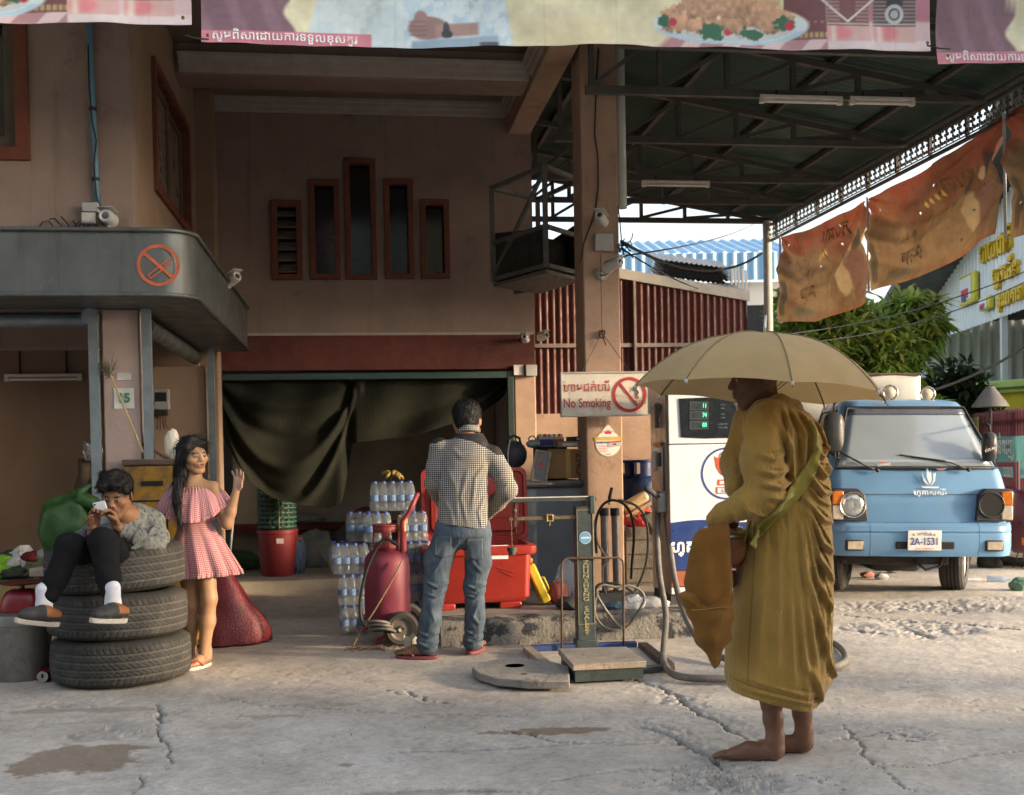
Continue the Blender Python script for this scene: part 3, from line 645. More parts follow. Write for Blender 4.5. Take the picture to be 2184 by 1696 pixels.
# ================================================================== cage platform beside the wall
def build_cage():
 z0,z1=2.80,3.37
 near=P(1165,570,9.3); lf=P(1052,599,10.03); rt=P(1240,590,9.8); far=P(1150,616,10.5)
 q=[near,rt,far,lf]; q=[np.array([p[0],p[1],0]) for p in q]; c=sum(q)/4
 t=thing('steel_cage_platform','rusty grey steel cage platform hung beside the pink wall and pillar','cage',(c[0],c[1],z0))
 q=[p-c for p in q]; Mc=mat('cage_steel',(.12,.12,.115),.6,.25,8,.1,dirt=((.10,.06,.04),.56,10,.2)); H=z1-z0+.28
 for p in q: MB().bar((p[0],p[1],0),(p[0],p[1],H),.045,.045).obj('corner_post',Mc,t)
 for i in range(4):
  a,b=q[i],q[(i+1)%4]; d=(b-a)/np.linalg.norm(b-a)*.024
  for z in (.02,.34,H-.02): MB().bar((a+d)+np.array([0,0,z]),(b-d)+np.array([0,0,z]),.03,.035).obj('rail',Mc,t)
 MB().bar(q[3]*.99+np.array([0,0,.05]),q[0]*.99+np.array([0,0,H-.05]),.028,.028).obj('diagonal_brace',Mc,t)
 MB().add([(p[0]*1.0,p[1]*1.0,z) for z in (-.045,-.015) for p in q],[(0,1,2,3),(7,6,5,4),(0,4,5,1),(1,5,6,2),(2,6,7,3),(3,7,4,0)]).obj('platform',Mc,t)
 Md=mat('dark_sheet',(.035,.032,.03),.8,.3,5,.2)
 for (i,j,h0,h1) in ((2,3,.02,.42),(1,2,.02,.36),(3,0,.03,.33)):
  a,b=q[i]*.93,q[j]*.93; mid=(a+b)/2
  MB().add([(a[0],a[1],h0),(b[0],b[1],h0),(b[0],b[1],h1),(a[0],a[1],h1+.1)],[(0,1,2,3)]).obj('sheet_panel',Md,t,solid=.008)
 MB().box(-.26,.22,-.12,.25,0,.34,Matrix.Rotation(.7,4,'Z')).obj('stored_box',Md,t,bevel=.02)
 MB().bar(q[2]+np.array([0,0,.3]),q[2]+np.array([-.22,.33,.3]),.04,.04).obj('wall_bracket',Mc,t)
 MB().bar(q[2]+np.array([0,0,.02]),q[2]+np.array([-.22,.33,.02]),.04,.04).obj('wall_bracket',Mc,t)
build_cage()
# ================================================================== red corrugated shed
def ribwall(name,m,t,x0,x1,zb,ztop,period=.09,depth=.018,y=0.,both=False):
 xs=[];ds=[]; x=x0
 while x<x1:
  for f,d in ((0,0),(.42,0),(.52,-1),(.88,-1),(.999,0)):
   if x+f*period<=x1: xs.append(x+f*period); ds.append(d*depth)
  x+=period
 xs=np.array(xs); ds=np.array(ds); X=np.array([xs,xs]); Y=np.array([y+ds,y+ds]); Z=np.array([np.full(len(xs),zb),[ztop(a) for a in xs]])
 o=mko(name,gridmesh(name,X,Y,Z,False),m,t); return o
def build_shed():
 v=14.4; a=bp(1130,600,v); b=bp(1592,640,v); tl=bp(1345,596,v); L0=a[0]-.4; L1=b[0]; zt0=tl[2]; s=(b[2]-tl[2])/(b[0]-tl[0])
 t=thing('red_shed','dark red corrugated metal shed behind the pink pillar','shed',W((L0,v,0)),YAW); W_=L1-L0
 zt=lambda x: zt0+s*(x-(tl[0]-L0)); zb=bp(1360,880,v)[2]
 Ms=mat('red_corrugated_paint',(.105,.028,.024),.5,.2,3,.06,30,dirt=((.11,.06,.05),.6,4,.25),streak=((.12,.055,.045),.60,14,.2))
 ribwall('front_sheet',Ms,t,0,W_,zb,zt)
 MB().prism([(0,zt(0)-.02),(W_+.03,zt(W_)-.02),(W_+.03,zt(W_)+.11),(0,zt(0)+.11)],-.05,-.022,1).obj('top_flashing',mat('pale_flashing',(.40,.37,.33),.6,.15,4,.05),t)
 ribwall('end_sheet',Ms,t,0,2.5,zb,lambda x: zt(W_)).matrix_local=Matrix.Translation((W_+.01,0,0))@Matrix.Rotation(R(90),4,'Z')
 zr=bp(1360,737,v)[2]
 MB().bar((0,-.04,zr),(W_,-.04,zr),.03,.05).obj('rail',mat('shed_rail',(.22,.18,.16),.6,.2,5,.05),t)
 x=bp(1352,700,v)[0]-L0; MB().bar((x,-.055,zb),(x,-.055,zt(x)-.02),.05,.03).obj('rail_post',mat('shed_rail'),t)
 MB().box(-.6,W_,-.03,.12,-.05,zb-.002).obj('low_wall',M_pil,t)
 MB().box(-.6,W_,.125,2.6,zt(W_)-.25,zt(W_)-.2).obj('roof_liner',Ms,t)
 m=MB();
 # pile of folded sheets lying on the roof
 p0=bp(1392,615,v+.6);
 st=thing('sheet_metal_stack','grey corrugated metal sheets lying in a heap on the red shed roof','sheet metal',W((p0[0],v+.7,zt(.9)-.02)),YAW)
 for k in range(6):
  xs=np.linspace(0,1.05,60); X=np.array([xs,xs+.22]); Y=np.array([xs*0-.25,xs*0+.9]); w=.012*np.sin(xs*2*np.pi/.07); Z=np.array([w+.045*k-xs*.12,w+.045*k+.30-xs*.12])
  o=mko('sheet',gridmesh('sheet',X,Y,Z),mat('weathered_zinc',(.36,.33,.29),.5,.2,4,.05,metal=.4),st,loc=(random.uniform(-.04,.04),0,0))
 for k in range(5):
  MB().box(1.06+.05*k,1.09+.05*k,-.26,-.24,-.12-.02*k,.16-.02*k).obj('bent_edge',mat('pale_zinc',(.55,.52,.46),.5,.1,5,0,metal=.3),st)
build_shed()
def build_blue():
 d=27.; a=P(1300,548,d); b=P(1660,545,d)
 t=thing('blue_roofed_building','distant building with pale blue corrugated metal roof','building',(a[0]-1.,a[1],0)); L=b[0]-a[0]+1.5; z0=a[2]-.32; z1=P(1400,515,d+3)[2]
 Mb=mat('pale_blue_sheet',(.24,.42,.60),.5,.1,.8,.03,metal=.2)
 xs=np.arange(0,L,.04); w=.03*np.sin(xs*2*np.pi/.28)
 mko('roof_slope',gridmesh('roof_slope',np.array([xs,xs]),np.array([0*xs-.3,0*xs+3]),np.array([w+z0+.32,w+z1])),Mb,t)
 ribwall('eave_sheet',Mb,t,-.6,L,z0-.35,lambda x:z0+.3,.24,.04,y=-.35)
 MB().box(-.3,L,0,.2,-.1,z0-.35).obj('wall',mat('shaded_far_wall',(.30,.31,.32),.8,.1,1,0),t)
 for k in range(5):
  x=1.0+k*1.05; MB().box(x,x+.55,-.02,-.004,z0-1.9,z0-.9).obj('window',M_dark,t)
build_blue()
# ================================================================== right-hand corrugated hall
def build_hall():
 A=np.array([8.1,22.,0]); B=np.array([7.25,13.2,0]); dv=(B-A)/np.linalg.norm(B-A); L=np.linalg.norm(B-A); ang=math.atan2(dv[1],dv[0])
 t=thing('corrugated_hall','white corrugated metal hall with gabled front and yellow lettering across the road','building',A,ang)
 Mw=mat('white_corrugated',(.62,.66,.68),.45,.08,1.2,.03,metal=.1,dirt=((.36,.38,.40),.62,2,.3)); zt=lambda x: 3.84+.27*x; zb=3.25
 # the gable hangs over a dark opening
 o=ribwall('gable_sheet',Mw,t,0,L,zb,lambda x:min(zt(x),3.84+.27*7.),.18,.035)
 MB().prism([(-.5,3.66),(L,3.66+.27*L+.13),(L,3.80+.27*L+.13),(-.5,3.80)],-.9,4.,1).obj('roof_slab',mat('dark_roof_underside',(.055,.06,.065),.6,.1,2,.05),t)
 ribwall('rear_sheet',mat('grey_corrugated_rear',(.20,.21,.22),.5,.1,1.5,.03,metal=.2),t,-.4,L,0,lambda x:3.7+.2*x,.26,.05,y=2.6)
 ribwall('side_sheet',Mw,t,0,2.6,0,lambda x:3.75,.2,.035).matrix_local=Matrix.Translation((-.35,0,0))@Matrix.Rotation(R(90),4,'Z')
 for x in (.25,4.4): MB().bar((x,.05,0),(x,.05,3.3),.09,.09).obj('post',mat('pale_post',(.50,.55,.58),.5,.1,2,0),t)
 for z in (1.9,2.0): MB().tube([(-.3,2.5,z),(L,2.5,z)],.02,6).obj('rail',M_truss,t)
 My=mat('yellow_letter',(.62,.42,.02),.45,.1,4,.03);
 def on(x,y): # photo point -> (along wall, z)
  r=ray(x,y); n=np.array([-dv[1],dv[0],0]); k=((A-CAM)@n)/(r@n); p=CAM+r*k; return (p-A)@dv,p[2]
 def put(txt,x,y,size,al='LEFT'):
  s,z=on(x,y); lettering(txt,size,(s,-.06,z),My,t,(1,0,0),(0,0,1),bold=.012,align=al,extrude=.03)
 put('បាយជាតិ',2100,546,.44); put('ប្រូតេអ៊ីន',2128,592,.36); put('គុណភាព',2137,642,.33)
 for (x0,x1,y0,y1,nm) in ((2062,2095,568,655,'sign_panel'),(2105,2128,620,666,'sign_panel')):
  a,z0=on(x0,y1); b,z1=on(x1,(y0+8));
  g=bpy.data.objects.new(nm,None); COL.objects.link(g); g.parent=t
  MB().box(a,b,-.14,-.045,z0,z1).obj('board',mat('yellow_board',(.62,.55,.05),.4,.08,3,.02),g,bevel=.04)
  w=b-a; h=z1-z0
  MB().box(a+w*.14,b-w*.14,-.152,-.142,z0+h*.12,z1-h*.12).obj('inset',mat('pale_inset',(.62,.66,.68),.5,.1,3,0),g)
  MB().box(a+w*.25,b-w*.3,-.160,-.153,z0+h*.18,z0+h*.5).obj('print_patch',mat('print_red'),g,bevel=.02)
  MB().box(a+w*.3,b-w*.45,-.168,-.161,z0+h*.1,z0+h*.3).obj('print_patch',mat('print_blue'),g,bevel=.02)
build_hall()
def build_yellow():
 t=thing('yellow_house','bright yellow house corner with pale green arched trim beyond the fence','house',P(2160,1000,17.)*np.array([1,1,0]),R(-62))
 My=mat('yellow_paint',(.60,.50,.02),.7,.12,1.5,.05); Mg=mat('pale_green_trim',(.42,.58,.16),.6,.1,2,.05)
 z1=P(2100,815,17)[2]
 MB().box(-3.5,2.5,0,3,0,z1-.1).obj('wall',My,t)
 MB().box(-3.65,2.65,-.16,3.1,z1-.098,z1+.02).obj('cornice',Mg,t,bevel=.02)
 MB().box(-3.6,2.6,-.09,3.05,z1-.17,z1-.099).obj('cornice_step',Mg,t,bevel=.02)
 for cx in (-1.4,.6):
  arc=[(cx+.75*math.cos(a),z1-.95+.55*math.sin(a)) for a in np.linspace(0,math.pi,20)]
  MB().tube([(x,-.03,z) for x,z in arc],.06,8).obj('arch_trim',Mg,t,smooth=True)
  MB().prism([(cx-.69,.2)]+[(cx+.69,.2)]+[(cx+.69*math.cos(a),z1-.95+.49*math.sin(a)) for a in np.linspace(0,math.pi,16)],-.012,-.002,1).obj('arch_panel',mat('deep_yellow',(.58,.42,.02),.7,.1,2,.03),t)
  for s in (-1,1): MB().box(cx+s*.75-.09,cx+s*.75+.09,-.11,-.014,z1-1.05,z1-.93).obj('arch_capital',Mg,t,bevel=.015)
build_yellow()
def build_fence():
 a=G(1990,1060); p0=P(1990,893,19.)*np.array([1,1,0]); p1=P(2250,868,12.6)*np.array([1,1,0]); d=p1-p0; L=np.linalg.norm(d); ang=math.atan2(d[1],d[0])
 t=thing('picket_fence','maroon painted metal picket fence behind the truck','fence',p0,ang); Mf=mat('maroon_paint',(.13,.035,.045),.5,.2,3,.05,dirt=((.20,.14,.12),.6,4,.2))
 H0=P(2060,884,16.5)[2]; me=None; x=0
 m=MB(); m.prism([(-.022,0),(.022,0),(.022,H0-.05),(0,H0),(-.022,H0-.05)],-.012,.012,1); me=m.mesh('picket')
 while x<L: mko('picket',me,Mf,t,loc=(x,0,0)); x+=.115
 for z in (.25,H0*.55,H0-.16): MB().box(-.1,L,.013,.05,z-.03,z+.03).obj('fence_rail',Mf,t)
 for k in range(5): MB().box(k*L/4-.05,k*L/4+.05,.052,.15,0,H0-.02).obj('fence_post',Mf,t)
 # teal cloth banner and small yellow poster tied to it
 def at(x,y):
  r=ray(x,y); n=np.array([-d[1],d[0],0])/L; k=((p0-CAM)@n)/(r@n); p=CAM+r*k; return (p-p0)@(d/L),p[2]
 s0,zb=at(2124,1010); s1,zt=at(2300,918); zt=at(2124,928)[1]
 b=thing('teal_banner','pale teal cloth banner tied to the maroon fence','banner',p0+d/L*s0,ang)
 xs=np.linspace(0,2.2,60); zs=np.linspace(zb,zt,16); X,Z=np.meshgrid(xs,zs); Y=-.05+.02*np.sin(X*5+Z*3); Z=Z-.03*np.sin(np.pi*X/2.2)
 mko('cloth',gridmesh('cloth',X,Y,Z),mat('teal_cloth',(.16,.42,.44),.7,.08,3,.03,trans=.25),b)
 lettering('ភ្នំពេញ',.30,(.75,-.09,(zb+zt)/2+.1),mat('white_print',(.75,.78,.78),.6,.05,5,0),b,bold=.004)
 lettering('ដំណឹង',.22,(1.0,-.09,(zb+zt)/2-.22),mat('white_print'),b)
 s0,zt2=at(2055,900); po=thing('yellow_poster','pale yellow poster with purple print on the fence behind the truck mirror','poster',p0+d/L*s0,ang)
 MB().box(0,1.0,-.04,-.022,zt2-.85,zt2+.05).obj('paper',mat('poster_yellow',(.62,.55,.22),.6,.2,6,0),po)
 MB().box(.12,.9,-.044,-.041,zt2-.25,zt2-.08).obj('print_block',mat('print_purple',(.45,.2,.5),.6,.2,6,0),po)
 MB().box(.12,.7,-.044,-.041,zt2-.6,zt2-.4).obj('print_block',mat('print_orange',(.6,.3,.1),.6,.2,6,0),po)
build_fence()
for (x,y,d,lab) in ((1945,850,13.6,'grey cone-shaped lamp shade just above the truck cab roof'),(2112,846,14.0,'grey cone-shaped lamp shade in front of the yellow house')):
 p=P(x,y,d); t=thing('cone_lamp',lab,'lamp',(p[0],p[1],0))
 MB().lathe([(.02,.13),(.05,.12),(.21,-.10),(.22,-.13),(.19,-.12),(.03,.09)],20,(0,0,p[2])).obj('shade',mat('grey_shade',(.12,.115,.11),.6,.15,6,.1),t,smooth=30,rot=None)
 MB().tube([(0,0,-.1),(0,0,p[2]+.1)],.02,8).obj('pole',M_truss,t,smooth=True)
# ================================================================== trees
def leafclump(n_leaf,L,seed):
 r=random.Random(seed); m=MB()
 for i in range(n_leaf):
  th=r.uniform(0,6.283); el=r.uniform(-.6,1.1); d=np.array([math.cos(th)*math.cos(el),math.sin(th)*math.cos(el),math.sin(el)]); l=L*r.uniform(.6,1.15); w=l*.11
  s=np.cross(d,(0,0,1)); s/=np.linalg.norm(s)+1e-9; tip=d*l+np.array([0,0,-l*.25]); mid=d*l*.5
  m.add([(0,0,0),tuple(mid+s*w),tuple(tip),tuple(mid-s*w)],[(0,1,2,3)])
 return np.concatenate(m.v),m.f
def tree(name,label,base,h,blobs,n,L,colr,seed,trunk=.07,group=None):
 t=thing(name,label,'tree',(base[0],base[1],0),0,group); r=random.Random(seed)
 clumps=[leafclump(16,L,seed*10+k) for k in range(5)]; Vs=[];Fs=[];Cs=[];n0=0
 for i in range(n):
  b=blobs[i%len(blobs)]
  while True:
   q=np.array([r.gauss(0,1) for _ in range(3)]); q/=np.linalg.norm(q); rad=r.random()**.4
   p=q*rad
   if rad>.35: break
  p=np.array(b[0])+p*np.array(b[1]); V,F=clumps[r.randrange(5)]; a=r.uniform(0,6.283); c,s=math.cos(a),math.sin(a); sc=r.uniform(.65,1.25)
  tl=Matrix.Rotation(a,3,'Z')@Matrix.Rotation(r.uniform(-.5,.5),3,'X'); V2=(np.array(tl)@(V*sc).T).T+p
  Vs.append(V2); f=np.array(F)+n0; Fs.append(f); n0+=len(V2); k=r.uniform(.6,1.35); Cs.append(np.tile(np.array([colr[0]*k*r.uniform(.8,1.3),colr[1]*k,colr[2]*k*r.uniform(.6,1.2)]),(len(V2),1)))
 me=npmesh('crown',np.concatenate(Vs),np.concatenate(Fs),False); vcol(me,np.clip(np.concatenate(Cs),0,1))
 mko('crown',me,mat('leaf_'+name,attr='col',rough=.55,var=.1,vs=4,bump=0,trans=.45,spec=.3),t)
 m=MB(); pts=[(0,0,-.05),(.03,.02,h*.35),(-.05,.0,h*.6),(0,.05,h*.85)]; m.tube(pts,[trunk,trunk*.8,trunk*.55,trunk*.25],9); m.obj('trunk',mat('bark',(.13,.10,.075),.9,.3,14,.5),t,smooth=True)
 for k in range(7):
  z=h*r.uniform(.35,.75); b=blobs[k%len(blobs)]; e=np.array(b[0])+np.array([r.uniform(-.5,.5)*b[1][0],r.uniform(-.5,.5)*b[1][1],r.uniform(-.2,.5)*b[1][2]])
  m=MB(); m.tube([(0,0,z),tuple((np.array([0,0,z])+e)/2+np.array([0,0,-.1])),tuple(e)],[trunk*.45,trunk*.3,trunk*.1],6); m.obj('limb',mat('bark'),t,smooth=True)
c=P(1830,740,16.0)
tree('leafy_tree','bright green feathery-leaved tree between the banner and the corrugated hall',(c[0],16.0),4.6,[((-.45,0,2.9),(.75,.7,.75)),((.35,.1,2.55),(.75,.7,.7)),((-.1,-.1,2.1),(.95,.6,.6)),((.8,.2,3.0),(.5,.5,.5)),((-.9,.1,2.3),(.5,.5,.45)),((.5,.0,1.6),(.8,.6,.5)),((-.6,-.1,3.3),(.5,.5,.4))],1700,.27,(.34,.46,.12),3)
c=P(2050,830,16.4)
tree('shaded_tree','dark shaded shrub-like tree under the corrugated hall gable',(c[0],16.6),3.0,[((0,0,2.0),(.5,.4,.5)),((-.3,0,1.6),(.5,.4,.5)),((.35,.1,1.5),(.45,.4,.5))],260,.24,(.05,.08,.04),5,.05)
c=P(1655,720,19.)
tree('distant_tree','small pale green tree seen beside the canopy post',(c[0],19.),3.6,[((0,0,2.9),(.35,.4,.6)),((-.2,0,2.3),(.5,.4,.5))],90,.30,(.10,.15,.05),8,.05)
# ================================================================== overhead wires
M_wire=mat('wire',(.05,.05,.055),.6,0,1,0)
def wire(a,b,sag,label,r=.008,n=18):
 a=np.array(a);b=np.array(b); pts=[a+(b-a)*k/n-np.array([0,0,sag*4*(k/n)*(1-k/n)]) for k in range(n+1)]; m=MB(); m.tube(pts,r,5); tag(m.obj('overhead_wire',M_wire,None,smooth=True),label,'wire','overhead wires behind the canopy')
pp=P(1330,500,9.0); post=P(1628,555,13.6)
wire(P(1325,515,9.1),P(1625,540,13.4),.22,'thick sagging cable from the pillar junction box to the far canopy post',.014)
wire(P(1325,530,9.1),P(1600,600,26.),.3,'thin wire crossing the blue roof from the pillar')
wire(P(1335,545,9.1),P(1620,470,26.),.1,'thin wire rising to the far canopy corner')
wire(P(1660,715,14.),P(2230,560,15.),.15,'upper thin wire crossing the white gable')
wire(P(1660,735,14.),P(2230,580,15.),.2,'lower thin wire crossing the white gable')
wire(P(1960,840,13.),P(2260,690,12.),.10,'bundle of pale cables rising right across the dark hall opening',.016)
# ================================================================== shophouses, kiosk and tree added out of view to block light
def sky_block_row():
 Mx=[mat('street_wall_a',(.34,.30,.26),.9,.15,1,.05),mat('street_wall_b',(.26,.27,.27),.9,.15,1,.05),mat('street_wall_c',(.36,.33,.27),.9,.15,1,.05)]
 labs=['grey-beige shophouse across the road, straight behind the viewpoint','grey shophouse across the road, behind and to the right','tan shophouse across the road, behind and to the left','dull grey shophouse across the road, far left behind the viewpoint']
 for k,(x0,x1,h,y) in enumerate([(-6,3,8.5,-9),(3.2,12,7.5,-9.5),(-15,-6.2,9,-8.5),(-24,-15.2,8,-9)]):
  t=thing('shophouse',labs[k],'building',(x0,y,0),0,'shophouses across the road'); m=Mx[k%3]
  MB().box(0,x1-x0,-6,0,0,h).obj('wall',m,t); MB().box(-.1,x1-x0+.08,-6,.9,3.1,3.25).obj('awning_slab',m,t); MB().box(-.05,x1-x0+.05,-6.1,.15,h+.002,h+.3).obj('parapet',m,t)
  for i in range(3):
   w=(x1-x0)/3; MB().box(i*w+.3,(i+1)*w-.3,.003,.05,.1,2.8).obj('shutter',mat('grey_shutter',(.25,.26,.27),.5,.1,2,0),t)
   for z in (4.2,6.2): MB().box(i*w+.7,(i+1)*w-.7,.003,.04,z,z+1.1).obj('window',M_dark,t)
sky_block_row()
t=thing('roadside_kiosk','plain roadside kiosk with flat roof standing outside the view on the right','kiosk',(6.6,-7,0));  # unseen block added to keep sun off the robed figure and foreground
MB().box(0,2.6,0,10.2,0,3.0).obj('wall',mat('street_wall_a'),t); MB().box(-.3,2.9,-.2,10.35,3.002,3.12).obj('roof',M_truss,t); MB().box(-.04,-.003,3.,6.,.9,2.1).obj('counter_hatch',mat('grey_shutter'),t)
tree('street_tree','broad leafy street tree beyond the kiosk outside the view on the right',(10.6,3.6),8.5,[((0,0,6.0),(2.2,2.4,1.9)),((0,-2.5,5.8),(2.2,2.2,1.9)),((.3,2.4,6.2),(2.0,2.2,1.8)),((0,1.2,5.0),(1.6,2.2,.9)),((.2,-1.5,4.8),(1.8,2.0,.9))],1500,.75,(.05,.09,.03),12,.22)  # unseen crown added so the upper walls and fascia stay out of the sun
# ================================================================== printed banners along the front edge of the roof
def blend(C,m,c): m=np.clip(m,0,1)[...,None]; C[...]=C*(1-m)+np.asarray(c)*m
def paint_banner(x,y):
 """x 0..1555 along the banner, y = pixels above its lower edge"""
 n=smooth_noise(x,y,31,4,f=.03); n2=smooth_noise(x,y,32,4,f=.09); C=np.zeros(x.shape+(3,))
 cream=np.array([.68,.66,.47]); C[...]=cream*(.86+.25*n[...,None]); st=lambda e,w=4: np.clip(e/w+.5,0,1)
 blend(C,st(830-x,150)*.0+np.exp(-((x-760)/120)**2)*.5*st(60-y,30),(.60,.52,.30))
 # woman in mauve dress
 blend(C,st(175-x+12*np.sin(y*.07),8),(.22,.135,.17)); blend(C,st(175-x,8)*np.clip(np.sin(x*.09+y*.03)*1.2,0,1)*.5,(.33,.21,.27)); blend(C,st(175-x,8)*np.clip(n2*2-.9,0,1)*.4,(.14,.09,.12))
 # pale blue shirts
 sh=st(x-205-.25*y,8)*st(415-x,8); blend(C,sh,(.56,.68,.72)); blend(C,sh*np.exp(-((x-300-.6*y)/16)**2)*.6,(.40,.50,.53)); blend(C,sh*st(n2-.55,.1)*.5,(.66,.74,.74))
 s2=st(x-405,6)*st(630-x-.15*y,10); blend(C,s2,(.50,.65,.74)); blend(C,s2*np.clip(np.sin(x*.07-y*.06),0,1)*.45,(.34,.48,.58)); blend(C,s2*st(n2-.52,.1)*.6,(.68,.76,.79))
 a=np.hypot((x-455)/42,(y-40)/24); blend(C,st(1-a,.2),(.30,.20,.19)); blend(C,st(1-np.hypot((x-440)/14,(y-60)/16),.3),(.33,.22,.21)); fo=st(x-470,6)*st(560-x,8)*st(14-abs(y-33-.06*(x-470)),5); blend(C,fo,(.36,.25,.23))
 for k in range(4): blend(C,np.exp(-((y-26-9*k)/1.6)**2)*st(x-415,4)*st(450-x,4)*.6,(.16,.10,.10))
 blend(C,st(1-np.hypot((x-492)/7,(y-38)/15),.3),(.06,.07,.09)); blend(C,st(1-np.hypot((x-493)/12,(y-27)/9),.25),(.05,.06,.07))
 blend(C,st(x-420,4)*st(600-x,8)*st(14-y+.05*(x-420),5),(.30,.42,.52)); blend(C,st(x-560,6)*st(600-x,6)*st(8-y,3),(.08,.08,.11))
 # pink strip that carries the lettering
 blend(C,st(338-x,3)*st(27-y,2),(.56,.21,.27))
 # table and plate of fried chicken
 tb=st(x-940-1.2*y,20)*st(34-y+.0*x,6); blend(C,tb,(.42,.24,.26)); blend(C,tb*np.clip(np.sin((x-.9*y)*.07)*3,0,1)*.8,(.68,.56,.57))
 q=np.hypot((x-1105)/172,(y-52)/46); blend(C,st(1-q,.05)*st(70-y,6),(.62,.72,.76)); blend(C,st(q-.86,.06)*st(1-q,.05)*st(40-y,6),(.42,.58,.68)); blend(C,st(.84-q,.04)*st(60-y,6),(.50,.56,.56))
 for (cx,cy,rx,ry,k) in [(985,62,40,30,1.),(1040,58,58,26,1.1),(1045,88,60,26,.95),(1120,62,42,28,1.),(1165,84,55,30,1.1),(1190,56,42,20,.9),(1110,98,50,30,1.05),(1090,50,40,15,.85),(1215,72,34,22,1.)]:
  e=np.hypot((x-cx)/rx,(y-cy)/ry)+(n2-.5)*.9; sh_=.75+.5*np.clip((y-cy)/ry*.5+.5,0,1)+(n2-.5)*1.0
  m=st(1-e,.18); C[...]=C*(1-m[...,None])+m[...,None]*(np.array([.50,.31,.20])*k*sh_[...,None])
 for (cx,cy,r) in [(955,58,16),(1062,34,26),(1150,32,22),(1222,60,22)]:
  e=np.hypot(x-cx,(y-cy)*1.3)/r+(n2-.5)*1.4; blend(C,st(1-e,.2),(.045,.15,.085))
 for (cx,cy,r) in [(975,55,9),(1095,34,8),(1235,52,10)]: blend(C,st(1-np.hypot(x-cx,y-cy)/r,.25),(.45,.05,.08))
 # menu board and bottles
 md=st(x-1222,4)*st(1318-x,3)*st(y-22,3)*st(q-1,.05); blend(C,md,(.17,.075,.085)); blend(C,md*st(np.sin(x*.55)*.5+.3,.4)*st(6-abs(y-32),2)*.8,(.50,.38,.18)); blend(C,md*np.exp(-((y-60)/2.)**2)*st(np.sin(x*.4),.4)*.6,(.5,.3,.3))
 bgp=st(x-1318,4); blend(C,bgp,(.62,.47,.50)); blend(C,bgp*st(y-62,6),(.45,.20,.26)); blend(C,bgp*st(22-y,4)*np.clip(np.sin((x-.9*y)*.06)*3,0,1),(.60,.50,.52)); blend(C,bgp*st(22-y,4)*.5,(.75,.70,.70))
 for (x0,x1,lc) in [(1318,1415,(.20,.09,.10)),(1424,1522,(.055,.06,.075))]:
  b=st(x-x0,4)*st(x1-x,4)*st(y-18,3); blend(C,b,(.60,.40,.38)); blend(C,b*st(1-np.hypot((x-(x0+x1)/2+20)/28,(y-38)/16),.5)*.8,(.66,.20,.24)); blend(C,b*np.exp(-((x-x0-14)/7)**2)*.7,(.74,.70,.62))
  lb=st(x-x0,3)*st(x1-x,3)*st(y-52,2); blend(C,lb,lc); blend(C,st(x-x0,3)*st(x1-x,3)*np.exp(-((y-57)/1.6)**2),(.62,.58,.52)); blend(C,lb*st(np.sin(y*.8),.5)*st(abs(x-(x0+x1)/2)-18,4)*.45,(.5,.35,.34))
 rr=np.hypot(x-1473,y-78); blend(C,st(4-abs(rr-17),2),(.50,.52,.54)); blend(C,st(9-rr,3),(.45,.47,.5))
 dd=abs(x-1366)*.8-(y-62); blend(C,st(3-abs(dd),2)*st(y-60,2),(.62,.62,.62))
 C*=(1.2+.16*n[...,None]); blend(C,np.clip(.5-abs(y-1.5)/3,0,1)*1.,(.55,.52,.47))
 # faint weave and fold marks
 C*=(1-.10*np.clip(np.exp(-((np.mod(x,155)-77)/1.5)**2),0,1))[...,None]
 return np.clip(C,0,1)
VBN=6.28
def build_banner(xl,label,nx,dz=0.,hang=0.):
 a=bp(430,93,VBN); b=bp(1985,106,VBN); S_=(b[0]-a[0])/1555; u0=a[0]+(xl-430)*S_; Wd=1555*S_; zb=a[2]+dz
 t=thing('printed_banner',label,'banner',W((u0,VBN,zb)),YAW,'food advertising banners along the roof edge')
 sl=(b[2]-a[2])/(b[0]-a[0])
 px=np.linspace(0,1555,nx); py=np.concatenate([np.linspace(0,110,44),[150,220,300,380]]); PX,PY=np.meshgrid(px,py); C=paint_banner(PX,PY)
 X=PX*S_; Zq=PY*S_+X*sl+.010*np.sin(X*2.1+xl)*np.exp(-PY/60)+.004*np.sin(X*9)*np.exp(-PY/30)
 Y=.012*np.sin(X*3.3+xl*.01)+.006*np.sin(X*8+PY*.03)+.02*np.sin(PY*.02)-.0+.004*np.sin(X*23)*np.exp(-PY/40)
 me=gridmesh('sheet',X,Y,Zq); vcol(me,C.reshape(-1,3)); mko('sheet',me,attr_mat('printed_vinyl',rough=.5,var=.06,vs=14,bump=.05,bs=200,trans=.35,spec=.35),t)
 f=lambda x,y: (x*S_,-.035,y*S_+x*S_*sl)
 lettering('សូមពិសាេដាយការទទួលខុសតូវ',25*S_,f(165,14),mat('white_print',(.75,.78,.78),.6,.05,5,0),t,sx=1.02,bold=.0006,warp=lambda co:Vector((co.x,.012*math.sin(co.x*3.3+xl*.01)+.006*math.sin(co.x*8+co.z/S_*.03)+.02*math.sin(co.z/S_*.02)+.004*math.sin(co.x*23)*math.exp(-co.z/S_/40)-.004,co.z)))
 for (x,y) in ((14,12),(1541,10)):
  p=f(x,y); MB().lathe([(.011,0),(.006,.004),(.004,.0)],12,M=Matrix.Rotation(R(90),4,'X'),c=p).obj('eyelet',mat('brass_eyelet',(.25,.18,.10),.4,.2,20,0,metal=.7),t,smooth=30)
 return t,u0,Wd,S_,zb,sl
bl=build_banner(430,'middle food banner with pale shirts and a chicken platter above the porch',640)
build_banner(411-1555,'left food banner with two bottle prints above the wing window',520)
build_banner(2004,'right food banner with pink lettered strip at the top right corner',520,.02)
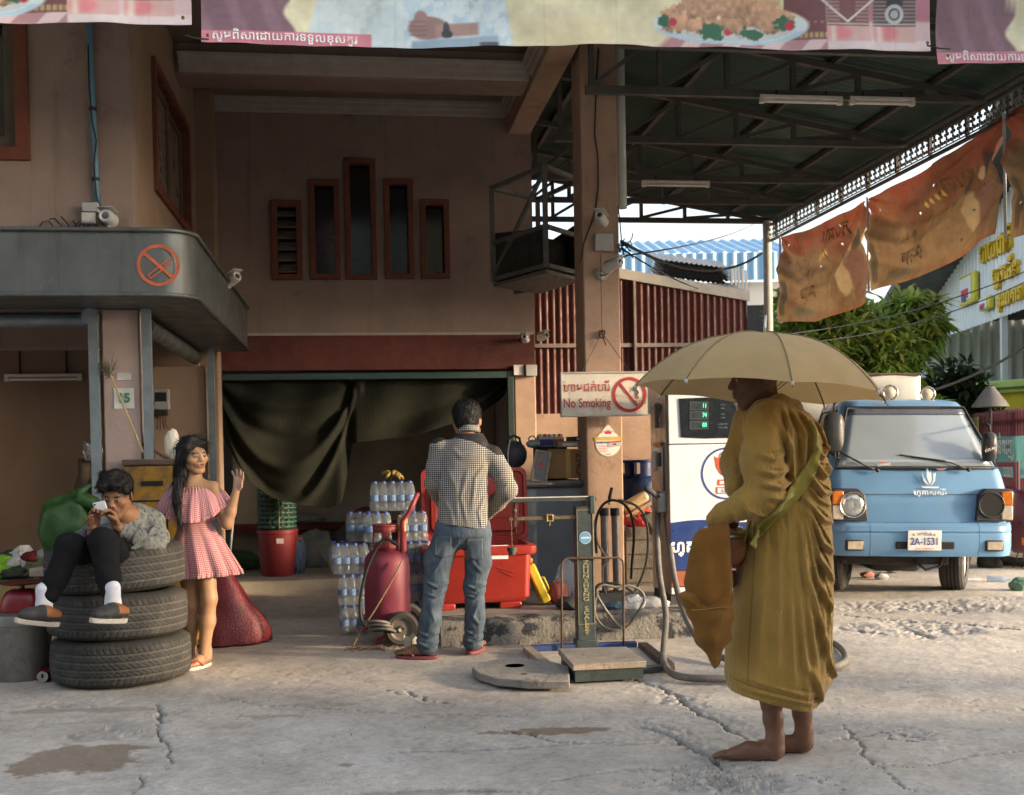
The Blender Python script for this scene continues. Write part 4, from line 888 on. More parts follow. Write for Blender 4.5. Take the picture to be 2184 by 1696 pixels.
for (x,y,lab) in ((411,82,'short black cord tying the left and middle food banners'),(1993,103,'short black cord tying the middle and right food banners')):
 a=bp(x-16,y-6,VBN-.03); b=bp(x+34,y+2,VBN-.03); m=MB(); m.tube([W(a),W((a+b)/2-np.array([0,0,.006])),W(b)],.005,5); tag(m.obj('banner_rope',M_cable,None,smooth=True),lab,'rope')
# steel edge beam that carries the banners
t=thing('roof_edge_beam','steel beam along the front roof edge carrying the food banners','beam',(0,0,0),YAW)
MB().bar((-6.5,VBN+.12,4.52),(8.,VBN+.12,4.62),.1,.16).obj('beam',M_truss,t)
MB().bar((-6.5,VBN+.04,4.55),(8.,VBN+.04,4.65),.03,.03).obj('hanging_rail',M_truss,t)
# ================================================================== weathered orange banners on the right edge
SU=5.17
def build_orange(x0,y0,x1,y1,xb,yb,label,seed,ext=None):
 a=bu(x0,y0,SU); b=bu(x1,y1,SU);
 if ext: b=np.array([SU,ext,a[2]+.03])
 L=a[1]-b[1]; H=a[2]-bu(xb,yb,SU)[2]; r=random.Random(seed)
 t=thing('weathered_banner',label,'banner',W(a),YAW,'faded orange banners hanging from the canopy edge')
 ns,nt_=190,100; s,tt=np.meshgrid(np.linspace(0,1,ns),np.linspace(0,1,nt_)); n=smooth_noise(s*2.3+seed,tt,41+seed,5,f=3.); n2=smooth_noise(s*2.3,tt,51+seed,5,f=9.)
 sag=.05*np.sin(np.pi*s)*(1-.3*tt)
 # drape folds fan out from both top corners
 d1=np.arctan2(tt+.02,s+.02); d2=np.arctan2(tt+.02,1-s+.02)
 f=.05*np.sin(d1*11+seed)*np.exp(-s*1.6)*tt**.5+.07*np.sin(d2*13+seed*2)*np.exp(-(1-s)*1.5)*tt**.5+.02*np.sin(s*14+tt*5+n*4)*(1-tt)**.3
 f+=.05*np.exp(-((tt-.15-1.1*s*(1-s))/.07)**2)-.04*np.exp(-((tt-.38-1.2*s*(1-s))/.06)**2)+.03*np.exp(-((tt-.62-1.1*s*(1-s))/.06)**2)
 X=f; Y=-s*L+ .01*np.sin(tt*8); Z=(b[2]-a[2])*s-sag-H*tt*(1-.02*np.sin(s*7+seed))
 C=np.zeros(s.shape+(3,)); top=np.array([.21,.06,.035]); tan=np.array([.21,.135,.07])
 m=np.clip((tt-.12-(n-.5)*.7)/.35,0,1)[...,None]; C[...]=top*(1-m)+tan*m
 blend(C,np.clip((n2-.45)*3,0,1)*np.clip(1.3-abs(tt-.4)/.4,0,1)*.8,(.07,.04,.025)); blend(C,np.exp(-((tt-.3-.12*np.sin(s*9))/.09)**2)*np.clip(1-s*1.3,0,1)*.6,(.10,.07,.05))
 blend(C,np.clip((n-.55)*5,0,1)*.6,(.11,.06,.03))
 blend(C,np.clip((tt-.93)*14,0,1)*.7*np.clip(s*2-.3,0,1),(.24,.085,.04))
 # printed figures near the right end and bottle print near the left end
 def ell(cx,cy,rx,ry,c,k=.8): blend(C,np.clip((1-np.hypot((s-cx)/rx,(tt-cy)/ry))*5,0,1)*k,c)
 ell(.90,.32,.035,.13,(.05,.045,.045)); ell(.90,.66,.075,.30,(.17,.085,.065)); ell(.78,.40,.03,.10,(.06,.05,.05)); ell(.79,.66,.05,.20,(.36,.26,.14)); ell(.69,.45,.025,.09,(.08,.06,.05)); ell(.86,.36,.02,.07,(.40,.26,.15))
 blend(C,np.clip((.035-abs(s-.06))*80,0,1)*np.clip((.22-abs(tt-.72))*30,0,1)*.75*(.5+n2),(.05,.045,.035))
 blend(C,np.clip((.03-abs(s-.15))*80,0,1)*np.clip((.2-abs(tt-.74))*30,0,1)*.45,(.20,.10,.06)); ell(.26,.9,.12,.05,(.10,.12,.09),.5)
 blend(C,np.clip((.02-abs(s-.45+.02*np.sin(tt*20)))*60,0,1)*np.clip((.12-abs(tt-.22))*30,0,1)*.5,(.10,.07,.05))
 for k in range(4): ell(.60-.035*k,.32+.01*k,.010,.03,(.48,.33,.10))
 C*=1.08*(.9+.5*(n2[...,None]-.4));
 me=gridmesh('cloth',X,Y,Z)
 vcol(me,np.clip(C,0,1).reshape(-1,3))
 # small worn holes: drop a few faces
 bm=bmesh.new(); bm.from_mesh(me); bm.faces.ensure_lookup_table(); kill=[]
 for k in range(9):
  i=int(r.uniform(.05,.95)*(ns-2)); j=int(r.uniform(.1,.85)*(nt_-2))
  kill.append(bm.faces[j*(ns-1)+i]); kill.append(bm.faces[j*(ns-1)+i+1]); kill.append(bm.faces[(j+1)*(ns-1)+i])
 bmesh.ops.delete(bm,geom=list(set(kill)),context='FACES'); bm.to_mesh(me); bm.free()
 mko('cloth',me,attr_mat('weathered_cloth',rough=.8,var=.12,vs=25,bump=.15,bs=90,trans=.24,spec=.15),t)
 iz=lambda ss,q: -H*q-.05*math.sin(math.pi*ss)
 def warp(co):
  ss=min(max(-co.y/L,0),1); q=min(max(-co.z/H,0),1); i=int(ss*(ns-1)); j=int(q*(nt_-1)); co.x=float(X[j,i])-.012; return co
 for (txt,ss,q,sz,mm,sx) in (('ការពារ',.70,.20,.20*H,mat('ochre_print',(.36,.22,.07),.8,.2,9,0),1.2),('ព្រះពុទ្ធ',.36,.70,.15*H,mat('brown_print',(.14,.085,.05),.8,.2,9,0),1.1),('ក្រសួង',.37,.52,.10*H,mat('brown_print'),1.1)):
  lettering(txt,sz,(-.03,-ss*L,iz(ss,q)),mm,t,(0,1,0),(0,0,1),sx=sx,warp=warp,bold=.002)   # seen from the back: mirrored
 MB().tube([(0,0.01,.02),(.0,.01,-H*.98)],.012,6).obj('side_pole',mat('pale_post'),t)
 return t
build_orange(1664,506,1845,428,1672,690,'farthest orange banner with torn lower corner near the canopy post',1)
build_orange(1851,424,2138,247,1862,622,'middle orange banner with brown stains and mirrored print above the truck',2)
build_orange(2143,244,2184,225,2150,508,'nearest orange banner cut off at the right edge',3,ext=6.4)
# ================================================================== no smoking sign hung on the pillar
def frame_at(p,rz=YAW):
 """returns function world->local for a thing at p with rotation rz"""
 c,s=math.cos(rz),math.sin(rz); p=np.asarray(p,float)
 return lambda q: np.array([(q[0]-p[0])*c+(q[1]-p[1])*s,-(q[0]-p[0])*s+(q[1]-p[1])*c,q[2]-p[2]])
def build_sign():
 v=PV-.16; a=bp(1196,890,v); b=bp(1390,792,v); c=(a+b)/2; o=W(c); t=thing('no_smoking_sign','rusty white hanging board with red no smoking lettering and ring','sign',o,YAW); w,h=(b[0]-a[0])/2,(b[2]-a[2])/2
 Ms=mat('sign_white_rusty',(.62,.57,.49),.5,.1,6,.06,50,dirt=[((.22,.12,.06),.60,8,.10),((.40,.33,.24),.52,4,.25)])
 MB().box(-w+.008,w-.008,-.006,.012,-h+.008,h-.008).obj('board',Ms,t)
 ringframe('rim',t,1,-.018,.02,-w,w,-h,h,.014,mat('sign_rim',(.46,.44,.40),.5,.2,9,.05,metal=.4),.003)
 Mr=mat('sign_red',(.40,.03,.035),.6,.15,14,0,dirt=((.45,.30,.22),.66,18,.1)); S_=2*w/194
 f=lambda x,y: (-w+(x-1196)*S_,-.008,h-(y-792)*S_)
 p=f(1251,825); lettering('ហាមជក់បារី',25*S_,p,Mr,t,bold=.0005,sx=.92); p=f(1251,857); lettering('No Smoking',27*S_,p,Mr,t,bold=.0008,sx=.74)
 p=f(1341,840); m=MB(); n=48; R0,R1=30*S_,36.5*S_
 V=[(p[0]+r*math.cos(6.2832*k/n),-.010,p[2]+r*math.sin(6.2832*k/n)) for r in (R0,R1) for k in range(n)]; m.add(V,[(k,(k+1)%n,n+(k+1)%n,n+k) for k in range(n)]); m.obj('ring',Mr,t)
 m=MB(); strip2(m,(p[0]-.075,p[2]+.085),(p[0]+.062,p[2]-.09),.019,-.0115); m.obj('slash',Mr,t)
 m=MB(); strip2(m,(p[0]-.10,p[2]-.006),(p[0]+.05,p[2]-.022),.022,-.0095); m.obj('cigarette',mat('cig_paper',(.55,.47,.36),.6,.1,20,0),t)
 m=MB(); strip2(m,(p[0]+.045,p[2]-.02),(p[0]+.075,p[2]-.024),.024,-.0105); m.obj('cigarette_tip',mat('print_brown',(.22,.12,.06),.6,.1,20,0),t)
 pts=[(p[0]+.06+.012*math.sin(k*1.1),-.0105,p[2]-.01+.016*k) for k in range(6)]; m=MB(); m.tube(pts,[.008,.010,.009,.008,.006,.003],6,flat=.2); m.obj('smoke_mark',mat('print_brown'),t)
 lettering('សាំង',15*S_,(p[0]+.085,-.0105,p[2]-.06),mat('print_brown'),t)
 k=frame_at(o)(W(bp(1284,710,PV-.03)));
 for s in (-1,1): MB().tube([k,(s*w*.52,-.0,h+.002)],.003,5).obj('string',M_rust,t)
 MB().tube([k,k+np.array([0,.0,.62])],.003,5).obj('string',M_rust,t)
 pts=[k+np.array([.022*math.cos(a*2.1),-.01+.004*a,.03*math.sin(a*2.9)-.01]) for a in np.linspace(0,6,26)]; MB().tube(pts,.006,6).obj('knot',M_rust,t,smooth=True)
 MB().tube([k,k+np.array([.012,-.01,-.06]),k+np.array([.03,-.01,-.10])],.005,5).obj('knot_tail',M_rust,t)
build_sign()
# ================================================================== security cameras and lights
def sec_cam(x,y,v,label,yaw=-.6,pitch=-.25,L=.15,r=.036,arm=(0,.1,-.05)):
 p=W(bp(x,y,v)); t=thing('security_camera',label,'camera',p,YAW); Mx=Matrix.Rotation(yaw,4,'Z')@Matrix.Rotation(pitch,4,'X')
 mm=mat('camera_housing',(.52,.50,.46),.4,.1,12,.03,dirt=((.3,.26,.2),.6,14,.2))
 MB().lathe([(0,-L/2),(r*.8,-L/2),(r,-L/2+.008),(r,L/2-.02),(r*.9,L/2),(0,L/2)],18,M=Mx@Matrix.Rotation(R(90),4,'X')).obj('housing',mm,t,smooth=40)
 q=Mx@Matrix.Rotation(R(90),4,'X'); MB().lathe([(r*.55,L/2+.001),(r*.8,L/2+.006),(r*.85,L/2-.004)],18,M=q,close=False).obj('front_ring',mm,t,smooth=40)
 MB().lathe([(0,L/2+.003),(r*.5,L/2+.002),(r*.5,L/2-.01)],14,M=q).obj('lens',M_glass,t,smooth=40)
 MB().box(-r*1.1,r*1.1,-L/2-.03,L/2-.02,r*1.0,r*1.0+.006,Mx).obj('sun_shield',mm,t,bevel=.003)
 MB().tube([(0,.0,-r*.9),(arm[0]*.5,arm[1]*.5,arm[2]),arm],.010,8).obj('bracket',mm,t,smooth=True)
 MB().ball(arm,(.03,.018,.03),12,8).obj('mount',mm,t,smooth=True)
sec_cam(1284,467,PV-.14,'upper security camera on the pink pillar above the junction box',-.5,-.25,.15,.038,(0,.13,.02))
sec_cam(1306,566,PV-.15,'lower security camera with sun shield on the pink pillar',.6,-.2,.17,.04,(-.06,.14,-.06))
sec_cam(492,600,9.0,'security camera on the side of the grey rounded fascia',.75,-.35,.18,.042,(-.16,.05,-.05))
sec_cam(232,466,vF-.12,'round-lensed camera on the ledge above the grey fascia',-.15,-.1,.12,.045,(0,.05,-.09))
sec_cam(1121,722,VB-.14,'small camera under the pink wall at the red lintel band',-.4,-.2,.12,.03,(0,.12,.0))
sec_cam(1158,718,13.9,'small floodlight-like camera on the red shed wall',.6,-.2,.14,.05,(0,.3,0))
def build_flood():
 p=W(bp(190,466,vF-.12)); t=thing('flood_light','small square floodlight on the ledge beside the blue pipe','light',p,YAW)
 MB().box(-.045,.045,-.03,.03,-.035,.035).obj('housing',M_grey,t,bevel=.008); MB().box(-.035,.035,-.036,-.031,-.026,.026).obj('glass',mat('flood_glass',(.5,.48,.42),.2,.2,20,0),t)
 MB().bar((0,.02,-.12),(0,.02,-.03),.02,.01).obj('bracket',M_rust,t); MB().box(-.05,.05,.031,.09,.05,.11).obj('junction_box',M_grey,t,bevel=.005)
build_flood()
def build_bluepipe():
 t=thing('blue_pipe','pale blue plastic pipe with black clips on the left upper wall','pipe',(0,0,0),YAW); v=vF-.035
 MB().tube([bp(186,-10,v),bp(196,200,v),bp(206,400,v),bp(209,438,v)],.020,12).obj('pipe',mat('blue_pvc',(.10,.22,.30),.5,.15,5,.03),t,smooth=True)
 for (x,y) in ((198,233),(204,383)):
  c=bp(x,y,v); MB().lathe([(.024,-.012),(.024,.012)],14,c).obj('clip',M_blackm,t,smooth=40)
 pts=[bp(x,y,v-.02) for x,y in [(188,95),(190,180),(196,260),(206,300),(200,350),(206,420),(214,440)]]; MB().tube(pts,.005,5).obj('cable',M_cable,t,smooth=True)
 m=MB()
 for q in range(4):
  pts=[bp(80+25*q+30*s,488-18*math.sin(s*2.5+q)-5*q,v-.01) for s in np.linspace(0,3.5,10)]; m.tube(pts,.004,5)
 tag(m.obj('loose_cables',M_cable,t,smooth=True),kind='stuff')
build_bluepipe()
# papers and fittings on the corner column
def paper(x0,x1,y0,y1,v,label,txt=None,col=(.50,.50,.46),tc=(.04,.18,.07)):
 a=bp(x0,y1,v); b=bp(x1,y0,v); c=(a+b)/2; t=thing('paper_notice',label,'paper',W(c),YAW); w,h=(b[0]-a[0])/2,(b[2]-a[2])/2
 X,Z=np.meshgrid(np.linspace(-w,w,8),np.linspace(-h,h,8)); Y=-.002-.006*np.abs(X*Z)/(w*h)-.003*np.sin(X*40); mko('sheet',gridmesh('sheet',X,Y,Z),mat('aged_paper',col,.8,.1,12,.03),t)
 if txt: lettering(txt,h*1.25,(0,-.012,0),mat('green_print',tc,.7,.1,9,0),t,bold=.003)
paper(244,286,828,872,7.548,'white square paper with green figures 15 on the corner column','15'); paper(250,280,795,811,7.548,'small blank white label on the corner column')
def build_broom():
 t=thing('feather_duster','worn duster with thin bamboo handle leaning across the corner column','duster',W(bp(300,985,7.40))); o=np.array(t.location)
 a=W(bp(236,800,7.47))-o; b=W(bp(305,965,7.36))-o; MB().tube([a,b],.006,6).obj('handle',mat('bamboo',(.34,.26,.12),.6,.2,15,.1),t)
 m=MB(); d=(a-b)/np.linalg.norm(a-b)
 for k in range(70):
  e=d*random.uniform(.04,.09)+np.array([random.gauss(0,.03),random.gauss(0,.012),random.gauss(0,.025)]); m.tube([a,a+e*.6,a+e],[.003,.004,.001],4)
 tag(m.obj('bristles',mat('duster_bristle',(.17,.14,.10),.9,.3,20,0),t),kind='stuff')
build_broom()
# ================================================================== fuel dispenser
DB=bz(1428,1292,ISZ); DV=DB[1]; DU=DB[0]
def build_pump():
 t=thing('gas_dispenser','white and blue LPG dispenser with green digits and steel side','pump',W((DU,DV,ISZ)),YAW); w=.84; dep=.48
 zz=lambda y: bp(1440,y,DV)[2]-ISZ; f=lambda x,y:(bp(x,y,DV)[0]-DU,bp(x,y,DV)[2]-ISZ)
 zt=zz(790); z=dict(pl=zz(1268),ru=zz(1252),bl=zz(1217),wh=zz(1114),sp=zz(947))
 Mw=mat('pump_white',(.66,.68,.70),.35,.05,5,.02,coat=.3,dirt=((.45,.42,.38),.68,7,.15)); Mst=mat('pump_steel',(.34,.33,.31),.35,.15,6,.05,metal=.8,dirt=((.16,.12,.09),.60,9,.15)); Mb=mat('pump_blue',(.02,.045,.17),.35,.08,6,.02,coat=.3); Mo=mat('pump_rust_orange',(.30,.09,.045),.5,.12,8,.03)
 MB().box(.02,w-.02,.03,dep,0,z['pl']-.001).obj('plinth',mat('pump_plinth',(.05,.05,.05),.7,.3,9,.1),t)
 MB().box(.01,w,.03,dep,z['pl'],zt).obj('cabinet',Mst,t,bevel=.01)
 # front panels
 fr=[('base_panel',z['pl'],z['ru']-.004,Mw),('orange_stripe',z['ru'],z['bl']-.002,Mo),('body_panel',z['wh']-.02,z['sp']-.006,Mw),('head_panel',z['sp'],zt-.002,Mw)]
 for n,a,b,m in fr: MB().box(.016,w-.004,0.0,.029,a,b).obj(n,m,t,bevel=.004)
 # blue band with a wavy top edge
 xs=np.linspace(.016,w-.004,60); top=[z['wh']+.012*math.sin((x-.05)*9) for x in xs]
 MB().prism([(x,q) for x,q in zip(xs,top)]+[(w-.004,z['bl']),(.016,z['bl'])],-.006,.0285,1).obj('blue_band',Mb,t)
 MB().prism([(.0,.03),(.014,.0),(.014,-.004),(.0,.026)],z['pl'],zt,2).obj('corner_trim',Mst,t)
 lettering('ហ្គាស',.115,(.175,-.008,(z['bl']+z['wh'])/2-.005),mat('white_print',(.75,.78,.78),.6,.05,5,0),t,bold=.004,align='CENTER')
 # display window
 a=f(1449,936); b=f(1660,846); Md=mat('display_black',(.012,.016,.02),.25,.05,5,0); pts=[]
 cx,cz=(a[0]+b[0])/2,(a[1]+b[1])/2; hw,hh=(b[0]-a[0])/2,(b[1]-a[1])/2
 pl=[(cx-hw+.0,cz+hh*.96),(cx-hw*.5,cz+hh),(cx+hw*.5,cz+hh),(cx+hw,cz+hh*.96),(cx+hw,cz-hh*.93),(cx+hw*.5,cz-hh),(cx-hw*.5,cz-hh),(cx-hw*.97,cz-hh*.93)]
 MB().prism(pl,-.008,-.001,1).obj('display_panel',Md,t)
 Mg=mat('green_digits',(.03,.5,.25),.4,0,1,0,emit=((.10,1.,.45),.5)); Mlab=mat('panel_print',(.16,.19,.2),.5,0,1,0); Mwin=mat('display_window',(.03,.042,.045),.3,.05,5,0); Mrim=mat('display_rim',(.09,.10,.105),.4,.05,5,0)
 for k,(tx,y) in enumerate((('11',866),('74',886),('00',907))):
  for dx in (0,98):
   c=f(1490+dx,y); ringframe('display_rim',t,1,-.0115,-.0082,c[0]-.068,c[0]+.068,c[1]-.029,c[1]+.029,.004,Mrim,0)
   MB().box(c[0]-.063,c[0]+.063,-.0105,-.0082,c[1]-.024,c[1]+.024).obj('display_glass',Mwin,t)
   lettering(tx,.042,(c[0]+.040,-.0108,c[1]),Mg,t,sx=.8,bold=.0005,name='digits')
  c=f(1541,y); lettering(('RIELS','LITER','RIELS/LITER')[k],.014,(c[0],-.0085,c[1]-.018),Mlab,t); lettering(('រៀល','លីត្រ','រៀល/លីត្រ')[k],.016,(c[0],-.0085,c[1]+.008),Mlab,t)
 # round emblem
 c=f(1549,1010); n=56; Mbl=mat('emblem_blue',(.02,.05,.22),.5,.05,5,0); Mre=mat('emblem_red',(.50,.075,.03),.5,.05,5,0)
 def ring(r0,r1,y,m,nm): MB().add([(c[0]+r*math.cos(6.2832*k/n),y,c[1]+r*math.sin(6.2832*k/n)) for r in (r0,r1) for k in range(n)],[(k,(k+1)%n,n+(k+1)%n,n+k) for k in range(n)]).obj(nm,m,t)
 ring(.173,.186,-.003,Mbl,'emblem_ring')
 def flame(s,m):
  o=[(-.005,-.045),(-.055,-.025),(-.088,.03),(-.092,.075),(-.10,.105),(-.072,.088),(-.062,.115),(-.05,.085),(-.03,.10),(-.012,.055),(-.002,.0)]
  i=[(-.012,-.03),(-.05,-.005),(-.062,.03),(-.055,.06),(-.035,.035),(-.02,.0)]
  tr=lambda q:[(c[0]+s*(p[0]+.012),-.003,c[1]+.02+p[1]) for p in q]
  MB().add(tr(o),[tuple(range(len(o)))]).obj('flame',m,t); MB().add([(p[0],-.0045,p[2]) for p in tr(i)],[tuple(range(len(i)))]).obj('flame_core',Mw,t)
 flame(1,Mre); flame(-1,Mbl)
 def rect(x0,x1,z0,z1,m,y,nm): MB().add([(c[0]+x0,y,c[1]+z0),(c[0]+x1,y,c[1]+z0),(c[0]+x1,y,c[1]+z1),(c[0]+x0,y,c[1]+z1)],[(0,1,2,3)]).obj(nm,m,t)
 rect(-.065,.065,-.085,-.042,Mre,-.003,'emblem_block'); rect(-.052,.052,-.075,-.053,Mw,-.0045,'emblem_block_face'); rect(-.078,.078,-.145,-.096,Mre,-.003,'emblem_plate'); rect(-.068,.068,-.138,-.103,Mw,-.0045,'emblem_plate_face')
 lettering('LPG',.038,(c[0],-.006,c[1]-.121),Mbl,t,bold=.0006,sx=1.25)
 q=f(1543,968); MB().lathe([(.0,.012),(.012,.010),(.016,0)],16,M=Matrix.Rotation(R(90),4,'X'),c=(q[0],-.001,q[1])).obj('lock',mat('lock_steel',(.4,.38,.36),.3,.1,20,0,metal=.8),t,smooth=40)
 # steel side fittings (left side, facing -u)
 for k,(y0,y1) in enumerate(((850,900),(985,1000))):
  pass
 MB().box(-.004,.009,.12,.42,z['sp']-.34,z['sp']-.02).obj('side_hatch',Mst,t,bevel=.004); MB().box(-.014,-.005,.16,.22,z['sp']-.16,z['sp']-.06).obj('side_latch',mat('pump_plinth'),t,bevel=.004); MB().box(-.012,-.005,.28,.36,z['sp']-.19,z['sp']-.05).obj('side_label',mat('aged_paper',(.50,.50,.46)),t)
 MB().box(-.010,-.002,.14,.34,z['sp']-.015,z['sp']+.015).obj('warning_label',mat('label_orange',(.5,.16,.05),.5,.1,9,0),t); MB().box(-.011,-.002,.2,.27,z['sp']+.12,z['sp']+.30).obj('vent_slot',mat('pump_plinth'),t)
 MB().box(-.06,.009,.05,.11,.66,.80).obj('nozzle_holder',Mst,t,bevel=.01); MB().tube([(-.03,.08,.76),(-.12,.03,.82),(-.16,.01,.84)],[.022,.02,.016],10).obj('nozzle',mat('pump_plinth'),t,smooth=True)
build_pump()
def hose(pts,r,label,cat='hose',m=None,name='fuel_hose',n=10,group=None):
 pts=np.array(pts); k=len(pts); ts=np.linspace(0,k-1,k*8); out=[]
 for t_ in ts:
  i=min(int(t_),k-2); f=t_-i; p0=pts[max(i-1,0)];p1=pts[i];p2=pts[i+1];p3=pts[min(i+2,k-1)]
  out.append(.5*((2*p1)+(-p0+p2)*f+(2*p0-5*p1+4*p2-p3)*f*f+(-p0+3*p1-3*p2+p3)*f**3))
 mb=MB(); mb.tube(out,r,n); o=mb.obj(name,m or mat('hose_grey',(.13,.12,.105),.6,.2,9,.1,80,dirt=((.25,.22,.18),.55,9,.25)),None,smooth=True); return tag(o,label,cat,group)
hose([P(1404,1052,8.25),P(1405,1075,8.2),P(1402,1130,8.05),P(1406,1220,7.85),P(1420,1310,7.45),P(1416,1380,7.0),G(1418,1418,.03),G(1450,1443,.022),G(1550,1448,.022),G(1640,1440,.022)],.021,'thick grey hose dropping from the dispenser side and lying across the ground toward the robe')
hose([P(1407,1060,8.2),P(1418,1080,8.15),P(1428,1160,8.0),P(1442,1250,7.8),P(1468,1330,7.3),G(1510,1385,.05),G(1570,1410,.022),G(1700,1420,.022),G(1775,1422,.022),G(1803,1408,.022),G(1795,1385,.022),G(1765,1368,.022),G(1700,1358,.022)],.021,'grey hose curving off the dispenser and looping on the ground right of the robe')
# ================================================================== platform scale
def build_scale():
 fl=G(1225,1433); fr=G(1384,1425); bl=G(1190,1391); br=G(1332,1386); c=(fl+fr+bl+br)/4; t=thing('platform_scale','old iron platform weighing scale with wooden deck and guard hoop','scale',(c[0],c[1],0),YAW); L=frame_at((c[0],c[1],0))
 hz=.11; q=[L(G(x,y,hz)) for x,y in ((1222,1418),(1378,1410),(1336,1379),(1190,1383))]
 MB().add([(p[0],p[1],z) for z in (hz-.035,hz) for p in q],[(0,1,2,3),(7,6,5,4),(0,4,5,1),(1,5,6,2),(2,6,7,3),(3,7,4,0)]).obj('deck',mat('dusty_deck',(.31,.26,.20),.9,.2,8,.3,60,dirt=((.17,.13,.10),.55,6,.2)),t,bevel=.004)
 cq=sum(q)/4; q2=[cq+(p-cq)*.93 for p in q]
 MB().add([(p[0],p[1],z) for z in (.01,hz-.037) for p in q2],[(0,1,2,3),(7,6,5,4),(0,4,5,1),(1,5,6,2),(2,6,7,3),(3,7,4,0)]).obj('deck_frame',M_iron,t)
 vS=loc(G(1262,1384))[1]; o=loc(np.array([c[0],c[1],0]))
 def B(x,y,v=vS): b=bp(x,y,v); return b-o
 a=B(1233,1384); b=B(1266,1080); w0=a[0]; w1=b[0]; y0=a[1]
 MB().box(w0,w1,y0,y0+.09,.01,b[2]).obj('column',M_iron,t,bevel=.006); ringframe('column_edging',t,1,y0-.004,y0-.001,w0+.006,w1-.006,.16,b[2]-.02,.004,mat('brass_line',(.22,.18,.09),.6,.2,9,0),0)
 MB().box(w0-.012,w1+.012,y0-.012,y0+.10,.0,.06).obj('column_foot',M_iron,t,bevel=.006)
 Ml=mat('scale_letters',(.30,.26,.13),.7,.25,20,0,dirt=((.05,.055,.05),.6,25,.15)); cx=(w0+w1)/2
 for k,ch in enumerate('ZHUNSHENG SCALES'):
  if ch!=' ':
   p=B(1250,1200+ (k+.0)*9.75); lettering(ch,.036,(cx,y0-.003,p[2]),Ml,t,sx=1.55,bold=.0006,name='letter')
 p=B(1250,1345); lettering('MADE IN',.012,(cx,y0-.003,p[2]),Ml,t); lettering('准',.016,(cx,y0-.003,p[2]-.022),Ml,t)
 p=B(1250,1147); n=28; MB().add([(cx+.036*math.cos(6.2832*k/n),y0-.004,p[2]+.036*math.sin(6.2832*k/n)) for k in range(n)],[tuple(range(n))]).obj('badge',mat('badge_blue',(.10,.28,.48),.4,.1,9,0),t)
 MB().add([(cx+.04*math.cos(6.2832*k/n),y0-.003,p[2]+.04*math.sin(6.2832*k/n)) for k in range(n)],[tuple(range(n))]).obj('badge_rim',mat('badge_pale',(.5,.52,.5),.5,.1,9,0),t); MB().box(cx-.028,cx+.028,y0-.0056,y0-.0045,p[2]-.006,p[2]+.006).obj('badge_band',mat('badge_pale'),t)
 # beams
 a=B(1084,1068); b=B(1273,1064); MB().bar((a[0],y0+.02,a[2]),(b[0],y0+.02,b[2]),.03,.026).obj('top_beam',M_iron,t,bevel=.003); MB().bar((a[0],y0+.02,a[2]+.016),(b[0]-.05,y0+.02,b[2]+.016),.034,.006).obj('beam_strip',mat('pale_zinc',(.55,.52,.46)),t)
 a=B(1098,1107); b=B(1236,1103); MB().bar((a[0],y0+.02,a[2]),(b[0],y0+.02,b[2]),.014,.022).obj('graduated_beam',mat('worn_brass',(.16,.13,.08),.5,.3,30,.1,metal=.6),t)
 p=B(1173,1105); ringframe('slider',t,1,y0+.0,y0+.04,p[0]-.022,p[0]+.022,p[2]-.024,p[2]+.024,.008,mat('brass',(.40,.30,.12),.4,.2,20,0,metal=.7),.002); MB().cyl((p[0],y0+.02,p[2]-.05),(p[0],y0+.02,p[2]-.025),.006,n=8).obj('slider_screw',mat('worn_brass'),t)
 p=B(1262,1066); MB().box(p[0]-.015,p[0]+.02,y0-.01,y0+.05,p[2]-.09,p[2]+.025).obj('beam_bracket',M_iron,t,bevel=.006)
 a=B(1102,1075); b=B(1100,1125); MB().bar((a[0],y0+.02,a[2]),(b[0],y0+.02,b[2]),.014,.014,up=(0,1,0)).obj('link',M_rust,t); p=B(1099,1090); MB().ball((p[0],y0+.02,p[2]),(.016,.012,.014),10,8).obj('link_knob',M_rust,t,smooth=True); p=B(1090,1108); MB().lathe([(.008,-.01),(.014,-.008),(.014,.008),(.008,.01)],12,(p[0],y0+.02,p[2]),Matrix.Rotation(R(90),4,'X')).obj('link_eye',M_rust,t)
 p0=B(1091,1110); p1=B(1093,1172); MB().tube([(p0[0],y0+.02,p0[2]),(p1[0],y0+.02,p1[2])],.004,6).obj('weight_rod',M_rust,t)
 MB().lathe([(.004,.012),(.034,.012),(.034,-.002),(.03,-.004),(.03,-.016),(.022,-.018),(.022,-.034),(.006,-.036)],20,(p1[0],y0+.02,p1[2])).obj('counterweight',M_iron,t,smooth=35)
 p=B(1098,1052); MB().cyl((p[0]-.006,y0+.02,p[2]-.02),(p[0]-.006,y0+.02,p[2]+.012),.007,n=8).obj('beam_knob',M_whp,t)
 # guard hoop
 vh=vS-.02; pts=[B(x,y,vh) for x,y in ((1198,1388),(1198,1210),(1200,1197),(1208,1190),(1320,1190),(1328,1196),(1330,1208),(1330,1386))]; MB().tube(pts,.0075,8).obj('guard_hoop',M_rust,t,smooth=True)
build_scale()
def build_pit():
 q=[G(x,y) for x,y in ((1122,1388),(1368,1379),(1432,1430),(1190,1446))]; c=sum(q)/4; t=thing('pit_frame','angle-iron frame with blue painted back edge around the weighing scale','frame',(c[0],c[1],0)); q=[p-c for p in q]
 cols=[mat('pit_blue',(.03,.06,.16),.6,.2,9,.1,dirt=((.12,.10,.08),.6,9,.2)),M_rust,M_iron,mat('pit_wood',(.25,.2,.15),.85,.3,9,.2)]
 for i in range(4):
  a,b=q[i],q[(i+1)%4]; d=(b-a)/np.linalg.norm(b-a)*.035; MB().bar(a+d+np.array([0,0,.012]),b-d+np.array([0,0,.012]),.06,.045).obj('frame_bar',cols[i],t,bevel=.003)
build_pit()
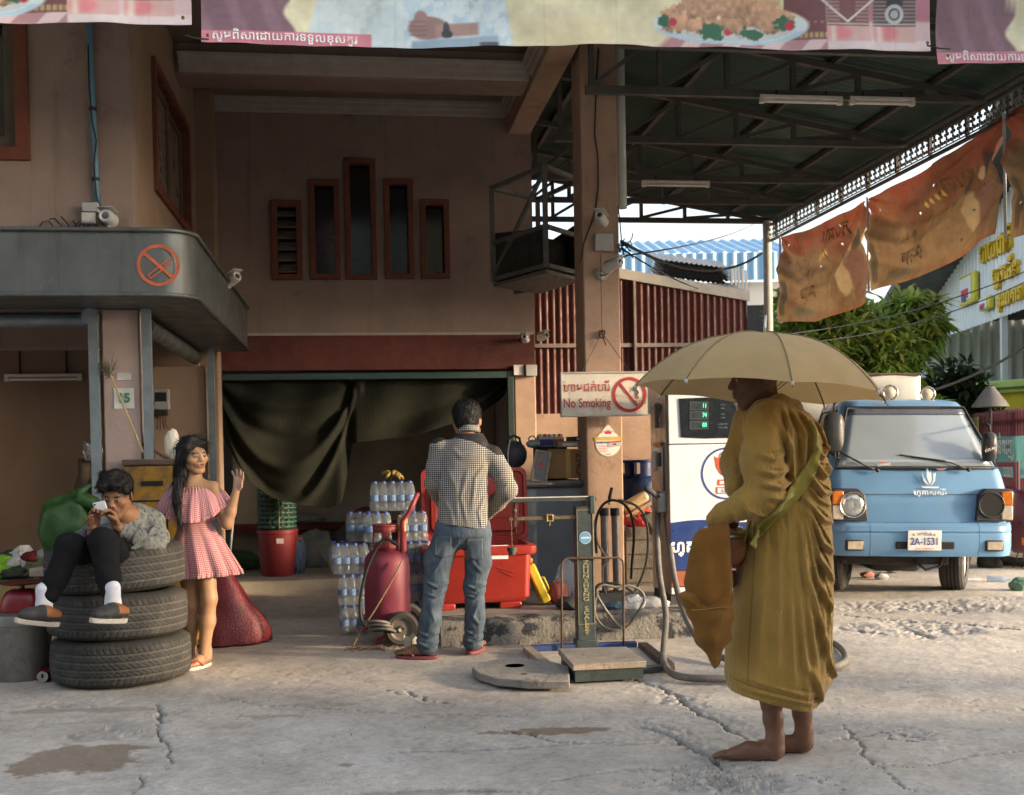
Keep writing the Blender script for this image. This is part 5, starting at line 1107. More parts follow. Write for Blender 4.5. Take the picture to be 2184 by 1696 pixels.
def build_cover():
 c=G(1112,1430); t=thing('wooden_cover','half-round weathered plank cover with a hole lying by the scale','board',(c[0],c[1],0)); L=lambda x,y:(G(x,y,.055)-c)
 out=[L(x,y) for x,y in ((1215,1452),(1130,1453),(1060,1447),(1022,1436),(1007,1424),(1025,1412),(1065,1405),(1120,1404),(1165,1408),(1214,1420))]
 n=len(out); V=[(p[0],p[1],z) for z in (.012,.055) for p in out]; MB().add(V,[tuple(range(n)),tuple(range(2*n-1,n-1,-1))]+[(i,(i+1)%n,n+(i+1)%n,n+i) for i in range(n)]).obj('planks',mat('weathered_plank',(.23,.215,.19),.9,.25,7,.4,40,dirt=((.11,.095,.08),.55,6,.2)),t,bevel=.006)
 h=L(1098,1420); MB().lathe([(.001,.0565),(.055,.0565)],20,(h[0],h[1],0)).obj('hole',mat('dark_hole',(.012,.011,.01),.95,0,1,0),t); h=L(1118,1438); MB().ball((h[0],h[1],.056),(.02,.014,.004),10,6).obj('knot',M_rust,t)
 p=G(1222,1446); o=MB(); o.lathe([(.0,.0),(.03,.0),(.03,.05),(.02,.055)],12,(0,0,0),Matrix.Rotation(R(80),4,'Y')); tag(o.obj('crushed_can',mat('litter_white',(.6,.6,.58),.4,.2,20,.1),None,smooth=30,loc=(p[0],p[1],.03)),'small crushed white can beside the wooden cover','can')
build_cover()
# ================================================================== red cool box
def build_cooler():
 a=bz(912,1306,ISZ); b=bz(1140,1299,ISZ); w=b[0]-a[0]; t=thing('cool_box','large red plastic cool box with open lid on the kerb','cool box',W((a[0],a[1],ISZ)),YAW); v=a[1]; dep=.52
 zz=lambda x,y:bp(x,y,v)[2]-ISZ; zt=zz(1050,1158); Mr=mat('cooler_red',(.29,.026,.018),.42,.1,5,.04,coat=.15,dirt=((.30,.07,.05),.6,6,.3))
 n=9; prof=[(.0,.045),(-.008,.06),(0,zt-.05)]
 def rr(x0,x1,y0,y1,z,r=.05,k=5): return [(cx+r*math.cos(q),cy+r*math.sin(q),z) for cx,cy,a0 in ((x1-r,y1-r,0),(x0+r,y1-r,90),(x0+r,y0+r,180),(x1-r,y0+r,270)) for q in np.radians(np.linspace(a0,a0+90,k))]
 def loft(rings,nm,m,cap=True,par=t):
  k=len(rings[0]); V=[p for r in rings for p in r]; F=[(j*k+i,j*k+(i+1)%k,(j+1)*k+(i+1)%k,(j+1)*k+i) for j in range(len(rings)-1) for i in range(k)]
  if cap: F+= [tuple(range(k))[::-1],tuple((len(rings)-1)*k+i for i in range(k))]
  return MB().add(V,F).obj(nm,m,par,smooth=40)
 s=.02; loft([rr(s+.03,w-s-.03,.03,dep-.03,.05),rr(s,w-s,.0,dep,.085),rr(.008,w-.008,-.008,dep+.008,zt-.09),rr(.0,w,-.012,dep+.012,zt-.085)],'body',Mr)
 loft([rr(-.015,w+.02,-.03,dep+.02,zt-.084),rr(-.02,w+.03,-.035,dep+.02,zt-.07),rr(-.02,w+.03,-.035,dep+.02,zt-.03),rr(-.012,w+.02,-.028,dep+.015,zt-.022),rr(.03,w-.02,.02,dep-.03,zt-.02),rr(.035,w-.025,.025,dep-.035,zt-.12)],'rim',Mr)
 for x in (.04,w-.24): MB().box(x,x+.16,.02,.14,0,.049).obj('foot',Mr,t,bevel=.01)
 # lid stands open, leaning slightly back
 la=bp(902,1180,v+dep); lb=bp(1125,996,v+dep); lw=(lb[0]-la[0]); lz0=zt-.02; lh=lb[2]-ISZ-lz0
 lid=bpy.data.objects.new('lid',None); COL.objects.link(lid); lid.parent=t; lid.location=(la[0]-a[0],dep+.02,lz0); lid.rotation_euler=(R(-6),0,0)
 def rz(x0,x1,z0,z1,y,r=.05,k=5): return [(p[0],y,p[1]) for p in [(q[0],q[1]) for q in rr(x0,x1,z0,z1,0,r,k)]]
 loft([rz(.0,lw,.0,lh,.05),rz(-.005,lw+.005,-.005,lh+.005,.03),rz(0,lw,0,lh,-.01),rz(.025,lw-.025,.025,lh-.025,-.012),rz(.035,lw-.035,.035,lh-.035,.005),rz(.06,lw-.06,.06,lh-.06,.006),rz(.07,lw-.07,.07,lh-.07,-.03),rz(.10,lw-.10,.10,lh-.10,-.034)],'lid_shell',Mr,par=lid)
 m=MB(); m.box(.13,lw-.13,-.040,-.0345,lh*.3,lh*.36); m.obj('lid_rib',Mr,lid,bevel=.004); MB().box(.13,lw-.13,-.040,-.0345,lh*.62,lh*.68).obj('lid_rib',Mr,lid,bevel=.004)
 for x in (.10,lw-.10): MB().tube([(x,-.05,lh*.05),(x,-.05,lh*.62)],.006,6).obj('stay_rod',M_rust,lid); MB().box(x-.012,x+.012,-.07,-.036,lh*.62,lh*.70).obj('rod_clip',M_whp,lid,bevel=.003)
 p0=bp(1036,1193,v); p1=bp(1083,1162,v); MB().box(p0[0]-a[0],p1[0]-a[0],-.0165,-.0135,p0[2]-ISZ,p1[2]-ISZ).obj('paper_label',mat('label_white',(.66,.67,.68),.5,.05,9,0),t)
 c=((p0[0]+p1[0])/2-a[0],(p0[2]+p1[2])/2-ISZ); lettering('ผลิตจากวัตถุดิบ',.026,(c[0],-.017,c[1]+.022),mat('print_blue'),t); lettering('ผลิตภัณฑ์อุตสาหกรรม',.021,(c[0],-.017,c[1]-.012),mat('print_blue'),t)
 p=bp(928,1190,v); p=bp(978,1193,v); cx,cz=p[0]-a[0]-.13,p[2]-ISZ; n=32
 MB().tube([(cx+.055*math.cos(6.2832*k/n),-.013,cz+.055*math.sin(6.2832*k/n)) for k in range(n)],.004,6,closed=True).obj('embossed_ring',Mr,t,smooth=True); lettering('A',.08,(cx,-.014,cz),Mr,t,bold=.003,extrude=.002); lettering('COOL',.05,(cx,-.014,cz-.10),Mr,t,bold=.002,extrude=.002)
 for k in range(4):
  MB().tube([(.5+.02*k,-.0135,.30-.02*k),(.62,-.014,.26-.03*k)],.002,4).obj('scratch',Mr,t) if k<2 else None
build_cooler()
# ================================================================== counter and things on it
CV=8.9
def build_counter():
 a=bp(1110,1200,CV); b=bp(1252,1024,CV); t=thing('metal_counter','blue-grey sheet metal counter behind the cool box','counter',W((a[0]-.5,CV,ISZ)),YAW); w=b[0]-a[0]+.5; h=b[2]-ISZ
 MB().box(.02,w-.02,.02,.55,0,h-.05).obj('front_panel',mat('counter_grey',(.17,.20,.22),.55,.12,4,.04,dirt=((.12,.11,.10),.6,5,.25)),t,bevel=.005); MB().box(0,w,-.02,.58,h-.048,h).obj('counter_top',mat('counter_top_grey',(.20,.19,.18),.5,.2,5,.05,metal=.3),t,bevel=.008)
 MB().tube([(0,-.022,h-.024),(w,-.022,h-.024)],.014,8).obj('edge_trim',mat('counter_top_grey'),t,smooth=True)
 return b[2]
CZ=build_counter()
def cardboard(x0,x1,y0,y1,v,dep,label,rz=0,col=(.26,.15,.06),txt=None):
 a=bp(x0,y1,v); b=bp(x1,y0,v); t=thing('cardboard_box',label,'box',W(((a[0]+b[0])/2,v,a[2])),YAW+rz); w=(b[0]-a[0])/2; h=b[2]-a[2]; m=mat('cardboard_%d'%int(col[0]*100),col,.75,.15,6,.08,40)
 MB().box(-w,w,0,dep,0.002,h).obj('carton',m,t,bevel=.004); MB().box(-w*.12,w*.12,-.003,-.001,.002,h).obj('tape',mat('packing_tape',(.45,.27,.09),.25,.1,5,0),t); MB().prism([(-w,0),(-w+.03,.07),(w-.05,.05),(w,0)],h+.001,h+.006,2).obj('flap',m,t)
 if txt: lettering(txt,h*.35,(w*.55,-.004,h*.5),mat('print_black',(.03,.03,.03),.5,0,1,0),t,(0,0,-1),(1,0,0))
 return t
cardboard(1170,1253,958,1022,CV+.1,.35,'brown carton with packing tape on the metal counter',.0,(.28,.16,.06),'ZHO')
def small_things():
 # photo frame leaning on the carton
 a=bp(1131,1026,CV+.02); b=bp(1165,955,CV+.02); t=thing('picture_frame','wooden framed notice leaning against the carton on the counter','picture frame',W(a),YAW); t.rotation_euler=(R(-10),R(12),YAW); w=b[0]-a[0]; h=(b[2]-a[2])
 ringframe('frame',t,1,-.01,.012,0,w,0,h,.018,M_wood,.003); MB().box(.015,w-.015,-.002,.006,.015,h-.015).obj('notice',mat('dim_notice',(.16,.15,.14),.4,.25,30,0),t); MB().box(.05,w-.05,-.004,-.0025,h*.5,h*.62).obj('print_block',mat('print_red'),t)
 # desk fan seen from behind
 c=bp(1097,975,CV+.25); t=thing('desk_fan','dark grey desk fan with slotted round cage behind the cool box','fan',W((c[0],c[1],CZ)),YAW+.3); z=c[2]-CZ+.02; Mf=mat('fan_dark',(.055,.055,.065),.5,.1,6,.03)
 MB().lathe([(.0,.07),(.05,.065),(.10,.03),(.115,0.),(.10,-.03),(.05,-.05),(0,-.05)],28,(0,0,z),Matrix.Rotation(R(90),4,'X')).obj('cage',Mf,t,smooth=40)
 for k in range(26):
  q=k*6.2832/26; MB().bar((.055*math.cos(q),-.068,z+.055*math.sin(q)),(.108*math.cos(q),-.03,z+.108*math.sin(q)),.004,.006).obj('cage_rib',mat('fan_rib',(.09,.09,.10),.5,.1,6,0),t)
 MB().tube([(-.06,0,z+.08),(-.05,0,z+.135),(0,0,z+.155),(.05,0,z+.135),(.06,0,z+.08)],.012,8).obj('handle',Mf,t,smooth=True); MB().cyl((0,.02,.02),(0,.02,z-.09),.022,n=12).obj('neck',Mf,t); MB().lathe([(.09,0.),(.09,.015),(.04,.03),(.02,.03)],24).obj('foot',Mf,t,smooth=40); MB().tube([(-.05,-.03,z+.12),(-.085,-.06,z+.02),(-.08,-.05,z-.10)],.005,6).obj('power_lead',M_whp,t,smooth=True)
 # colourful packet box
 a=bp(1150,953,CV+.3); b=bp(1203,926,CV+.3); t=thing('packet_box','small open box of blue and orange packets on the counter top','box',W((a[0],CV+.3,a[2])),YAW); w=b[0]-a[0]; h=b[2]-a[2]
 MB().box(0,w,0,.15,0,h*.8).obj('tray',mat('packet_white',(.5,.47,.42),.6,.15,20,.05),t,bevel=.003); MB().box(.005,w*.55,-.004,-.001,h*.1,h*.6).obj('blue_label',mat('print_blue'),t); MB().box(w*.56,w-.004,-.004,-.001,h*.1,h*.6).obj('orange_label',mat('label_orange',(.5,.16,.05)),t)
 for k in range(5): MB().ball((w*(.1+.2*k),.07,h*.85),(.03,.04,.02),10,6).obj('crumpled_packet',mat('packet_%d'%(k%3),[(.55,.5,.45),(.5,.2,.15),(.45,.48,.5)][k%3],.4,.2,30,.2),t,smooth=True)
 b0=bp(1150,955,CV+.3); MB().box(-.02,w+.02,-.02,.2,CZ-a[2]+.002,-.001).obj('stand_block',mat('dark_sheet',(.035,.032,.03)),t)
 # green glass-like desk gadget (round white lamp)
 c=bp(1137,947,CV+.25); t=thing('desk_lamp','small pale green desk lamp head above the picture frame','lamp',W((c[0],c[1],CZ)),YAW); MB().tube([(.03,.02,0),(.035,.02,.12),(.0,0,c[2]-CZ)],.006,6).obj('stem',M_blackm,t,smooth=True); MB().ball((0,0,c[2]-CZ),(.06,.045,.035),16,10).obj('head',mat('pale_green_enamel',(.28,.36,.35),.3,.1,6,0),t,smooth=True); MB().tube([(.03*math.cos(q)-.01,-.02,c[2]-CZ+.035+.03*math.sin(q)) for q in np.linspace(0,6.28,16)],.005,6).obj('lead',M_cable,t,smooth=True)
 # yellow jerrycan
 c=bz(1170,1292,ISZ); t=thing('yellow_case','dented yellow plastic case tilted against the counter','case',W((c[0],c[1],ISZ)),YAW); t.rotation_euler=(0,R(-24),YAW); MB().box(-.035,.035,-.03,.13,.03,.33).obj('shell',mat('case_yellow',(.50,.36,.02),.5,.15,9,.05,dirt=((.2,.13,.05),.64,12,.15)),t,bevel=.015); MB().tube([(.036,.0,.10),(.055,.0,.11),(.055,.0,.20),(.036,.0,.21)],.008,6).obj('handle',mat('case_yellow'),t,smooth=True); MB().box(-.04,.04,.02,.09,.335,.37).obj('cap',mat('case_orange',(.45,.16,.05),.5,.1,9,.03),t,bevel=.01)
small_things()
# ---- crumpled bags, litter
def crumple(name,label,cat,p,r,m,seed,sub=3,amp=.35,rz=0,kind=None):
 g=np.random.default_rng(seed); bm=bmesh.new(); bmesh.ops.create_icosphere(bm,subdivisions=sub,radius=1)
 K=g.normal(size=(14,3))*3.2; ph=g.random(14)*6.28
 for v in bm.verts:
  q=np.array(v.co); n=np.abs(np.sin(K@q+ph)).mean()-.63; s=1+amp*n*2.2; q=q*s*np.array(r); q[2]=max(q[2],-r[2]*.8); v.co=q
 me=bpy.data.meshes.new(name); bm.to_mesh(me); bm.free(); o=mko(name,me,m,None,smooth=28,loc=(p[0],p[1],p[2]+r[2]*.8),rot=(0,0,rz)); return tag(o,label,cat)
M_clear=mat('clear_film',(.85,.87,.9),.12,.05,9,.3,30,spec=.8,alpha=.28)
c=bz(1210,1275,ISZ); crumple('plastic_bag','crumpled clear plastic bag beside the yellow case','bag',W(c),(.09,.08,.16),M_clear,3)
c=bz(1232,1278,ISZ); crumple('crumpled_packet','small white and purple packet on the kerb by the clear bag','packet',W(c),(.05,.04,.045),mat('packet_purple',(.45,.4,.45),.5,.4,30,.1),4,2)
c=bz(1388,1297,ISZ); crumple('crushed_bottle','crushed clear bottle with blue cap on the kerb beside the hose','bottle',W(c),(.10,.05,.045),M_clear,5)
c=bz(1352,1300,ISZ); crumple('clear_wrapper','crushed clear plastic wrapper on the kerb under the hose loop','wrapper',W(c),(.08,.06,.06),mat('pale_film',(.6,.66,.7),.2,.1,9,.3,30,spec=.8,alpha=.5),6)
c=bz(1455,1292,ISZ)-np.array([0,.12,0]); crumple('yellow_wrapper','scrap of yellow wrapper at the foot of the dispenser','wrapper',W(c),(.06,.03,.02),mat('scrap_yellow',(.45,.38,.05),.5,.2,30,.2),7,2)
# red sack and tan casting between pillar and dispenser
v=8.95; c=bp(1368,1110,v); bx=thing('old_crate','dark wooden crate between the pillar and the dispenser','crate',W((bp(1335,1100,v)[0],v,ISZ)),YAW); zc=bp(1360,1128,v)[2]-ISZ
for k in range(4): MB().box(0,.36,0,.02,.03+k*zc/4,.03+(k+.86)*zc/4).obj('slat',mat('dark_crate_wood',(.10,.085,.07),.85,.3,8,.3),bx)
MB().box(0.0,.36,.021,.4,.0,zc-.02).obj('crate_core',mat('dark_crate_wood'),bx)
crumple('red_sack','small crumpled red sack on the crate beside the dispenser','sack',W((c[0],v+.1,ISZ+zc)),(.12,.1,.11),mat('sack_red',(.36,.03,.035),.5,.2,9,.2,30),8)
t=thing('tan_casting','tan metal pump casting leaning on the red sack','casting',W((bp(1352,1070,v)[0],v-.1,bp(1352,1068,v)[2])),YAW); t.rotation_euler=(0,R(-28),YAW)
Mt=mat('tan_enamel',(.34,.25,.13),.5,.15,9,.1,dirt=((.15,.1,.06),.62,12,.15)); MB().box(-.13,.10,-.05,.05,-.045,.045).obj('body',Mt,t,bevel=.03); MB().box(-.15,.12,-.06,-.051,-.075,-.046).obj('flange',Mt,t,bevel=.004)
for k in range(5): MB().box(-.14+.06*k,-.12+.06*k,-.065,-.052,-.11,-.076).obj('tooth',Mt,t)
MB().box(-.03,.03,-.16-.0,.02,-.30,-.111).obj('support_leg',mat('dark_crate_wood'),t)
def gas_bottle(x,y,v,label,h=.42,r=.15,m=None):
 b=bp(x,y,v); t=thing('gas_cylinder',label,'gas cylinder',W((b[0],v,b[2]-h)),YAW,'blue gas cylinders behind the pillar'); m=m or mat('cylinder_blue',(.012,.025,.085),.45,.15,6,.05,dirt=((.06,.05,.05),.62,8,.2))
 MB().lathe([(0,0),(r*.75,.0),(r*.9,.02),(r,.06),(r,h*.72),(r*.93,h*.85),(r*.6,h*.95),(r*.25,h)],26).obj('shell',m,t,smooth=50);
 for k in range(3):
  q=[(r*.62*math.cos(a),r*.62*math.sin(a)) for a in np.radians(np.linspace(k*120,k*120+75,8))]
  V=[(p[0]*s,p[1]*s,z) for z in (h*.9,h*1.3) for s in (.96,1) for p in q]; n=8
  F=[(i,i+1,2*n+i+1,2*n+i) for i in range(n-1)]+[(n+i,n+i+1,3*n+i+1,3*n+i) for i in range(n-1)]+[(2*n+i,2*n+i+1,3*n+i+1,3*n+i) for i in range(n-1)]
  MB().add(V,F).obj('collar_plate',m,t,smooth=40)
 MB().tube([(r*.62*math.cos(a),r*.62*math.sin(a),h*1.3) for a in np.linspace(0,6.2832,25)[:-1]],.012,8,closed=True).obj('collar_rim',m,t,smooth=True); MB().cyl((0,0,h*.98),(0,0,h*1.18),.022,n=10).obj('valve',M_iron,t)
 return t
pl=thing('cylinder_rack','low dark steel rack under the blue gas cylinders','rack',W((bp(1330,1050,9.6)[0]-.1,9.4,0)),YAW); zr=bp(1365,1030,9.6)[2]-.40-.02; MB().box(0,.75,0,.45,0.0,zr).obj('rack_body',mat('dark_sheet'),pl); MB().box(-.02,.77,-.02,.47,zr+.001,zr+.018).obj('rack_shelf',M_truss,pl)
gas_bottle(1371,1010,9.6,'nearest dark blue gas cylinder beside the dispenser',.36,.14); gas_bottle(1338,1010,9.75,'rear dark blue gas cylinder half hidden by the pillar',.36,.14)
# ---- hand pumps with hoses leaning on the pillar
def build_pumps():
 v=PV-.12; o=np.array([bp(1300,1000,v)[0],v,ISZ]); t=thing('hand_air_pump','twin-barrel grey hand pump leaning on the pink pillar','air pump',W(o),YAW); B=lambda x,y,dv=0: bp(x,y,v+dv)-o
 mp=mat('pump_barrel',(.22,.19,.17),.5,.2,9,.08,metal=.4,dirt=((.20,.08,.06),.58,9,.2))
 for x0,x1 in ((1288,1293),(1311,1317)):
  a=B(x0,1085); b=B(x1,1318); b[2]=.01; MB().tube([a,b],.030,16).obj('barrel',mp,t,smooth=40); MB().tube([a+np.array([0,0,.005]),a-np.array([0,0,.055])],.037,16).obj('barrel_cap',M_blackm,t,smooth=40)
 a=B(1300,1062,-.03); b=B(1305,1040,-.03); MB().tube([a-np.array([0,0,.02]),a,b],[.010,.014,.012],10).obj('handle_grip',M_blackm,t,smooth=True); MB().tube([a-np.array([.003,0,.06]),a-np.array([0,0,.01])],.008,8).obj('handle_band',mat('case_yellow',(.50,.36,.02)),t)
 MB().box(-.09,.09,-.05,.05,0,.012).obj('foot_plate',M_iron,t)
build_pumps()
v=PV-.22
hose([W(bp(x,y,v-d)) for x,y,d in ((1272,1180,.02),(1270,1120,.02),(1280,1085,.03),(1300,1068,.05),(1325,1072,.05),(1345,1095,.03),(1352,1140,.02),(1348,1200,0),(1346,1235,0))],.0105,'black rubber hose arched over the hand pump barrels','hose',M_blackm,'air_hose')
hose([W(bp(x,y,v-.05-d)) for x,y,d in ((1320,1066,.0),(1355,1078,.0),(1376,1105,.0),(1382,1150,.0),(1378,1200,0),(1360,1250,0),(1330,1290,0.05),(1290,1300,.05),(1268,1275,.05),(1275,1248,.05),(1310,1245,.05),(1345,1260,.05),(1360,1285,.05),(1345,1300,.03))],.0095,'dusty thin hose hanging in a long loop right of the pillar','hose',None,'air_hose')
hose([W(bp(x,y,v-.02)) for x,y in ((1268,1110),(1272,1150),(1290,1185),(1298,1195))]+[W(bp(x,y,v-.04)) for x,y in ((1285,1215),(1290,1260),(1305,1285),(1325,1290))],.009,'pale grey hose hanging in front of the hand pump','hose',mat('hose_pale',(.28,.25,.21),.6,.2,9,.1),'air_hose')
hose([W(bp(x,y,KV-.03)) for x,y in ((1275,1262),(1268,1290),(1272,1318),(1290,1338),(1318,1344),(1340,1335),(1352,1318),(1364,1300),(1374,1280),(1368,1262),(1345,1250),(1310,1252),(1285,1248),(1272,1262),(1285,1290),(1310,1325),(1326,1340))],.0095,'coiled grey hose hanging over the kerb edge behind the guard hoop','hose',None,'air_hose')
# paint tin by the man's foot
c=G(880,1397); t=thing('paint_tin','broken white paint tin behind the left flip-flop','tin',(c[0],c[1],0)); n=28; xs=np.linspace(0,6.2832,n+1)[:-1]
V=[(.055*k_*math.cos(a),.055*k_*math.sin(a),z+(.012*math.sin(a*5)+.008*math.sin(a*9) if z>.1 else 0)) for (k_,z) in ((.9,0),(1.,.115),(.95,.115),(.85,.01)) for a in xs]
MB().add(V,[(j*n+i,j*n+(i+1)%n,(j+1)*n+(i+1)%n,(j+1)*n+i) for j in range(3) for i in range(n)]+[tuple(range(n))[::-1],tuple(3*n+i for i in range(n))]).obj('pot',mat('tin_white',(.50,.45,.36),.6,.2,14,.1,dirt=((.10,.09,.08),.58,14,.06)),t,smooth=50); MB().tube([(.0,-.056,.02),(.0,-.058,.10)],.003,4).obj('seam',M_rust,t)
# more small goods around the counter and pillar
for k,(x,y,v,r,cc,lab,nm,ct) in enumerate(((1215,1300,8.0,(.10,.08,.05),(.03,.03,.03),'black crumpled rubber sheet on the kerb behind the guard hoop','rubber_scrap','scrap'),(1190,1290,8.3,(.07,.06,.10),(.22,.05,.04),'small faded red bag under the counter edge','small_bag','bag'),(1240,1296,7.9,(.05,.04,.03),(.5,.48,.45),'white paper scrap on the kerb by the scale column','paper_scrap','paper'),(1310,1300,7.8,(.07,.05,.035),(.10,.16,.2),'bluish rag on the kerb at the pillar foot','blue_rag','rag'),(1415,1296,7.9,(.05,.04,.03),(.45,.44,.42),'pale crumpled cup on the kerb by the dispenser','crumpled_cup','cup'))):
 q=bz(x,y,ISZ); crumple(nm,lab,ct,W((q[0],max(q[1],KV+.1),ISZ)),r,mat('goods_%d'%k,cc,.7,.3,9,.3,30),120+k,2,.45)
for k,(x,dz,w,h,cc,lab) in enumerate(((1212,.0,.10,.05,(.30,.26,.2),'flat pale carton lying on the brown carton'),(1232,.052,.07,.035,(.06,.06,.065),'black flat case on top of the pale carton'))):
 q=bp(x,956,CV+.2); t=thing('flat_carton',lab,'box',W((q[0],CV+.2,q[2]+.008+dz)),YAW+.2*k); MB().box(-w,w,-.08,.08,0,h).obj('shell',mat('flat_%d'%k,cc,.7,.2,9,.05),t,bevel=.004); MB().box(-w*.6,w*.6,-.082,-.0805,h*.2,h*.7).obj('front_label',M_whp,t)
# ================================================================== blue light truck
M_blue=mat('faded_blue_paint',(.12,.25,.42),.38,.10,2.2,.015,30,coat=.25,dirt=[((.20,.22,.23),.66,7,.12),((.12,.16,.2),.58,2,.3)],streak=((.17,.24,.31),.62,12,.2))
def build_truck():
 o=P(1962,1150,9.35); rz=R(-3); t=thing('light_truck','small blue cab-over light truck with white emblem and one missing headlamp','truck',(o[0],o[1],0),rz)
 t.rotation_euler=(0,R(1.1),rz); c,s=math.cos(rz),math.sin(rz)
 def hit(x,y,yl):   # photo point -> local x,z on the plane local y = yl
  r=ray(x,y); n=np.array([-s,c,0]); k=((np.array([o[0],o[1],0])+n*yl-CAM)@n)/(r@n); p=CAM+r*k; d=p-np.array([o[0],o[1],0]); return d[0]*c+d[1]*s, p[2]
 zb0=hit(1960,1187,-.06)[1]; zb1=hit(1960,1110,0)[1]; zw0=hit(2000,1000,.17)[1]; zw1=hit(1940,868,.52)[1]; hw0=.745
 Z=[zb1-.02,zb1+.12,zb1+.22,zw0-.03,zw0,zw1,zw1+.05,zw1+.075]; YF=[.02,.028,.05,.15,.17,.50,.58,.72]; HW=[.735,.748,.75,.733,.725,.54,.51,.43]
 xr=hit(2122,1000,.17)[0];
 def ring(z,yf,hw,rad=.10,yb=1.32,k=6):
  pts=[]
  for cx,cy,a0 in ((hw-rad,yb-.04,0),(-hw+rad,yb-.04,90),(-hw+rad,yf+rad,180),(hw-rad,yf+rad,270)):
   r=rad if a0>=180 else .04; cx=(hw-r)*(1 if cx>0 else -1); cy=(yf+r) if a0>=180 else yb-r
   pts+=[(cx+r*math.cos(q),cy+r*math.sin(q),z) for q in np.radians(np.linspace(a0,a0+90,k))]
  # slight bow of the nose
  return [(p[0],p[1]-.03*(1-(p[0]/hw)**2)*(1 if p[1]<yf+rad*1.2 else 0),p[2]) for p in pts]
 rings=[ring(z,y,h,.12 if i<5 else .14) for i,(z,y,h) in enumerate(zip(Z,YF,HW))]; k=len(rings[0]); V=[p for r in rings for p in r]
 F=[(j*k+i,j*k+(i+1)%k,(j+1)*k+(i+1)%k,(j+1)*k+i) for j in range(len(rings)-1) for i in range(k)]+[tuple(range(k))[::-1],tuple((len(rings)-1)*k+i for i in range(k))]
 MB().add(V,F).obj('cab',M_blue,t,smooth=38)
 # windscreen, seal and side glass
 lin=lambda z,a,b: a+(b-a)*(z-zw0)/(zw1-zw0)
 def wp(x,z,off):
  yf=lin(z,.17,.50); hw=lin(z,.725,.54); return (x*hw,yf-.03*(1-x*x)-off,z)
 def wgrid(x0,x1,z0,z1,off,nm,m,nx=16,nz=8): return MB().grid(lambda a,b: wp(x0+(x1-x0)*a,z0+(z1-z0)*b,off),nx,nz).obj(nm,m,t,smooth=True,solid=.004)
 Mg=mat('windscreen_glass',(.27,.32,.365),.12,.12,1.2,0,spec=1.,coat=1.)  # pale base colour stands in for sky reflected in the glass
 wgrid(-.90,.90,zw0+.025,zw1-.02,.010,'windscreen',Mg);
 e=[wp(x,z,.012) for x,z in [(-.93,zw0+.012),(0,zw0+.012),(.93,zw0+.012),(.93,(zw0+zw1)/2),(.92,zw1-.008),(0,zw1-.008),(-.92,zw1-.008),(-.93,(zw0+zw1)/2)]]
 ee=[];
 for i in range(8):
  a=np.array(e[i]);b=np.array(e[(i+1)%8]); ee+=[a,(a*.5+b*.5)]
 MB().tube(ee,.014,6,closed=True).obj('windscreen_seal',M_blackm,t,smooth=True)
 wgrid(-.89,.89,zw1-.07,zw1-.022,.0165,'sun_strip',mat('sun_strip',(.10,.11,.15),.3,.1,5,0),16,3)
 for sx in (-1,1):
  V=[]
  for (yy,z) in ((.30,zw0+.03),(1.18,zw0+.03),(1.18,zw1-.03),(.62,zw1-.03)):
   V.append((sx*(lin(z,.725,.54)+.004),yy,z))
  MB().add(V,[(0,1,2,3)]).obj('side_window',M_dark,t,solid=.004)
  MB().tube(V,.010,6,closed=True).obj('side_window_seal',M_blackm,t)
 # panel joints
 zz=hit(1960,1054,.08)[1]
 MB().tube([(x*.66,np.interp(zz,Z,YF)-.03*(1-x*x*.8)-.001,zz) for x in np.linspace(-1,1,17)],.0025,4).obj('panel_joint',mat('joint_dark',(.02,.03,.04),.8,0,1,0),t)
 for sx in (-1,1): MB().tube([(sx*(.70-.05*q),np.interp(z,Z,YF)+.055-.02*q,z) for q,z in zip(np.linspace(0,1,6),np.linspace(zw0-.02,zb1+.16,6))],.0022,4).obj('panel_joint',mat('joint_dark'),t)
 # bumper: centre section and two corner sections
 prof=[(.07,zb1-.022),(-.02,zb1-.02),(-.055,zb1-.045),(-.06,zb1-.085),(-.048,zb1-.10),(-.062,zb1-.115),(-.058,zb0+.06),(-.03,zb0),(.04,zb0),(.07,zb0+.02)]
 def bsec(xs,nm,wrap=0):
  m=MB(); n=len(prof); V=[]
  for x in xs:
   b=.05*(1-(x/.76)**2); w=max(0,abs(x)-.60)/.16
   for (y,z) in prof: V.append((x,y-b+.13*w**2.2,z))
  m.add(V,[(i*n+j,i*n+(j+1)%n,(i+1)*n+(j+1)%n,(i+1)*n+j) for i in range(len(xs)-1) for j in range(n)]+[tuple(range(n))[::-1],tuple((len(xs)-1)*n+j for j in range(n))]); m.obj(nm,M_blue,t,smooth=35)
 bsec(np.linspace(-.44,.44,15),'bumper_centre'); bsec(np.linspace(.444,.765,10),'bumper_corner'); bsec(np.linspace(-.765,-.444,10),'bumper_corner')
 for sx in (-1,1):
  x,z=hit(2110,1163,-.05); x=.565*sx; z=hit(1960,1163,-.05)[1]; y=-.064-.05*(1-(x/.76)**2)+.0
  MB().box(x-.075,x+.075,y-.012,y+.03,z-.045,z+.045).obj('fog_lamp_bezel',mat('dark_plastic',(.03,.03,.033),.5,.1,9,.03),t,bevel=.01); MB().box(x-.06,x+.06,y-.02,y-.013,z-.033,z+.033).obj('fog_lamp_lens',mat('dusty_lens',(.42,.36,.28),.25,.2,20,.1),t,bevel=.006)
 x,z=hit(1968,1160,-.1); MB().box(-.24,.24,-.112,-.09,z-.045,z+.02).obj('air_slot',mat('slot_black',(.01,.01,.01),.8,0,1,0),t,bevel=.02)
 # licence plate
 p0=hit(1934,1175,-.13); p1=hit(2005,1131,-.13); cx,cz=(p0[0]+p1[0])/2,(p0[1]+p1[1])/2; w,h=(p1[0]-p0[0])/2,(p1[1]-p0[1])/2
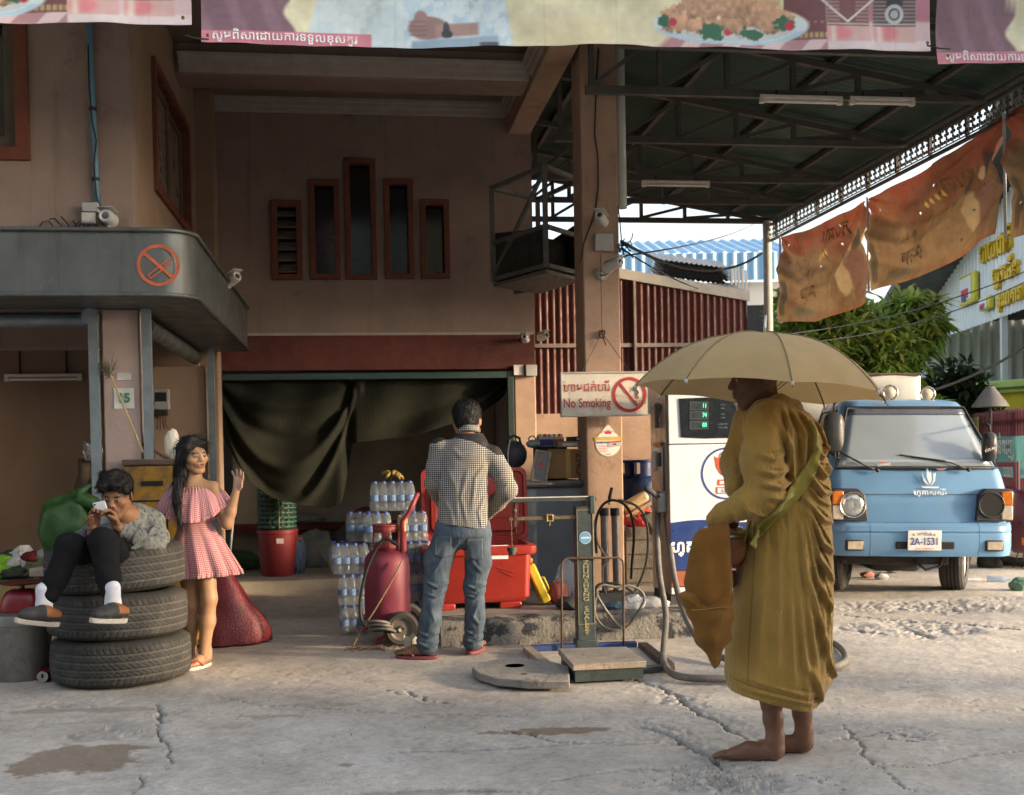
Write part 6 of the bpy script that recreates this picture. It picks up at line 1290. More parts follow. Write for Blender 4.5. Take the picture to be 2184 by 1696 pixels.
 MB().box(cx-w,cx+w,-.131,-.125,cz-h,cz+h).obj('licence_plate',mat('plate_white',(.66,.66,.64),.4,.06,20,0),t,bevel=.003)
 Mb=mat('plate_blue',(.03,.06,.22),.5,.1,20,0); lettering('2A-1531',h*1.0,(cx,-.1325,cz-h*.12),Mb,t,bold=.0015,sx=.80); lettering('បាត់ដំបង',h*.42,(cx,-.1325,cz+h*.62),mat('plate_dark',(.05,.07,.11),.5,.1,20,0),t,bold=.0003); lettering('BATTAMBANG',h*.24,(cx,-.1325,cz-h*.82),mat('print_red'),t,sx=1.15)
 for sx in (-1,1): MB().ball((cx+sx*w*.62,-.132,cz+h*.58),(.009,.004,.009),10,6).obj('plate_bolt',mat('brass',(.40,.30,.12)),t,smooth=True)
 # headlamps
 for sx in (-1,1):
  yb=.005; zc=(hit(1960,1083,.03)[1]); x0,x1=(.44,.74); zl,zh=zb1-.005,hit(1960,1042,.05)[1]
  pl=[(x0,zl),(x1,zl),(x1+.003,zh-.02),(x1-.03,zh),(x0+.08,zh),(x0+.025,zh-.05)]; V=[(sx*a,b) for a,b in pl]
  MB().prism(V,-.018,.12,1).obj('lamp_bezel',mat('dark_plastic'),t,bevel=.008)
  cx=sx*(.565); cz=(zl+zh)/2; rr=min(.10,(zh-zl)/2*.95)
  if sx<0:
   MB().lathe([(.0,.004),(rr*.5,.012),(rr*.9,.004),(rr,-.012)],24,(cx,-.022,cz),Matrix.Rotation(R(90),4,'X')).obj('headlamp_lens',mat('headlamp_glass',(.50,.52,.52),.10,.15,16,.25,40,metal=.6,spec=.9),t,smooth=50); MB().lathe([(rr*1.12,0.),(rr*1.08,.014),(rr,.010)],24,(cx,-.020,cz),Matrix.Rotation(R(90),4,'X'),close=False).obj('headlamp_rim',mat('chrome_dull',(.5,.49,.46),.25,.1,20,0,metal=.9),t,smooth=50)
  else:
   MB().lathe([(rr,.004),(rr*.95,-.004),(rr*.9,.0),(0,.0)],24,(cx,-.021,cz),Matrix.Rotation(R(90),4,'X')).obj('empty_lamp_hole',mat('slot_black'),t); MB().tube([(cx+rr*1.02*math.cos(q),-.024,cz+rr*1.02*math.sin(q)) for q in np.linspace(0,6.2832,25)[:-1]],.006,6,closed=True).obj('empty_lamp_rim',mat('dark_plastic'),t,smooth=True)
  MB().box(sx*.69-.045,sx*.69+.05,-.026,.10,cz,zh-.02).obj('indicator_lens',mat('amber_lens',(.50,.14,.02),.25,.15,12,.05),t,bevel=.01); MB().box(sx*.69-.045,sx*.69+.05,-.025,.10,zl+.01,cz-.003).obj('marker_lens',mat('dusty_lens'),t,bevel=.01)
 # emblem, stickers
 Mwh=mat('truck_white_paint',(.60,.64,.66),.5,.15,20,0); Mre=mat('sticker_red',(.50,.09,.05),.5,.1,20,0)
 def on(x,y):
  for yl in (.10,): X_,z=hit(x,y,yl)
  yl=np.interp(z,Z,YF)-.03*(1-(X_/.74)**2); X_,z=hit(x,y,yl); return X_,np.interp(z,Z,YF)-.03*(1-(X_/.74)**2)-.006,z
 sl=math.atan2(.12,zw0-zb1-.22)
 q=on(1977,1023);
 def fl(pts,m,nm): MB().add([(q[0]+a*1.0,on(1977,1023)[1]+b*.42-.004,q[2]+b) for a,b in pts],[tuple(range(len(pts)))]).obj(nm,m,t)
 fl([(-.012,-.05),(-.05,-.01),(-.058,.07),(-.045,.02),(-.02,-.03)],Mwh,'emblem_flame'); fl([(.004,-.05),(.045,-.01),(.06,.06),(.035,.05),(.03,.0)],Mwh,'emblem_flame'); fl([(-.004,-.04),(-.02,.02),(-.01,.10),(.008,.05),(.02,.08),(.018,.0)],Mwh,'emblem_flame'); fl([(-.075,-.056),(.075,-.056),(.06,-.07),(-.06,-.07)],Mwh,'emblem_base')
 p=on(1979,1051); lettering('ហ្គាសសិរី',.062,(p[0],p[1],p[2]),Mwh,t,(1,0,0),(0,.35,1),bold=.001,sx=1.1)
 for (x,y,sc) in ((1879,993,1.),(2001,998,.75)):
  p=on(x,y); MB().ball((p[0],p[1],p[2]),(.055*sc,.003,.026*sc),16,8,Matrix.Rotation(R(-20),4,'X')).obj('sticker',Mre,t,smooth=True); lettering('COSMIC',.03*sc,(p[0],p[1]-.006,p[2]),Mwh,t,(1,0,.08),(0,.3,1),bold=.001)
 # wipers
 for (a,b,c_) in (((1866,1005),(1838,995),(1785,968)),((2060,1000),(2020,985),(1935,975))):
  ps=[]
  for (x,y) in (a,b,c_):
   yl=.2; X_,z=hit(x,y,yl)
   for _ in range(3): yl=lin(max(z,zw0-.02),.17,.50)-.05; X_,z=hit(x,y,yl)
   ps.append((X_,yl-.005,z))
  MB().tube(ps,[.008,.006,.005],6).obj('wiper_arm',M_blackm,t,smooth=True); ps=np.array(ps); d=ps[2]-ps[1]; MB().tube([ps[2]-d*.9+np.array([0,.012,.006]),ps[2]+d*.25+np.array([0,.012,.006])],.007,6).obj('wiper_blade',M_blackm,t); MB().ball(ps[0],(.018,.014,.018),10,8).obj('wiper_pivot',M_blackm,t,smooth=True)
 # mirrors on bent arms
 for sx,(mx,my) in ((-1,(1771,925)),(1,(2103,950))):
  X_,z=hit(mx,my,.18); hh=.17 if sx<0 else .125; ww=.085 if sx<0 else .06
  rr_=[(ww*math.copysign(abs(math.cos(q))**.6,math.cos(q)),hh*math.copysign(abs(math.sin(q))**.6,math.sin(q))) for q in np.linspace(0,6.2832,25)[:-1]]
  m=MB(); V=[]
  for (y_,k_) in ((.0,.82),(.012,1.),(.05,.97),(.085,.6),(.09,.2)): V+=[(X_+a*k_,.20-y_,z+b*k_) for a,b in rr_]
  m.add(V,[(j*24+i,j*24+(i+1)%24,(j+1)*24+(i+1)%24,(j+1)*24+i) for j in range(4) for i in range(24)]+[tuple(range(24))[::-1],tuple(96+i for i in range(24))]); m.obj('mirror_housing',mat('mirror_black',(.035,.035,.036),.45,.2,8,.04),t,smooth=45)
  bx=sx*.64; MB().tube([(X_,.17,z+hh),(X_,.17,z+hh+.05),(X_-sx*.03,.19,z+hh+.075),(bx,.36,z+hh+.08)],.010,8).obj('mirror_arm',M_blackm,t,smooth=True)
  if sx<0: MB().tube([(X_+.01,.17,z-hh),(X_+.01,.17,z-hh-.05),(X_+.05,.19,z-hh-.06),(-.70,.26,z-hh+.0)],.009,8).obj('mirror_arm',M_blackm,t,smooth=True)
  else: MB().ball((X_-.005,.12,z-.02),(.05,.004,.03),14,8,Matrix.Rotation(R(20),4,'Y')).obj('sticker',Mre,t,smooth=True); lettering('COSMIC',.03,(X_-.005,.112,z-.02),Mwh,t,(1,0,.35),(0,0,1),bold=.001)
 # roof lamps
 for (x,y) in ((1889,838),(1968,840)):
  X_,z=hit(x,y,.72); MB().lathe([(.0,.02),(.05,.012),(.062,.0),(.06,-.03),(.03,-.06),(0,-.06)],20,(X_,.70,z),Matrix.Rotation(R(90),4,'X')).obj('roof_lamp',mat('lamp_lens_warm',(.55,.47,.36),.2,.15,20,.1),t,smooth=50); MB().tube([(X_+.064*math.cos(q),.69,z+.064*math.sin(q)) for q in np.linspace(0,6.2832,21)[:-1]],.007,6,closed=True).obj('roof_lamp_rim',mat('chrome_dull'),t,smooth=True); MB().bar((X_,.72,zw1+.06),(X_,.72,z-.05),.02,.02).obj('roof_lamp_bracket',M_blackm,t)
 # tarp-covered cargo body
 tz=hit(1900,799,1.55)[1]; ta=hit(1951,799,1.55)[0]
 m=MB(); n=24
 def tp(a,b):
  x=-.74+(ta+.74)*a; return (x,1.5+.015*math.sin(a*9+b*4),zb1+.15+(tz-zb1-.15)*b+.01*math.sin(a*14)*b)
 m.grid(tp,n,10); m.obj('tarp_front',mat('dusty_tarp',(.58,.57,.53),.7,.12,3,.1,30,dirt=((.35,.32,.28),.6,4,.3)),t,smooth=True,solid=.01)
 MB().box(-.74,ta,1.53,3.9,tz-.05,tz-.02).obj('tarp_top',mat('dusty_tarp'),t); MB().box(-.75,-.735,1.53,3.9,zb1+.2,tz-.052).obj('tarp_side',mat('dusty_tarp'),t); MB().box(ta-.01,ta+.005,1.53,3.9,zb1+.2,tz-.052).obj('tarp_side',mat('dusty_tarp'),t)
 MB().box(-.76,.76,1.45,4.0,zb1-.08,zb1+.14).obj('cargo_bed',M_blue,t,bevel=.01); MB().tube([(-.74,1.49,tz),(ta,1.49,tz)],.014,8).obj('tarp_rail',M_rust,t)
 # running gear
 def wheel(x,y,steer,r=.295,wd=.19,nm='wheel'):
  w=bpy.data.objects.new(nm,None); COL.objects.link(w); w.parent=t; w.location=(x,y,r-.005); w.rotation_euler=(0,0,steer); Mx=Matrix.Rotation(R(90),4,'Y')
  pr=[(r*.58,-wd/2),(r*.8,-wd/2-.01),(r*.93,-wd/2+.005),(r*.985,-wd/2+.03)]
  for k_ in range(4):
   a=-wd/2+.035+k_*(wd-.07)/4; b=a+(wd-.07)/4; pr+=[(r,a+.004),(r,b-.008),(r-.012,b-.006),(r-.012,b-.001)]
  pr+=[(r*.985,wd/2-.03),(r*.93,wd/2-.005),(r*.8,wd/2+.01),(r*.58,wd/2)]
  MB().lathe(pr,40,M=Mx,close=False).obj('tyre',mat('dusty_tyre',(.045,.042,.038),.8,.25,9,.2,60,dirt=((.14,.12,.10),.58,6,.25)),w,smooth=30); MB().lathe([(0,-wd*.2),(r*.3,-wd*.2),(r*.5,-wd*.38),(r*.6,-wd*.46)],28,M=Mx,close=False).obj('rim',mat('wheel_rim',(.25,.24,.22),.5,.2,9,.05,metal=.5),w,smooth=30); MB().lathe([(0,wd*.2),(r*.3,wd*.2),(r*.5,wd*.38),(r*.6,wd*.46)],28,M=Mx,close=False).obj('rim',mat('wheel_rim'),w,smooth=30)
 wheel(.47,.60,R(-24)); wheel(-.56,.60,R(-24)); wheel(.62,2.9,0); wheel(-.62,2.9,0)
 Mu=mat('grimy_chassis',(.035,.03,.027),.8,.4,9,.3); MB().box(-.62,.62,.10,1.3,zb0+.02,zb1-.03).obj('cab_floor',Mu,t); MB().tube([(-.5,.60,.28),(.45,.60,.28)],.05,10).obj('front_axle',Mu,t); MB().box(-.30,.1,.35,.9,.19,zb0+.01).obj('engine_sump',Mu,t,bevel=.03)
 for sx in (-.35,.35): MB().box(sx-.04,sx+.04,.2,3.9,.38,.46).obj('chassis_rail',Mu,t)
 MB().box(-.6,.3,.22,.26,.26,zb0+.01).obj('cross_member',Mu,t,bevel=.01); MB().tube([(.0,.2,.30),(.1,.2,.22),(.22,.2,.25),(.24,.2,.33)],.012,6).obj('tow_hook',Mu,t,smooth=True)
build_truck()
# ================================================================== cargo tricycle at the right edge
def build_trike():
 o=P(2150,1240,11.2)*np.array([1,1,0]); rz=R(-12); t=thing('cargo_tricycle','maroon motor tricycle with steel cargo tub at the right edge','tricycle',o,rz); Mm=mat('maroon_enamel',(.085,.012,.022),.4,.15,4,.03,coat=.2,dirt=((.16,.11,.09),.62,6,.2)); c,s=math.cos(rz),math.sin(rz)
 def hit(x,y,yl): r=ray(x,y); n=np.array([-s,c,0]); k=((o+n*yl-CAM)@n)/(r@n); p=CAM+r*k; d=p-o; return d[0]*c+d[1]*s,p[2]
 x0,zt=hit(2110,986,.2); x1=x0+1.5; zb=hit(2110,1135,.2)[1]; zr=hit(2110,1040,.2)[1]
 # tub end panel with open top rail
 ringframe('top_rail',t,1,.18,.22,x0,hit(2172,986,.2)[0],zr,zt,.05,Mm,.006); MB().box(x0,hit(2172,986,.2)[0],.19,.215,zb,zr-.002).obj('end_panel',Mm,t,bevel=.004)
 for k in range(3):
  z=zb+.04+k*(zr-zb)/3; MB().box(x0+.03,hit(2165,986,.2)[0],.165,.188,z,z+(zr-zb)/3-.07).obj('panel_rib',Mm,t,bevel=.01)
 MB().box(x0,x0+.04,.22,2.0,zb,zr).obj('side_panel',Mm,t); MB().box(x0+.01,x1,.23,2.0,zb-.05,zb-.001).obj('tub_floor',mat('grimy_chassis'),t)
 # front cowl rounded
 a,z0=hit(2150,1180,-.05); b,z1=hit(2150,1045,-.05); n=16; V=[]
 for z,kx in ((z0,.75),(z0+.05,.95),((z0+z1)/2,1.),(z1-.05,.92),(z1,.8)):
  V+=[(a+.32-.32*kx*math.cos(q),-.05-.16*kx*math.sin(q)+.1,z) for q in np.linspace(0,math.pi,n)]
 MB().add(V,[(j*n+i,j*n+i+1,(j+1)*n+i+1,(j+1)*n+i) for j in range(4) for i in range(n-1)]).obj('cowl',Mm,t,smooth=40,solid=.01); MB().box(a+.10,a+.5,-.078,-.06,(z0+z1)/2-.03,(z0+z1)/2+.01).obj('cowl_slot',mat('slot_black'),t); MB().tube([(a+.10,-.05,z1+.28),(a+.10,-.05,z1)],.02,8).obj('cowl_post',Mm,t)
 MB().box(a+.12,a+.22,-.085,-.06,z0+.08,z0+.16).obj('indicator_lens',mat('amber_lens'),t,bevel=.01)
 p0=hit(2085,1197,.4); Mu=mat('grimy_chassis'); MB().ball((p0[0]+.12,.4,p0[1]-.02),(.13,.1,.12),16,10).obj('differential',Mu,t,smooth=True); MB().tube([(p0[0],.4,p0[1]),(p0[0]+1.2,.4,p0[1]-.02)],.045,10).obj('axle',Mu,t,smooth=True); MB().tube([(p0[0]+.2,.3,p0[1]+.05),(p0[0]+.55,.15,p0[1]-.02)],.03,8).obj('drag_link',Mu,t,smooth=True)
 for k in range(3): MB().tube([(p0[0]+.3+.05*k,.25,zb-.02),(p0[0]+.36+.05*k,.22,p0[1]+.12),(p0[0]+.30+.08*k,.2,p0[1]-.05)],.006,5).obj('brake_cable',M_cable,t,smooth=True)
 for x in (p0[0]+1.25,p0[0]-.15):
  MB().lathe([(.13,-.05),(.22,-.06),(.25,-.04),(.255,0),(.25,.04),(.22,.06),(.13,.05)],28,(x,.4,.25),Matrix.Rotation(R(90),4,'Y'),close=True).obj('wheel',mat('dusty_tyre'),t,smooth=30)
build_trike()
# litter on the road edge
def bottle_lying(x,y,label,col,rz):
 p=G(x,y); o=MB(); o.lathe([(0,-.1),(.028,-.1),(.03,-.09),(.03,.03),(.026,.05),(.012,.08),(.012,.1),(0,.1)],14,M=Matrix.Rotation(R(90),4,'X')); b=o.obj('plastic_bottle',mat('lit_bottle_%d'%int(x),col,.15,.1,20,.1,spec=.8,alpha=.6),None,smooth=40,loc=(p[0],p[1],.032),rot=(0,0,rz)); tag(b,label,'bottle')
bottle_lying(2130,1243,'clear blue-tinted plastic bottle lying right of the truck wheel',(.4,.5,.65),1.3)
p=G(2178,1262); crumple('green_sack','crumpled green plastic scrap at the right road edge','scrap',(p[0],p[1],0),(.10,.08,.07),mat('green_scrap',(.10,.20,.13),.4,.2,9,.1),31)
for k,(x,y,lab,cl) in enumerate(((1850,1232,'broken red brick piece under the truck',(.25,.11,.08)),(1905,1222,'grey rubble chunk under the truck near the wheel',(.26,.24,.22)),(1880,1236,'pale wrapper scrap under the truck',(.33,.33,.34)),(2060,1238,'thin flattened pale scrap beside the rear wheel',(.5,.5,.5)))):
 p=G(x,y); crumple('rubble_piece',lab,'rubble',(p[0],p[1],0),(.07,.05,.035) if k<3 else (.16,.06,.012),mat('rubble_%d'%k,cl,.85,.2,9,.2),40+k,2)
# ================================================================== tyre stack
def tyre_mesh(r,wd,seed):
 g=random.Random(seed); nt_=420; prof=[]   # (radius, z, tread 0..1)
 for z,rr,tr in [(-.86,.62,0),(-1.0,.66,0),(-1.04,.74,0),(-1.02,.84,0),(-.96,.90,0),(-.90,.935,.2),(-.84,.955,.7)]: prof.append((rr*r,z*wd/2,tr))
 for z in np.linspace(-.80,.80,45): prof.append((r*(1-.035*abs(z)**2.5),z*wd/2,1.))
 for z,rr,tr in [(.84,.955,.7),(.90,.935,.2),(.96,.90,0),(1.02,.84,0),(1.04,.74,0),(1.0,.66,0),(.86,.62,0),(.6,.60,0),(-.6,.60,0)]: prof.append((rr*r,z*wd/2,tr))
 pr=np.array(prof); th=np.linspace(0,2*np.pi,nt_,endpoint=False); T,Rr=np.meshgrid(th,pr[:,0]); _,Zz=np.meshgrid(th,pr[:,1]); _,TR=np.meshgrid(th,pr[:,2])
 zn=Zz/(wd/2); dep=np.zeros_like(T)
 for zc in (-.50,-.17,.17,.50): dep=np.maximum(dep,np.clip(1.4-abs(zn-zc-.012*np.sin(T*90+zc*9))/.035,0,1))
 a=T*70/(2*np.pi); tri=np.abs((a+zn*2.2)%1-.5)*2
 lug=np.clip(1.5-abs(((a*1.0+np.abs(zn)*1.6)%1)-.5)/.07,0,1)*(np.abs(zn)>.50); sipe=np.clip(1.3-abs(((a*1.0+zn*3.2+.15*np.sin(zn*20))%1)-.5)/.09,0,1)*(np.abs(zn)<.48)*.55
 dep=np.maximum(dep,np.maximum(lug*.8,sipe))*TR; Rr=Rr-dep*.013
 side=np.clip((np.abs(zn)-.9)*20,0,1); Rr=Rr+side*.0015*np.sin(T*200)
 V=np.stack([Rr*np.cos(T),Rr*np.sin(T),Zz],-1).reshape(-1,3); n=nt_; m=len(pr); i=np.arange(n); F=[]
 for j in range(m):
  k=(j+1)%m; F.append(np.stack([j*n+i,j*n+(i+1)%n,k*n+(i+1)%n,k*n+i],-1))
 me=npmesh('tyre',V,np.concatenate(F)); vcol(me,np.repeat((np.array([.040,.038,.034])[None]*(1+1.9*(dep.reshape(-1,1)))),1,1)); return me
TC=np.array([-2.315,6.60]); TH=.26; tm=tyre_mesh(.395,TH*.97,2)
Mty=mat('old_tyre',attr='col',rough=.75,var=.25,vs=9,bump=.12,bs=70,dirt=((.13,.115,.09),.60,7,.2),spec=.35)
for k,(dx,lab,tl) in enumerate(((0.,'bottom tyre of the stack of three',(0,0)),(-.018,'middle tyre of the stack of three',(.012,.01)),(-.03,'top tyre of the stack, with the seated man on it',(-.02,.03)))):
 o=mko('tyre',tm,Mty,None,loc=(TC[0]+dx,TC[1]+.01*k,.13+k*.262),rot=(tl[0],tl[1],k*1.3)); tag(o,lab,'tyre','stacked tyres')
# ================================================================== left clutter
def build_left():
 c=G(18,1458); t=thing('metal_bucket','dented grey metal bucket at the left edge beside the tyres','bucket',(c[0],c[1]+.17,0)); Mb=mat('dull_bucket',(.22,.21,.19),.5,.25,6,.08,metal=.45,dirt=((.10,.085,.07),.55,7,.25)); h=.385
 MB().lathe([(0,.0),(.150,.0),(.156,.01),(.172,.18),(.178,h-.06),(.184,h-.058),(.186,h-.012),(.180,h),(.172,h-.004),(.168,h-.05),(.15,.02),(0,.018)],40).obj('shell',Mb,t,smooth=35); MB().tube([(.19*math.cos(a),.19*math.sin(a),h-.06-.02*math.cos(a*2)) for a in np.linspace(-.2,math.pi+.2,20)],.005,6).obj('handle',M_rust,t,smooth=True)
 MB().lathe([(0,h-.02),(.175,h-.02),(.18,h+.006),(0,h+.012)],32).obj('lid',Mb,t,smooth=35)
 s=thing('kitchen_scale','red enamel kitchen scale with dish plate on the grey bucket','scale',(c[0]+.02,c[1]+.17,h+.012)); Mr=mat('scale_red',(.23,.012,.016),.35,.15,8,.02,coat=.3)
 n=24; V=[]
 for z,kx in ((0,1.),(.02,1.02),(.08,.9),(.115,.72),(.13,.5)): V+=[(.125*kx*math.copysign(abs(math.cos(q))**.7,math.cos(q)),.085*kx*math.copysign(abs(math.sin(q))**.7,math.sin(q)),z) for q in np.linspace(0,6.2832,n+1)[:-1]]
 MB().add(V,[(j*n+i,j*n+(i+1)%n,(j+1)*n+(i+1)%n,(j+1)*n+i) for j in range(4) for i in range(n)]+[tuple(range(n))[::-1],tuple(4*n+i for i in range(n))]).obj('body',Mr,s,smooth=40); MB().cyl((0,0,.125),(0,0,.158),.014,n=12).obj('stem',Mr,s); MB().lathe([(0,.158),(.11,.160),(.135,.170),(.136,.173),(.11,.165),(0,.163)],32).obj('dish',mat('dish_red',(.16,.03,.03),.4,.2,9,.02,metal=.3),s,smooth=40)
 # crate with cloths
 p=G(0,1400); y=p[1]+.35; x0=P(-40,1300,y)[0]; x1=P(101,1300,y)[0]; z0=P(50,1300,y)[2]; z1=P(50,1238,y)[2]
 st=thing('low_stand','dark low stand under the yellow crate','stand',(x0,y,0)); MB().box(0,x1-x0-.02,.02,.4,0,z0-.002).obj('block',mat('dark_crate_wood'),st); MB().box(-.01,x1-x0-.01,.0,.42,z0-.04,z0-.003).obj('top_board',M_wood,st)
 b=thing('yellow_crate','pale yellow carton with green rim behind the bucket','crate',(x0,y,z0)); MB().box(0,x1-x0,0,.38,0,z1-z0-.02).obj('carton',mat('carton_yellow',(.34,.26,.09),.7,.15,5,.05),b,bevel=.006); MB().box(-.01,x1-x0+.01,-.01,.39,z1-z0-.019,z1-z0).obj('rim',mat('rim_green',(.06,.20,.13),.5,.15,6,.03),b,bevel=.004)
 cl=[((10,1225),(.13,.13,.10),(.20,.42,.03),'bright green shirt at the left of the clothes pile'),((45,1200),(.11,.11,.11),(.55,.54,.50),'white cloth bundle on the clothes pile'),((92,1215),(.17,.14,.10),(.17,.18,.09),'khaki green cloth heap on the yellow carton'),((28,1232),(.16,.12,.06),(.045,.05,.04),'black cloth under the white bundle'),((98,1188),(.07,.08,.06),(.42,.41,.38),'grey-white rag at the right end of the pile'),((60,1233),(.20,.12,.05),(.12,.13,.07),'dark olive cloth draped over the carton rim'),((70,1190),(.10,.09,.05),(.16,.015,.015),'dark red cloth at the back of the pile'),((20,1192),(.09,.09,.06),(.06,.06,.055),'charcoal bundle at the back of the pile')]
 for k,((x,yy),r,cc,lab) in enumerate(cl):
  q=P(x,yy,y+.16+.02*(k%3)); q[2]=max(z1,q[2]-r[2]*.8); crumple('cloth_bundle',lab,'cloth',q,r,mat('cloth_%d'%k,cc,.9,.25,12,.3,40),60+k,3,.5)
 q=P(150,1140,7.15); crumple('green_bag','big green plastic bag bulging behind the seated man','bag',(q[0],q[1],.62),(.185,.16,.26),mat('green_film',(.04,.11,.022),.4,.25,7,.4,22,trans=.3,spec=.5),71,4,.42); q2=thing('bag_stool','low dark stool under the green plastic bag','stool',(q[0],q[1],0)); MB().box(-.2,.2,-.17,.17,.56,.615).obj('seat',M_wood,q2,bevel=.01)
 for a in (-1,1):
  for b_ in (-1,1): MB().bar((a*.16,b_*.13,0),(a*.16,b_*.13,.56),.035,.035).obj('leg',M_wood,q2)
 q=P(190,1085,7.1); tag(MB().tube([q+np.array([.06*math.sin(k*1.3),.03*math.cos(k),.04*k-.05]) for k in range(6)],[.01,.04,.05,.045,.03,.01],8).obj('knotted_bag_neck',mat('green_film'),None,smooth=True),'twisted green neck of the plastic bag beside the grey post','bag neck')
 # can and rags by the bucket
 q=G(90,1455); t=thing('drink_can','squashed red and silver drink can between bucket and tyres','can',(q[0],q[1]+.04,.036),R(10)); MB().lathe([(0,-.06),(.026,-.06),(.033,-.05),(.033,.05),(.027,.06),(.022,.055),(0,.055)],20,M=Matrix.Rotation(R(-90),4,'X')@Matrix.Scale(-1,4,(0,0,1))).obj('shell',mat('can_red',(.3,.02,.03),.35,.2,9,.05,metal=.5),t,smooth=40); MB().lathe([(0,0),(.03,0),(.032,.004)],20,(0,-.062,0),Matrix.Rotation(R(90),4,'X'),close=False).obj('lid',mat('can_lid',(.5,.49,.47),.35,.1,9,0,metal=.8),t); MB().ball((0,-.064,.004),(.007,.002,.014),10,6).obj('opening',mat('slot_black'),t)
 q=G(88,1415); crumple('grey_rag','grey dusty rag stuffed between the bucket and the tyres','rag',(q[0]-.02,q[1]+.12,.0),(.085,.09,.17),mat('rag_grey',(.24,.23,.22),.9,.3,9,.3),75,3,.4)
 q=G(60,1460); crumple('red_wrapper','tiny red wrapper beside the bucket foot','wrapper',(q[0]+.04,q[1]+.10,0),(.035,.03,.03),mat('print_red'),77,2)
build_left()
def build_machine():
 y=7.2; x0,zt=P(263,980,y)[0],P(300,980,y)[2]; x1=x0+.36; t=thing('yellow_machine','rusty yellow steel machine cabinet behind the girl and tyres','machine',(x0,y,0)); My=mat('machine_yellow',(.32,.17,.018),.55,.25,6,.08,dirt=[((.07,.045,.03),.52,7,.14),((.16,.09,.04),.46,14,.2)])
 MB().box(0,.36,0,.34,.02,zt-.04).obj('cabinet',My,t,bevel=.012); MB().box(-.01,.37,-.01,.35,zt-.039,zt).obj('top_plate',mat('machine_dark',(.10,.07,.05),.6,.25,9,.08),t,bevel=.008); MB().box(.11,.25,-.006,-.001,zt-.17,zt-.14).obj('slot',mat('slot_black'),t); MB().box(.0,.36,-.005,-.001,zt-.27,zt-.262).obj('panel_seam',mat('slot_black'),t); MB().box(.27,.278,-.005,-.001,.1,zt-.28).obj('panel_seam',mat('slot_black'),t)
 q=P(405,1320,6.95); q2=q-np.array([x0,y,0]); n=14
 V=[(q2[0]-.06+ (.0 if s_ else 0)+.075*math.sin(a),q2[1]+s_*.05,q2[2]+.09*math.cos(a)*1.05-.02) for s_ in (0,1) for a in np.linspace(.2,math.pi-.2,n)]+[]
 m=MB(); pl=[(q2[0]-.10,q2[2]+.07)]+[(q2[0]-.05+.09*math.sin(a),q2[2]+.02+.10*math.cos(a)) for a in np.linspace(.3,math.pi*.9,10)]+[(q2[0]-.10,q2[2]-.08)]; m.prism(pl,q2[1]-.03,q2[1]+.04,1); m.obj('motor_guard',My,t,bevel=.008); lettering('និង',.06,(q2[0]-.04,q2[1]-.032,q2[2]+.01),mat('print_black',(.03,.03,.03)),t)
 MB().box(q2[0]-.10,q2[0]-.0,q2[1]-.02,q2[1]+.04,.0,q2[2]-.05).obj('machine_foot',My,t,bevel=.005); MB().box(.3,q2[0]-.02,q2[1]+.0,.02,.12,.17).obj('tie_bar',My,t)
 # things standing on top
 w=P(338,945,y+.1); crumple('white_bag','bright white plastic bag on top of the yellow machine','bag',(x0+.28,y+.12,zt),(.05,.05,.11),mat('white_film',(.78,.74,.62),.45,.1,9,.2,20,trans=.3),79,3,.3)
 pts=[P(243,943,7.42),P(255,952,7.38),P(275,948,7.36),P(300,946,7.33),P(320,955,7.3),P(335,965,7.28),(x0+.26,y+.08,zt)]; hose(pts,.010,'dark bent pipe running from the corner column to the yellow machine','pipe',M_rust,'bent_pipe'); k=P(241,945,7.43); tag(MB().box(-.02,.02,-.015,.03,-.035,.035).obj('pipe_valve',M_rust,None,bevel=.004,loc=tuple(k)),'small rusty valve fixed to the corner column','valve')
 for k,(h,cc) in enumerate(((.07,(.4,.38,.36)),(.09,(.35,.3,.2)))):
  o=MB(); o.lathe([(0,0),(.014,0),(.014,h*.6),(.007,h*.75),(.007,h),(0,h)],12); tag(o.obj('small_bottle',mat('sm_bottle_%d'%k,cc,.3,.1,9,0),None,smooth=40,loc=(x0+.335+.03*k-.02,y+.06+.05*k,zt)),('short grey bottle on the yellow machine top','thin brown bottle on the yellow machine top')[k],'bottle')
build_machine()
# meter box and cables on the inner wall of the wing
def build_meter():
 c=W(bp(344,852,10.15)); t=thing('meter_box','grey electric meter box with hanging wires beside the inner column','meter box',c,YAW); MB().box(-.07,.07,-.03,.05,-.09,.09).obj('case',mat('meter_grey',(.28,.27,.25),.5,.15,9,.03),t,bevel=.01); MB().box(-.05,.05,-.034,-.031,-.02,.06).obj('dial_window',M_dark,t); MB().box(-.05,.05,-.02,.05,-.14,-.092).obj('terminal_cover',M_blackm,t,bevel=.006)
 for k in range(4): MB().tube([(-.04+.025*k,0,-.14),(-.03+.02*k,-.01,-.2),(-.04+.03*k,.0,-.26)],.004,5).obj('wire',mat('wire_red',(.15,.03,.02),.5,.1,9,0) if k%2 else M_cable,t,smooth=True)
 MB().box(-.10,.10,.051,.14,-.2,.14).obj('backing_wall_board',M_wall2,t)
build_meter()
q=P(196,965,7.7); crumple('silver_bundle','shiny silver wrapped bundle hanging behind the grey post','bundle',(q[0],q[1],q[2]-.06),(.06,.06,.085),mat('silver_film',(.4,.39,.37),.25,.3,20,.2,30,metal=.7),81,3,.5)
q=P(184,1010,7.72); tag(MB().grid(lambda a,b:(q[0]+.09*math.cos(a*3.14)*(.6+.4*b),q[1]+.03*math.sin(a*7)+.02*math.sin(b*5),q[2]+.10-.24*b-.05*math.sin(a*3.14)*b),14,10).obj('brown_cap_cloth',mat('brown_cloth',(.07,.05,.035),.9,.2,9,.2),None,smooth=True,solid=.006),'dark brown cloth flap hanging behind the grey post','cloth')
